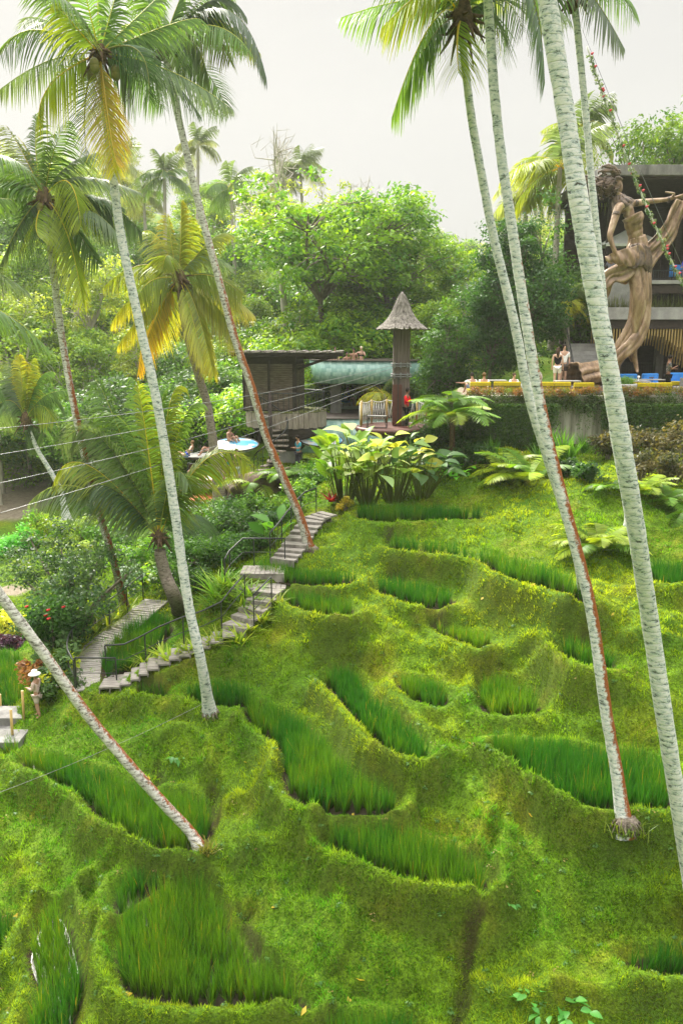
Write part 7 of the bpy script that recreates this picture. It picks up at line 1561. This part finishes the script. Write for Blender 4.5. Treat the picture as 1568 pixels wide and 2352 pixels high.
sheet('sash', [[(1484, 560, .1), (1486, 575, .15), (1489, 595, .2), (1492, 625, .2)], [(1505, 538, .1), (1512, 552, .1), (1516, 568, .15), (1518, 585, .2)], [(1527, 508, .1), (1536, 520, .05), (1543, 535, .1), (1546, 548, .2)], [(1538, 480, .1), (1548, 486, .05), (1556, 496, .1), (1562, 506, .2)], [(1550, 458, .1), (1562, 460, .05), (1576, 462, .1), (1590, 468, .2)]], .09, stt, folds=.07, nf=2, seed=2)
sheet('sash', [[(1436, 600, -.3), (1444, 610, -.5), (1452, 622, -.5), (1450, 640, -.3)], [(1412, 608, -.3), (1420, 622, -.6), (1430, 640, -.55), (1436, 655, -.3)], [(1388, 622, -.3), (1398, 632, -.6), (1408, 642, -.5), (1412, 650, -.3)], [(1372, 645, -.3), (1382, 655, -.6), (1392, 662, -.5), (1398, 668, -.2)], [(1366, 678, -.2), (1374, 682, -.4), (1384, 684, -.3), (1390, 684, -.1)]], .09, stt, folds=.08, nf=2, seed=4)
# headdress, hair, necklace and bangles
b = MB(); c0 = q(1397, 427, .08); rs = np.random.default_rng(6)
for k in range(90):
    d = unit(rs.normal(0, 1, 3) * [1, .8, .9] + [-.35, 0, .1]); p = c0 + d * rs.uniform(.30, .62) * np.array([.95, .7, 1.0]); a0 = rs.uniform(0, 6.28); r_ = rs.uniform(.07, .16); t1 = unit(np.cross(d, rs.normal(0, 1, 3))); t2 = np.cross(d, t1)
    b.tube([p + (t1 * math.cos(a0 + s * 5) + t2 * math.sin(a0 + s * 5)) * r_ * (1 - .75 * s) + d * .06 * s for s in np.linspace(0, 1, 8)], [.045 - .02 * s for s in np.linspace(0, 1, 8)], 6)
b.ball(tuple(c0), .36, 3, (1, .8, 1.0))
for k in range(26):
    s = k / 25; p = q(1396 - 52 * s + 0, 418 + 20 * math.sin(6 * s) * .3 + rs.normal(0, 6), .1 + rs.normal(0, .12)); p2 = p + np.array([-.5, rs.normal(0, .1), rs.normal(0, .12)]); b.tube([p, (p + p2) / 2 + [0, 0, .06 * rs.normal()], p2], [.07, .06, .02], 6)
b.build('hair', m_bronze_d, stt)
b = MB(); cr = q(1414, 405, -.02)
for (du, dv, r1) in [(-20, -24, .06), (-12, -26, .07), (-28, -12, .06), (-4, -20, .06), (-18, -14, .08)]:
    e = q(1408 + du, 405 + dv, -.1); m_ = (cr + e) / 2 + np.array([.05, -.1, .1]); b.tube([cr, m_, e, e + np.array([-.12, 0, -.02]), e + np.array([-.12, 0, -.12])], [r1 * 1.5, r1 * 1.3, r1, r1 * .8, r1 * .5], 8)
P = [q(1412, 408, -.3), q(1420, 408, -.28), q(1427, 412, -.1)]; b.tube(P, [.06, .08, .06], 8)
fc = q(1419, 396, -.25)
for k in range(6): b.ball(tuple(fc + np.array([math.cos(k * 1.047), 0, math.sin(k * 1.047)]) * .09), .055, 2)
b.ball(tuple(fc), .06, 2); b.build('headdress', m_bronze_d, stt)
wrap('collar', [(1420, 450, -.05, 9, .20), (1422, 460, -.05, 14, .32), (1427, 470, -.05, 20, .44), (1432, 478, -.05, 22, .44)], m_bronze_d, folds=.07, nf=11)
wrap('bangle', [(1414, 489, -.52, 5.2, .15), (1412, 496, -.56, 5.4, .16)], m_bronze_d, folds=.08, nf=9, nv=8)
wrap('bangle', [(1456, 467, .36, 4.5, .17), (1462, 466.5, .37, 4.5, .17)], m_bronze_d, folds=.08, nf=9, nv=8); wrap('bangle', [(1532, 459, .33, 3.6, .12), (1536, 458, .32, 3.6, .12)], m_bronze_d, folds=.08, nf=9, nv=8)
for s in (-1, 1): b = MB(); b.ball((0, 0, 0), .03, 2, (1.3, 1, .7)); b.build('eye', m_bronze_d, stt, q(1424, 424, -.13 + .13 * s - .1))
# the trumpet of cloth lying at its foot
wrap('trailing_cloth', [(1400, 850, .2, 30, .5), (1372, 855, 0, 24, .55), (1345, 858, -.2, 24, .62), (1322, 862, -.4, 26, .66), (1312, 864, -.5, 30, .72)], folds=.12, nf=4, seed=2)
b = MB(); b.box(-1.2, 1.6, -.8, .9, 0, .35, .05); b.build('plinth', m_conc_d, stt, q(1400, 905, .3) * np.array([1, 1, 0]))

# ------------------------------------------------------------------ people
def look(dx, dy): return math.atan2(-dx, dy)            # yaw for a figure that faces (dx, dy)
def at_floor(u, D, z): return (Xd(u, D), D, z)
zp = tz + .0
person(at_floor(934, TD - 1.0, zp), look(.9, -.4), 'person in a red jacket standing on the platform beside the post', 'stand', ('hold', 'hold'), 'brown', (.62, .012, .02), (.012, .012, .014), legs='long', sleeves='long')
gz = rg
person(at_floor(1276, 37.2, gz + .362), look(.25, 1), 'woman in a black top and white shorts seen from behind, next to a man', 'stand', ('down', 'down'), 'fair', (.012, .012, .013), (.75, .74, .70), (.05, .028, .018), True, sleeves='none', legs='wide')
person(at_floor(1290, 37.9, gz + .362), look(-.1, -1), 'bearded man in a white t-shirt and dark shorts facing the woman', 'stand', ('down', 'down'), 'fair', (.78, .78, .76), (.07, .055, .05), (.03, .02, .015), sc=1.08)
person(at_floor(1530, 36.1, gz), look(1, -.15), 'man in a black and white printed shirt standing at the right', 'stand', ('front', 'hold'), 'brown', None, (.012, .012, .014), legs='long', pattern=m_pattern, sc=1.02)
person(at_floor(1084, 36.5, gz + .06), look(-.3, 1), 'seated man in white t-shirt with dark strap, far left of the hedge', 'perch', ('wide', 'rest'), 'tan', (.78, .78, .77), (.10, .12, .16), sc=1.0)
person(at_floor(1110, 36.4, gz + .06), look(.15, 1), 'seated person in a white printed t-shirt seen from behind', 'perch', ('rest', 'rest'), 'tan', (.80, .80, .79), (.08, .16, .45), (.16, .10, .05))
person(at_floor(1177, 37.4, gz + .06), look(.2, -1), 'boy in a white t-shirt seated facing the camera at the grey table', 'perch', ('rest', 'rest'), 'fair', (.80, .80, .79), (.2, .2, .22), (.08, .05, .03), sc=.95)
person(at_floor(1240, 37.0, gz + .06), look(-.8, .4), 'person in a grey beige headscarf bending by the twin trunks', 'perch', ('rest', 'rest'), 'tan', (.40, .34, .31), (.25, .22, .2), (.38, .32, .29), True, sleeves='long', legs='long')
person((Xd(1553, 42.9), 42.9, rg + zz(641)), look(-.5, -1), 'person in a purple top sitting on the upper terrace, hand to face', 'sit', ('face', 'rest'), 'tan', (.10, .09, .55), (.6, .55, .55), True and (.02, .015, .012), True, sleeves='long')
sofa_up = sofa(1540, 43.2, 180, m_blue, 'blue armchair on the upper terrace beside the person in purple', .95, cat='armchair', group='blue armchairs'); sofa_up.location.z = rg + zz(641)
person((Xd(1383, 44), 44, rg + zz(640)), look(.3, 1), 'person in a grey top in the shade between trunk and statue', 'sit', ('rest', 'rest'), 'brown', (.18, .18, .22), (.05, .05, .06)); person((Xd(1396, 45), 45, rg + zz(645)), look(-.3, 1), 'dark haired person right of the one in grey, behind the statue', 'sit', ('rest', 'rest'), 'brown', (.06, .06, .07), (.05, .05, .06))
# bathers in the raised pool
for (u, dD, dz, am, sk, lab, hr, tp, lh, sc_) in [(769, 1.6, -.98, ('down', 'down'), 'fair', 'bare chested bather at the left, just over the hut roof', (.05, .03, .02), None, False, 1.0), (796, .9, -1.18, ('hold', 'hold'), 'tan', 'bather with hands together, second from the left', (.03, .02, .015), None, False, .95), (812, .8, -1.05, ('down', 'down'), 'tan', 'bare chested bather third from the left in the pool', (.03, .02, .015), None, False, 1.0), (829, .9, -.95, ('face', 'wide'), 'fair', 'bather in a dark bikini top with a pale headband, rightmost in the pool', (.55, .45, .32), (.02, .02, .02), False, 1.0)]:
    D = 47.2 + dD; person((Xd(u, D), D, zt + dz), look(.1 if u < 800 else -.2, -1), lab, 'stand', am, sk, tp, (.05, .08, .12), hr, lh, sleeves='crop', legs='brief', sc=sc_, group='bathers in the raised pool')
# round the lower decks
person(at_d(526, 1022, 39.6), look(.9, -.5), 'bare chested man sitting on the edge of the mosaic daybed', 'perch', ('rest', 'rest'), 'tan', None, (.03, .03, .035), legs='brief')
person(at_z(487, 1046, -5.74), look(-1, -.3), 'woman in a bikini sitting on the net platform with a blue bag', 'perch', ('rest', 'hold'), 'tan', (.05, .12, .5), (.05, .12, .5), (.03, .02, .015), True, sleeves='crop', legs='brief'); person(at_z(432, 1050, -5.74), look(-1, .1), 'sunbather lying on the net platform in a blue swimsuit', 'recline', ('wide', 'rest'), 'fair', (.05, .1, .5), (.05, .1, .5), (.2, .12, .06), sleeves='crop', legs='brief')
person(at_z(545, 1116, -6.45), look(.3, -.6), 'person in pale blue jeans standing on the sun deck', 'stand', ('down', 'front'), 'tan', (.03, .03, .04), (.45, .55, .68), legs='long'); person(at_z(470, 1112, -6.45), look(.8, -.4), 'reclining sunbather in pale green at the left of the sun deck', 'recline', ('rest', 'rest'), 'fair', (.35, .50, .42), (.35, .5, .42), (.3, .2, .1), True, sleeves='crop', legs='brief')
person(at_z(500, 1108, -6.45), look(.6, -.8), 'person in dark clothes sitting in the middle of the sun deck', 'sit', ('rest', 'hold'), 'tan', (.03, .03, .035), (.04, .04, .05)); person(at_z(520, 1104, -6.45), look(-.6, -.8), 'person in a green top sitting on the sun deck beside the jeans', 'sit', ('hold', 'rest'), 'tan', (.02, .30, .22), (.04, .04, .05)); person(at_z(448, 1108, -6.45), look(.8, -.8), 'bikini sunbather at the left end of the sun deck', 'recline', ('rest', 'rest'), 'tan', (.5, .3, .25), (.5, .3, .25), (.05, .03, .02), True, sleeves='crop', legs='brief')
person(at_d(686, 1082, 38.5), look(-.8, -.5), 'person in a teal shirt below the hut pedestal', 'stand', ('front', 'front'), 'tan', (.05, .28, .36), (.04, .04, .05), legs='long')
zc_ = lz + .17
sc_ = sofa(784, 52.0, 60, m_blue, 'blue armchair under the raised pool, beside the column', .95, cat='armchair', group='blue armchairs'); sc_.location.z = zc_
person((Xd(797, 52), 52.0, zc_), look(1, -.3), 'person bent over a table under the raised pool, by the blue chair', 'sit', ('front', 'front'), 'tan', None, (.04, .04, .05)); person((Xd(838, 52), 52.0, zc_), look(-1, -.3), 'bare shouldered person under the raised pool, right of the table', 'sit', ('front', 'rest'), 'tan', None, (.04, .04, .05))
table(0, 52, 'dark table under the raised pool between two seated people', .9, .7, zc_, .72, m_dark, x=Xd(818, 52))
ph = on_ground(90, 1648)
person(ph, look(-.9, .2), 'person in a white sun hat and pale dress walking below the boardwalk', 'walk', ('front', 'rest'), 'tan', sc=.82, top=(.50, .37, .32), bottom=(.50, .40, .35), hair=(.05, .03, .02), hat=(.66, .64, .58), sleeves='long', legs='wide')
# ------------------------------------------------------------------ daylight: thin bright overcast, hazy sun behind the trees on the left
SUN_EL, SUN_AZ = R(42), R(-28)           # azimuth from +Y (ahead) towards -X
w = bpy.data.worlds.new('World'); scene.world = w; w.use_nodes = True
nt = w.node_tree; N = nt.nodes; L = nt.links; N.clear()
out = N.new('ShaderNodeOutputWorld'); bg = N.new('ShaderNodeBackground'); bg.inputs['Strength'].default_value = 1.0
sky = N.new('ShaderNodeTexSky'); sky.sky_type = 'NISHITA'; sky.sun_disc = False; sky.sun_elevation = SUN_EL; sky.sun_rotation = SUN_AZ; sky.dust_density = 4.0
mulk = N.new('ShaderNodeVectorMath'); mulk.operation = 'SCALE'; mulk.inputs[3].default_value = 0.08; L.new(sky.outputs[0], mulk.inputs[0])
tc = N.new('ShaderNodeTexCoord'); sx = N.new('ShaderNodeSeparateXYZ'); L.new(tc.outputs['Generated'], sx.inputs[0])
cl = ramp(N, [(.0, (.20, .22, .17)), (.02, (.385, .38, .365)), (.50, (.395, .39, .375)), (.95, (.55, .54, .525))]); L.new(sx.outputs[2], cl.inputs[0])
zen = N.new('ShaderNodeMapRange'); zen.interpolation_type = 'SMOOTHSTEP'; zen.inputs['From Min'].default_value = .42; zen.inputs['From Max'].default_value = .95
zen.inputs['To Min'].default_value = 1.0; zen.inputs['To Max'].default_value = SKY_ZENITH; L.new(sx.outputs[2], zen.inputs['Value'])
cs = N.new('ShaderNodeVectorMath'); cs.operation = 'SCALE'; L.new(cl.outputs[0], cs.inputs[0]); L.new(zen.outputs[0], cs.inputs[3])
cn = noise(N, L, 2.2, 5, .6, tc.outputs['Generated'])
cf = N.new('ShaderNodeMapRange'); cf.inputs['To Min'].default_value = .93; cf.inputs['To Max'].default_value = 1.0; L.new(cn.outputs[0], cf.inputs['Value'])
mixs = N.new('ShaderNodeMix'); mixs.data_type = 'RGBA'; L.new(cf.outputs[0], mixs.inputs[0]); L.new(mulk.outputs[0], mixs.inputs[6]); L.new(cs.outputs[0], mixs.inputs[7])
L.new(mixs.outputs[2], bg.inputs['Color']); L.new(bg.outputs[0], out.inputs['Surface'])
sl = bpy.data.lights.new('sun', 'SUN'); sl.energy = SUN_STR; sl.angle = R(16); sl.color = (1.0, .95, .84)
so = bpy.data.objects.new('sun', sl); COL.objects.link(so)
dv = Vector((math.sin(SUN_AZ) * math.cos(SUN_EL), math.cos(SUN_AZ) * math.cos(SUN_EL), math.sin(SUN_EL)))
so.rotation_euler = dv.to_track_quat('Z', 'Y').to_euler(); so.location = (-30, 60, 60)
if HAZE > 0:
    b = MB(); b.box(-215, 215, -75, 225, -60, 60)
    mh, nt, N, L = nodes('haze_air'); out = N.new('ShaderNodeOutputMaterial'); pv = N.new('ShaderNodeVolumePrincipled')
    pv.inputs['Color'].default_value = (.97, .96, .92, 1); pv.inputs['Density'].default_value = HAZE; pv.inputs['Anisotropy'].default_value = .35
    L.new(pv.outputs[0], out.inputs['Volume'])
    hz = b.build('haze', mh); tagit(hz, 'pale haze hanging in the air over the valley', kind='stuff')
scene.view_settings.view_transform = 'Standard'; scene.view_settings.look = 'None'; scene.view_settings.gamma = 1.0
scene.view_settings.exposure = EXPO; scene.view_settings.use_curve_mapping = False
scene.cycles.use_denoising = True; scene.cycles.denoiser = 'OPENIMAGEDENOISE'; scene.cycles.denoising_prefilter = 'ACCURATE'; scene.cycles.denoising_input_passes = 'RGB_ALBEDO_NORMAL'
scene.cycles.max_bounces = 8; scene.cycles.diffuse_bounces = 3; scene.cycles.glossy_bounces = 3; scene.cycles.transmission_bounces = 4; scene.cycles.transparent_max_bounces = 8; scene.cycles.volume_bounces = 1
scene.cycles.caustics_reflective = False; scene.cycles.caustics_refractive = False
scene.cycles.sample_clamp_indirect = 6.0
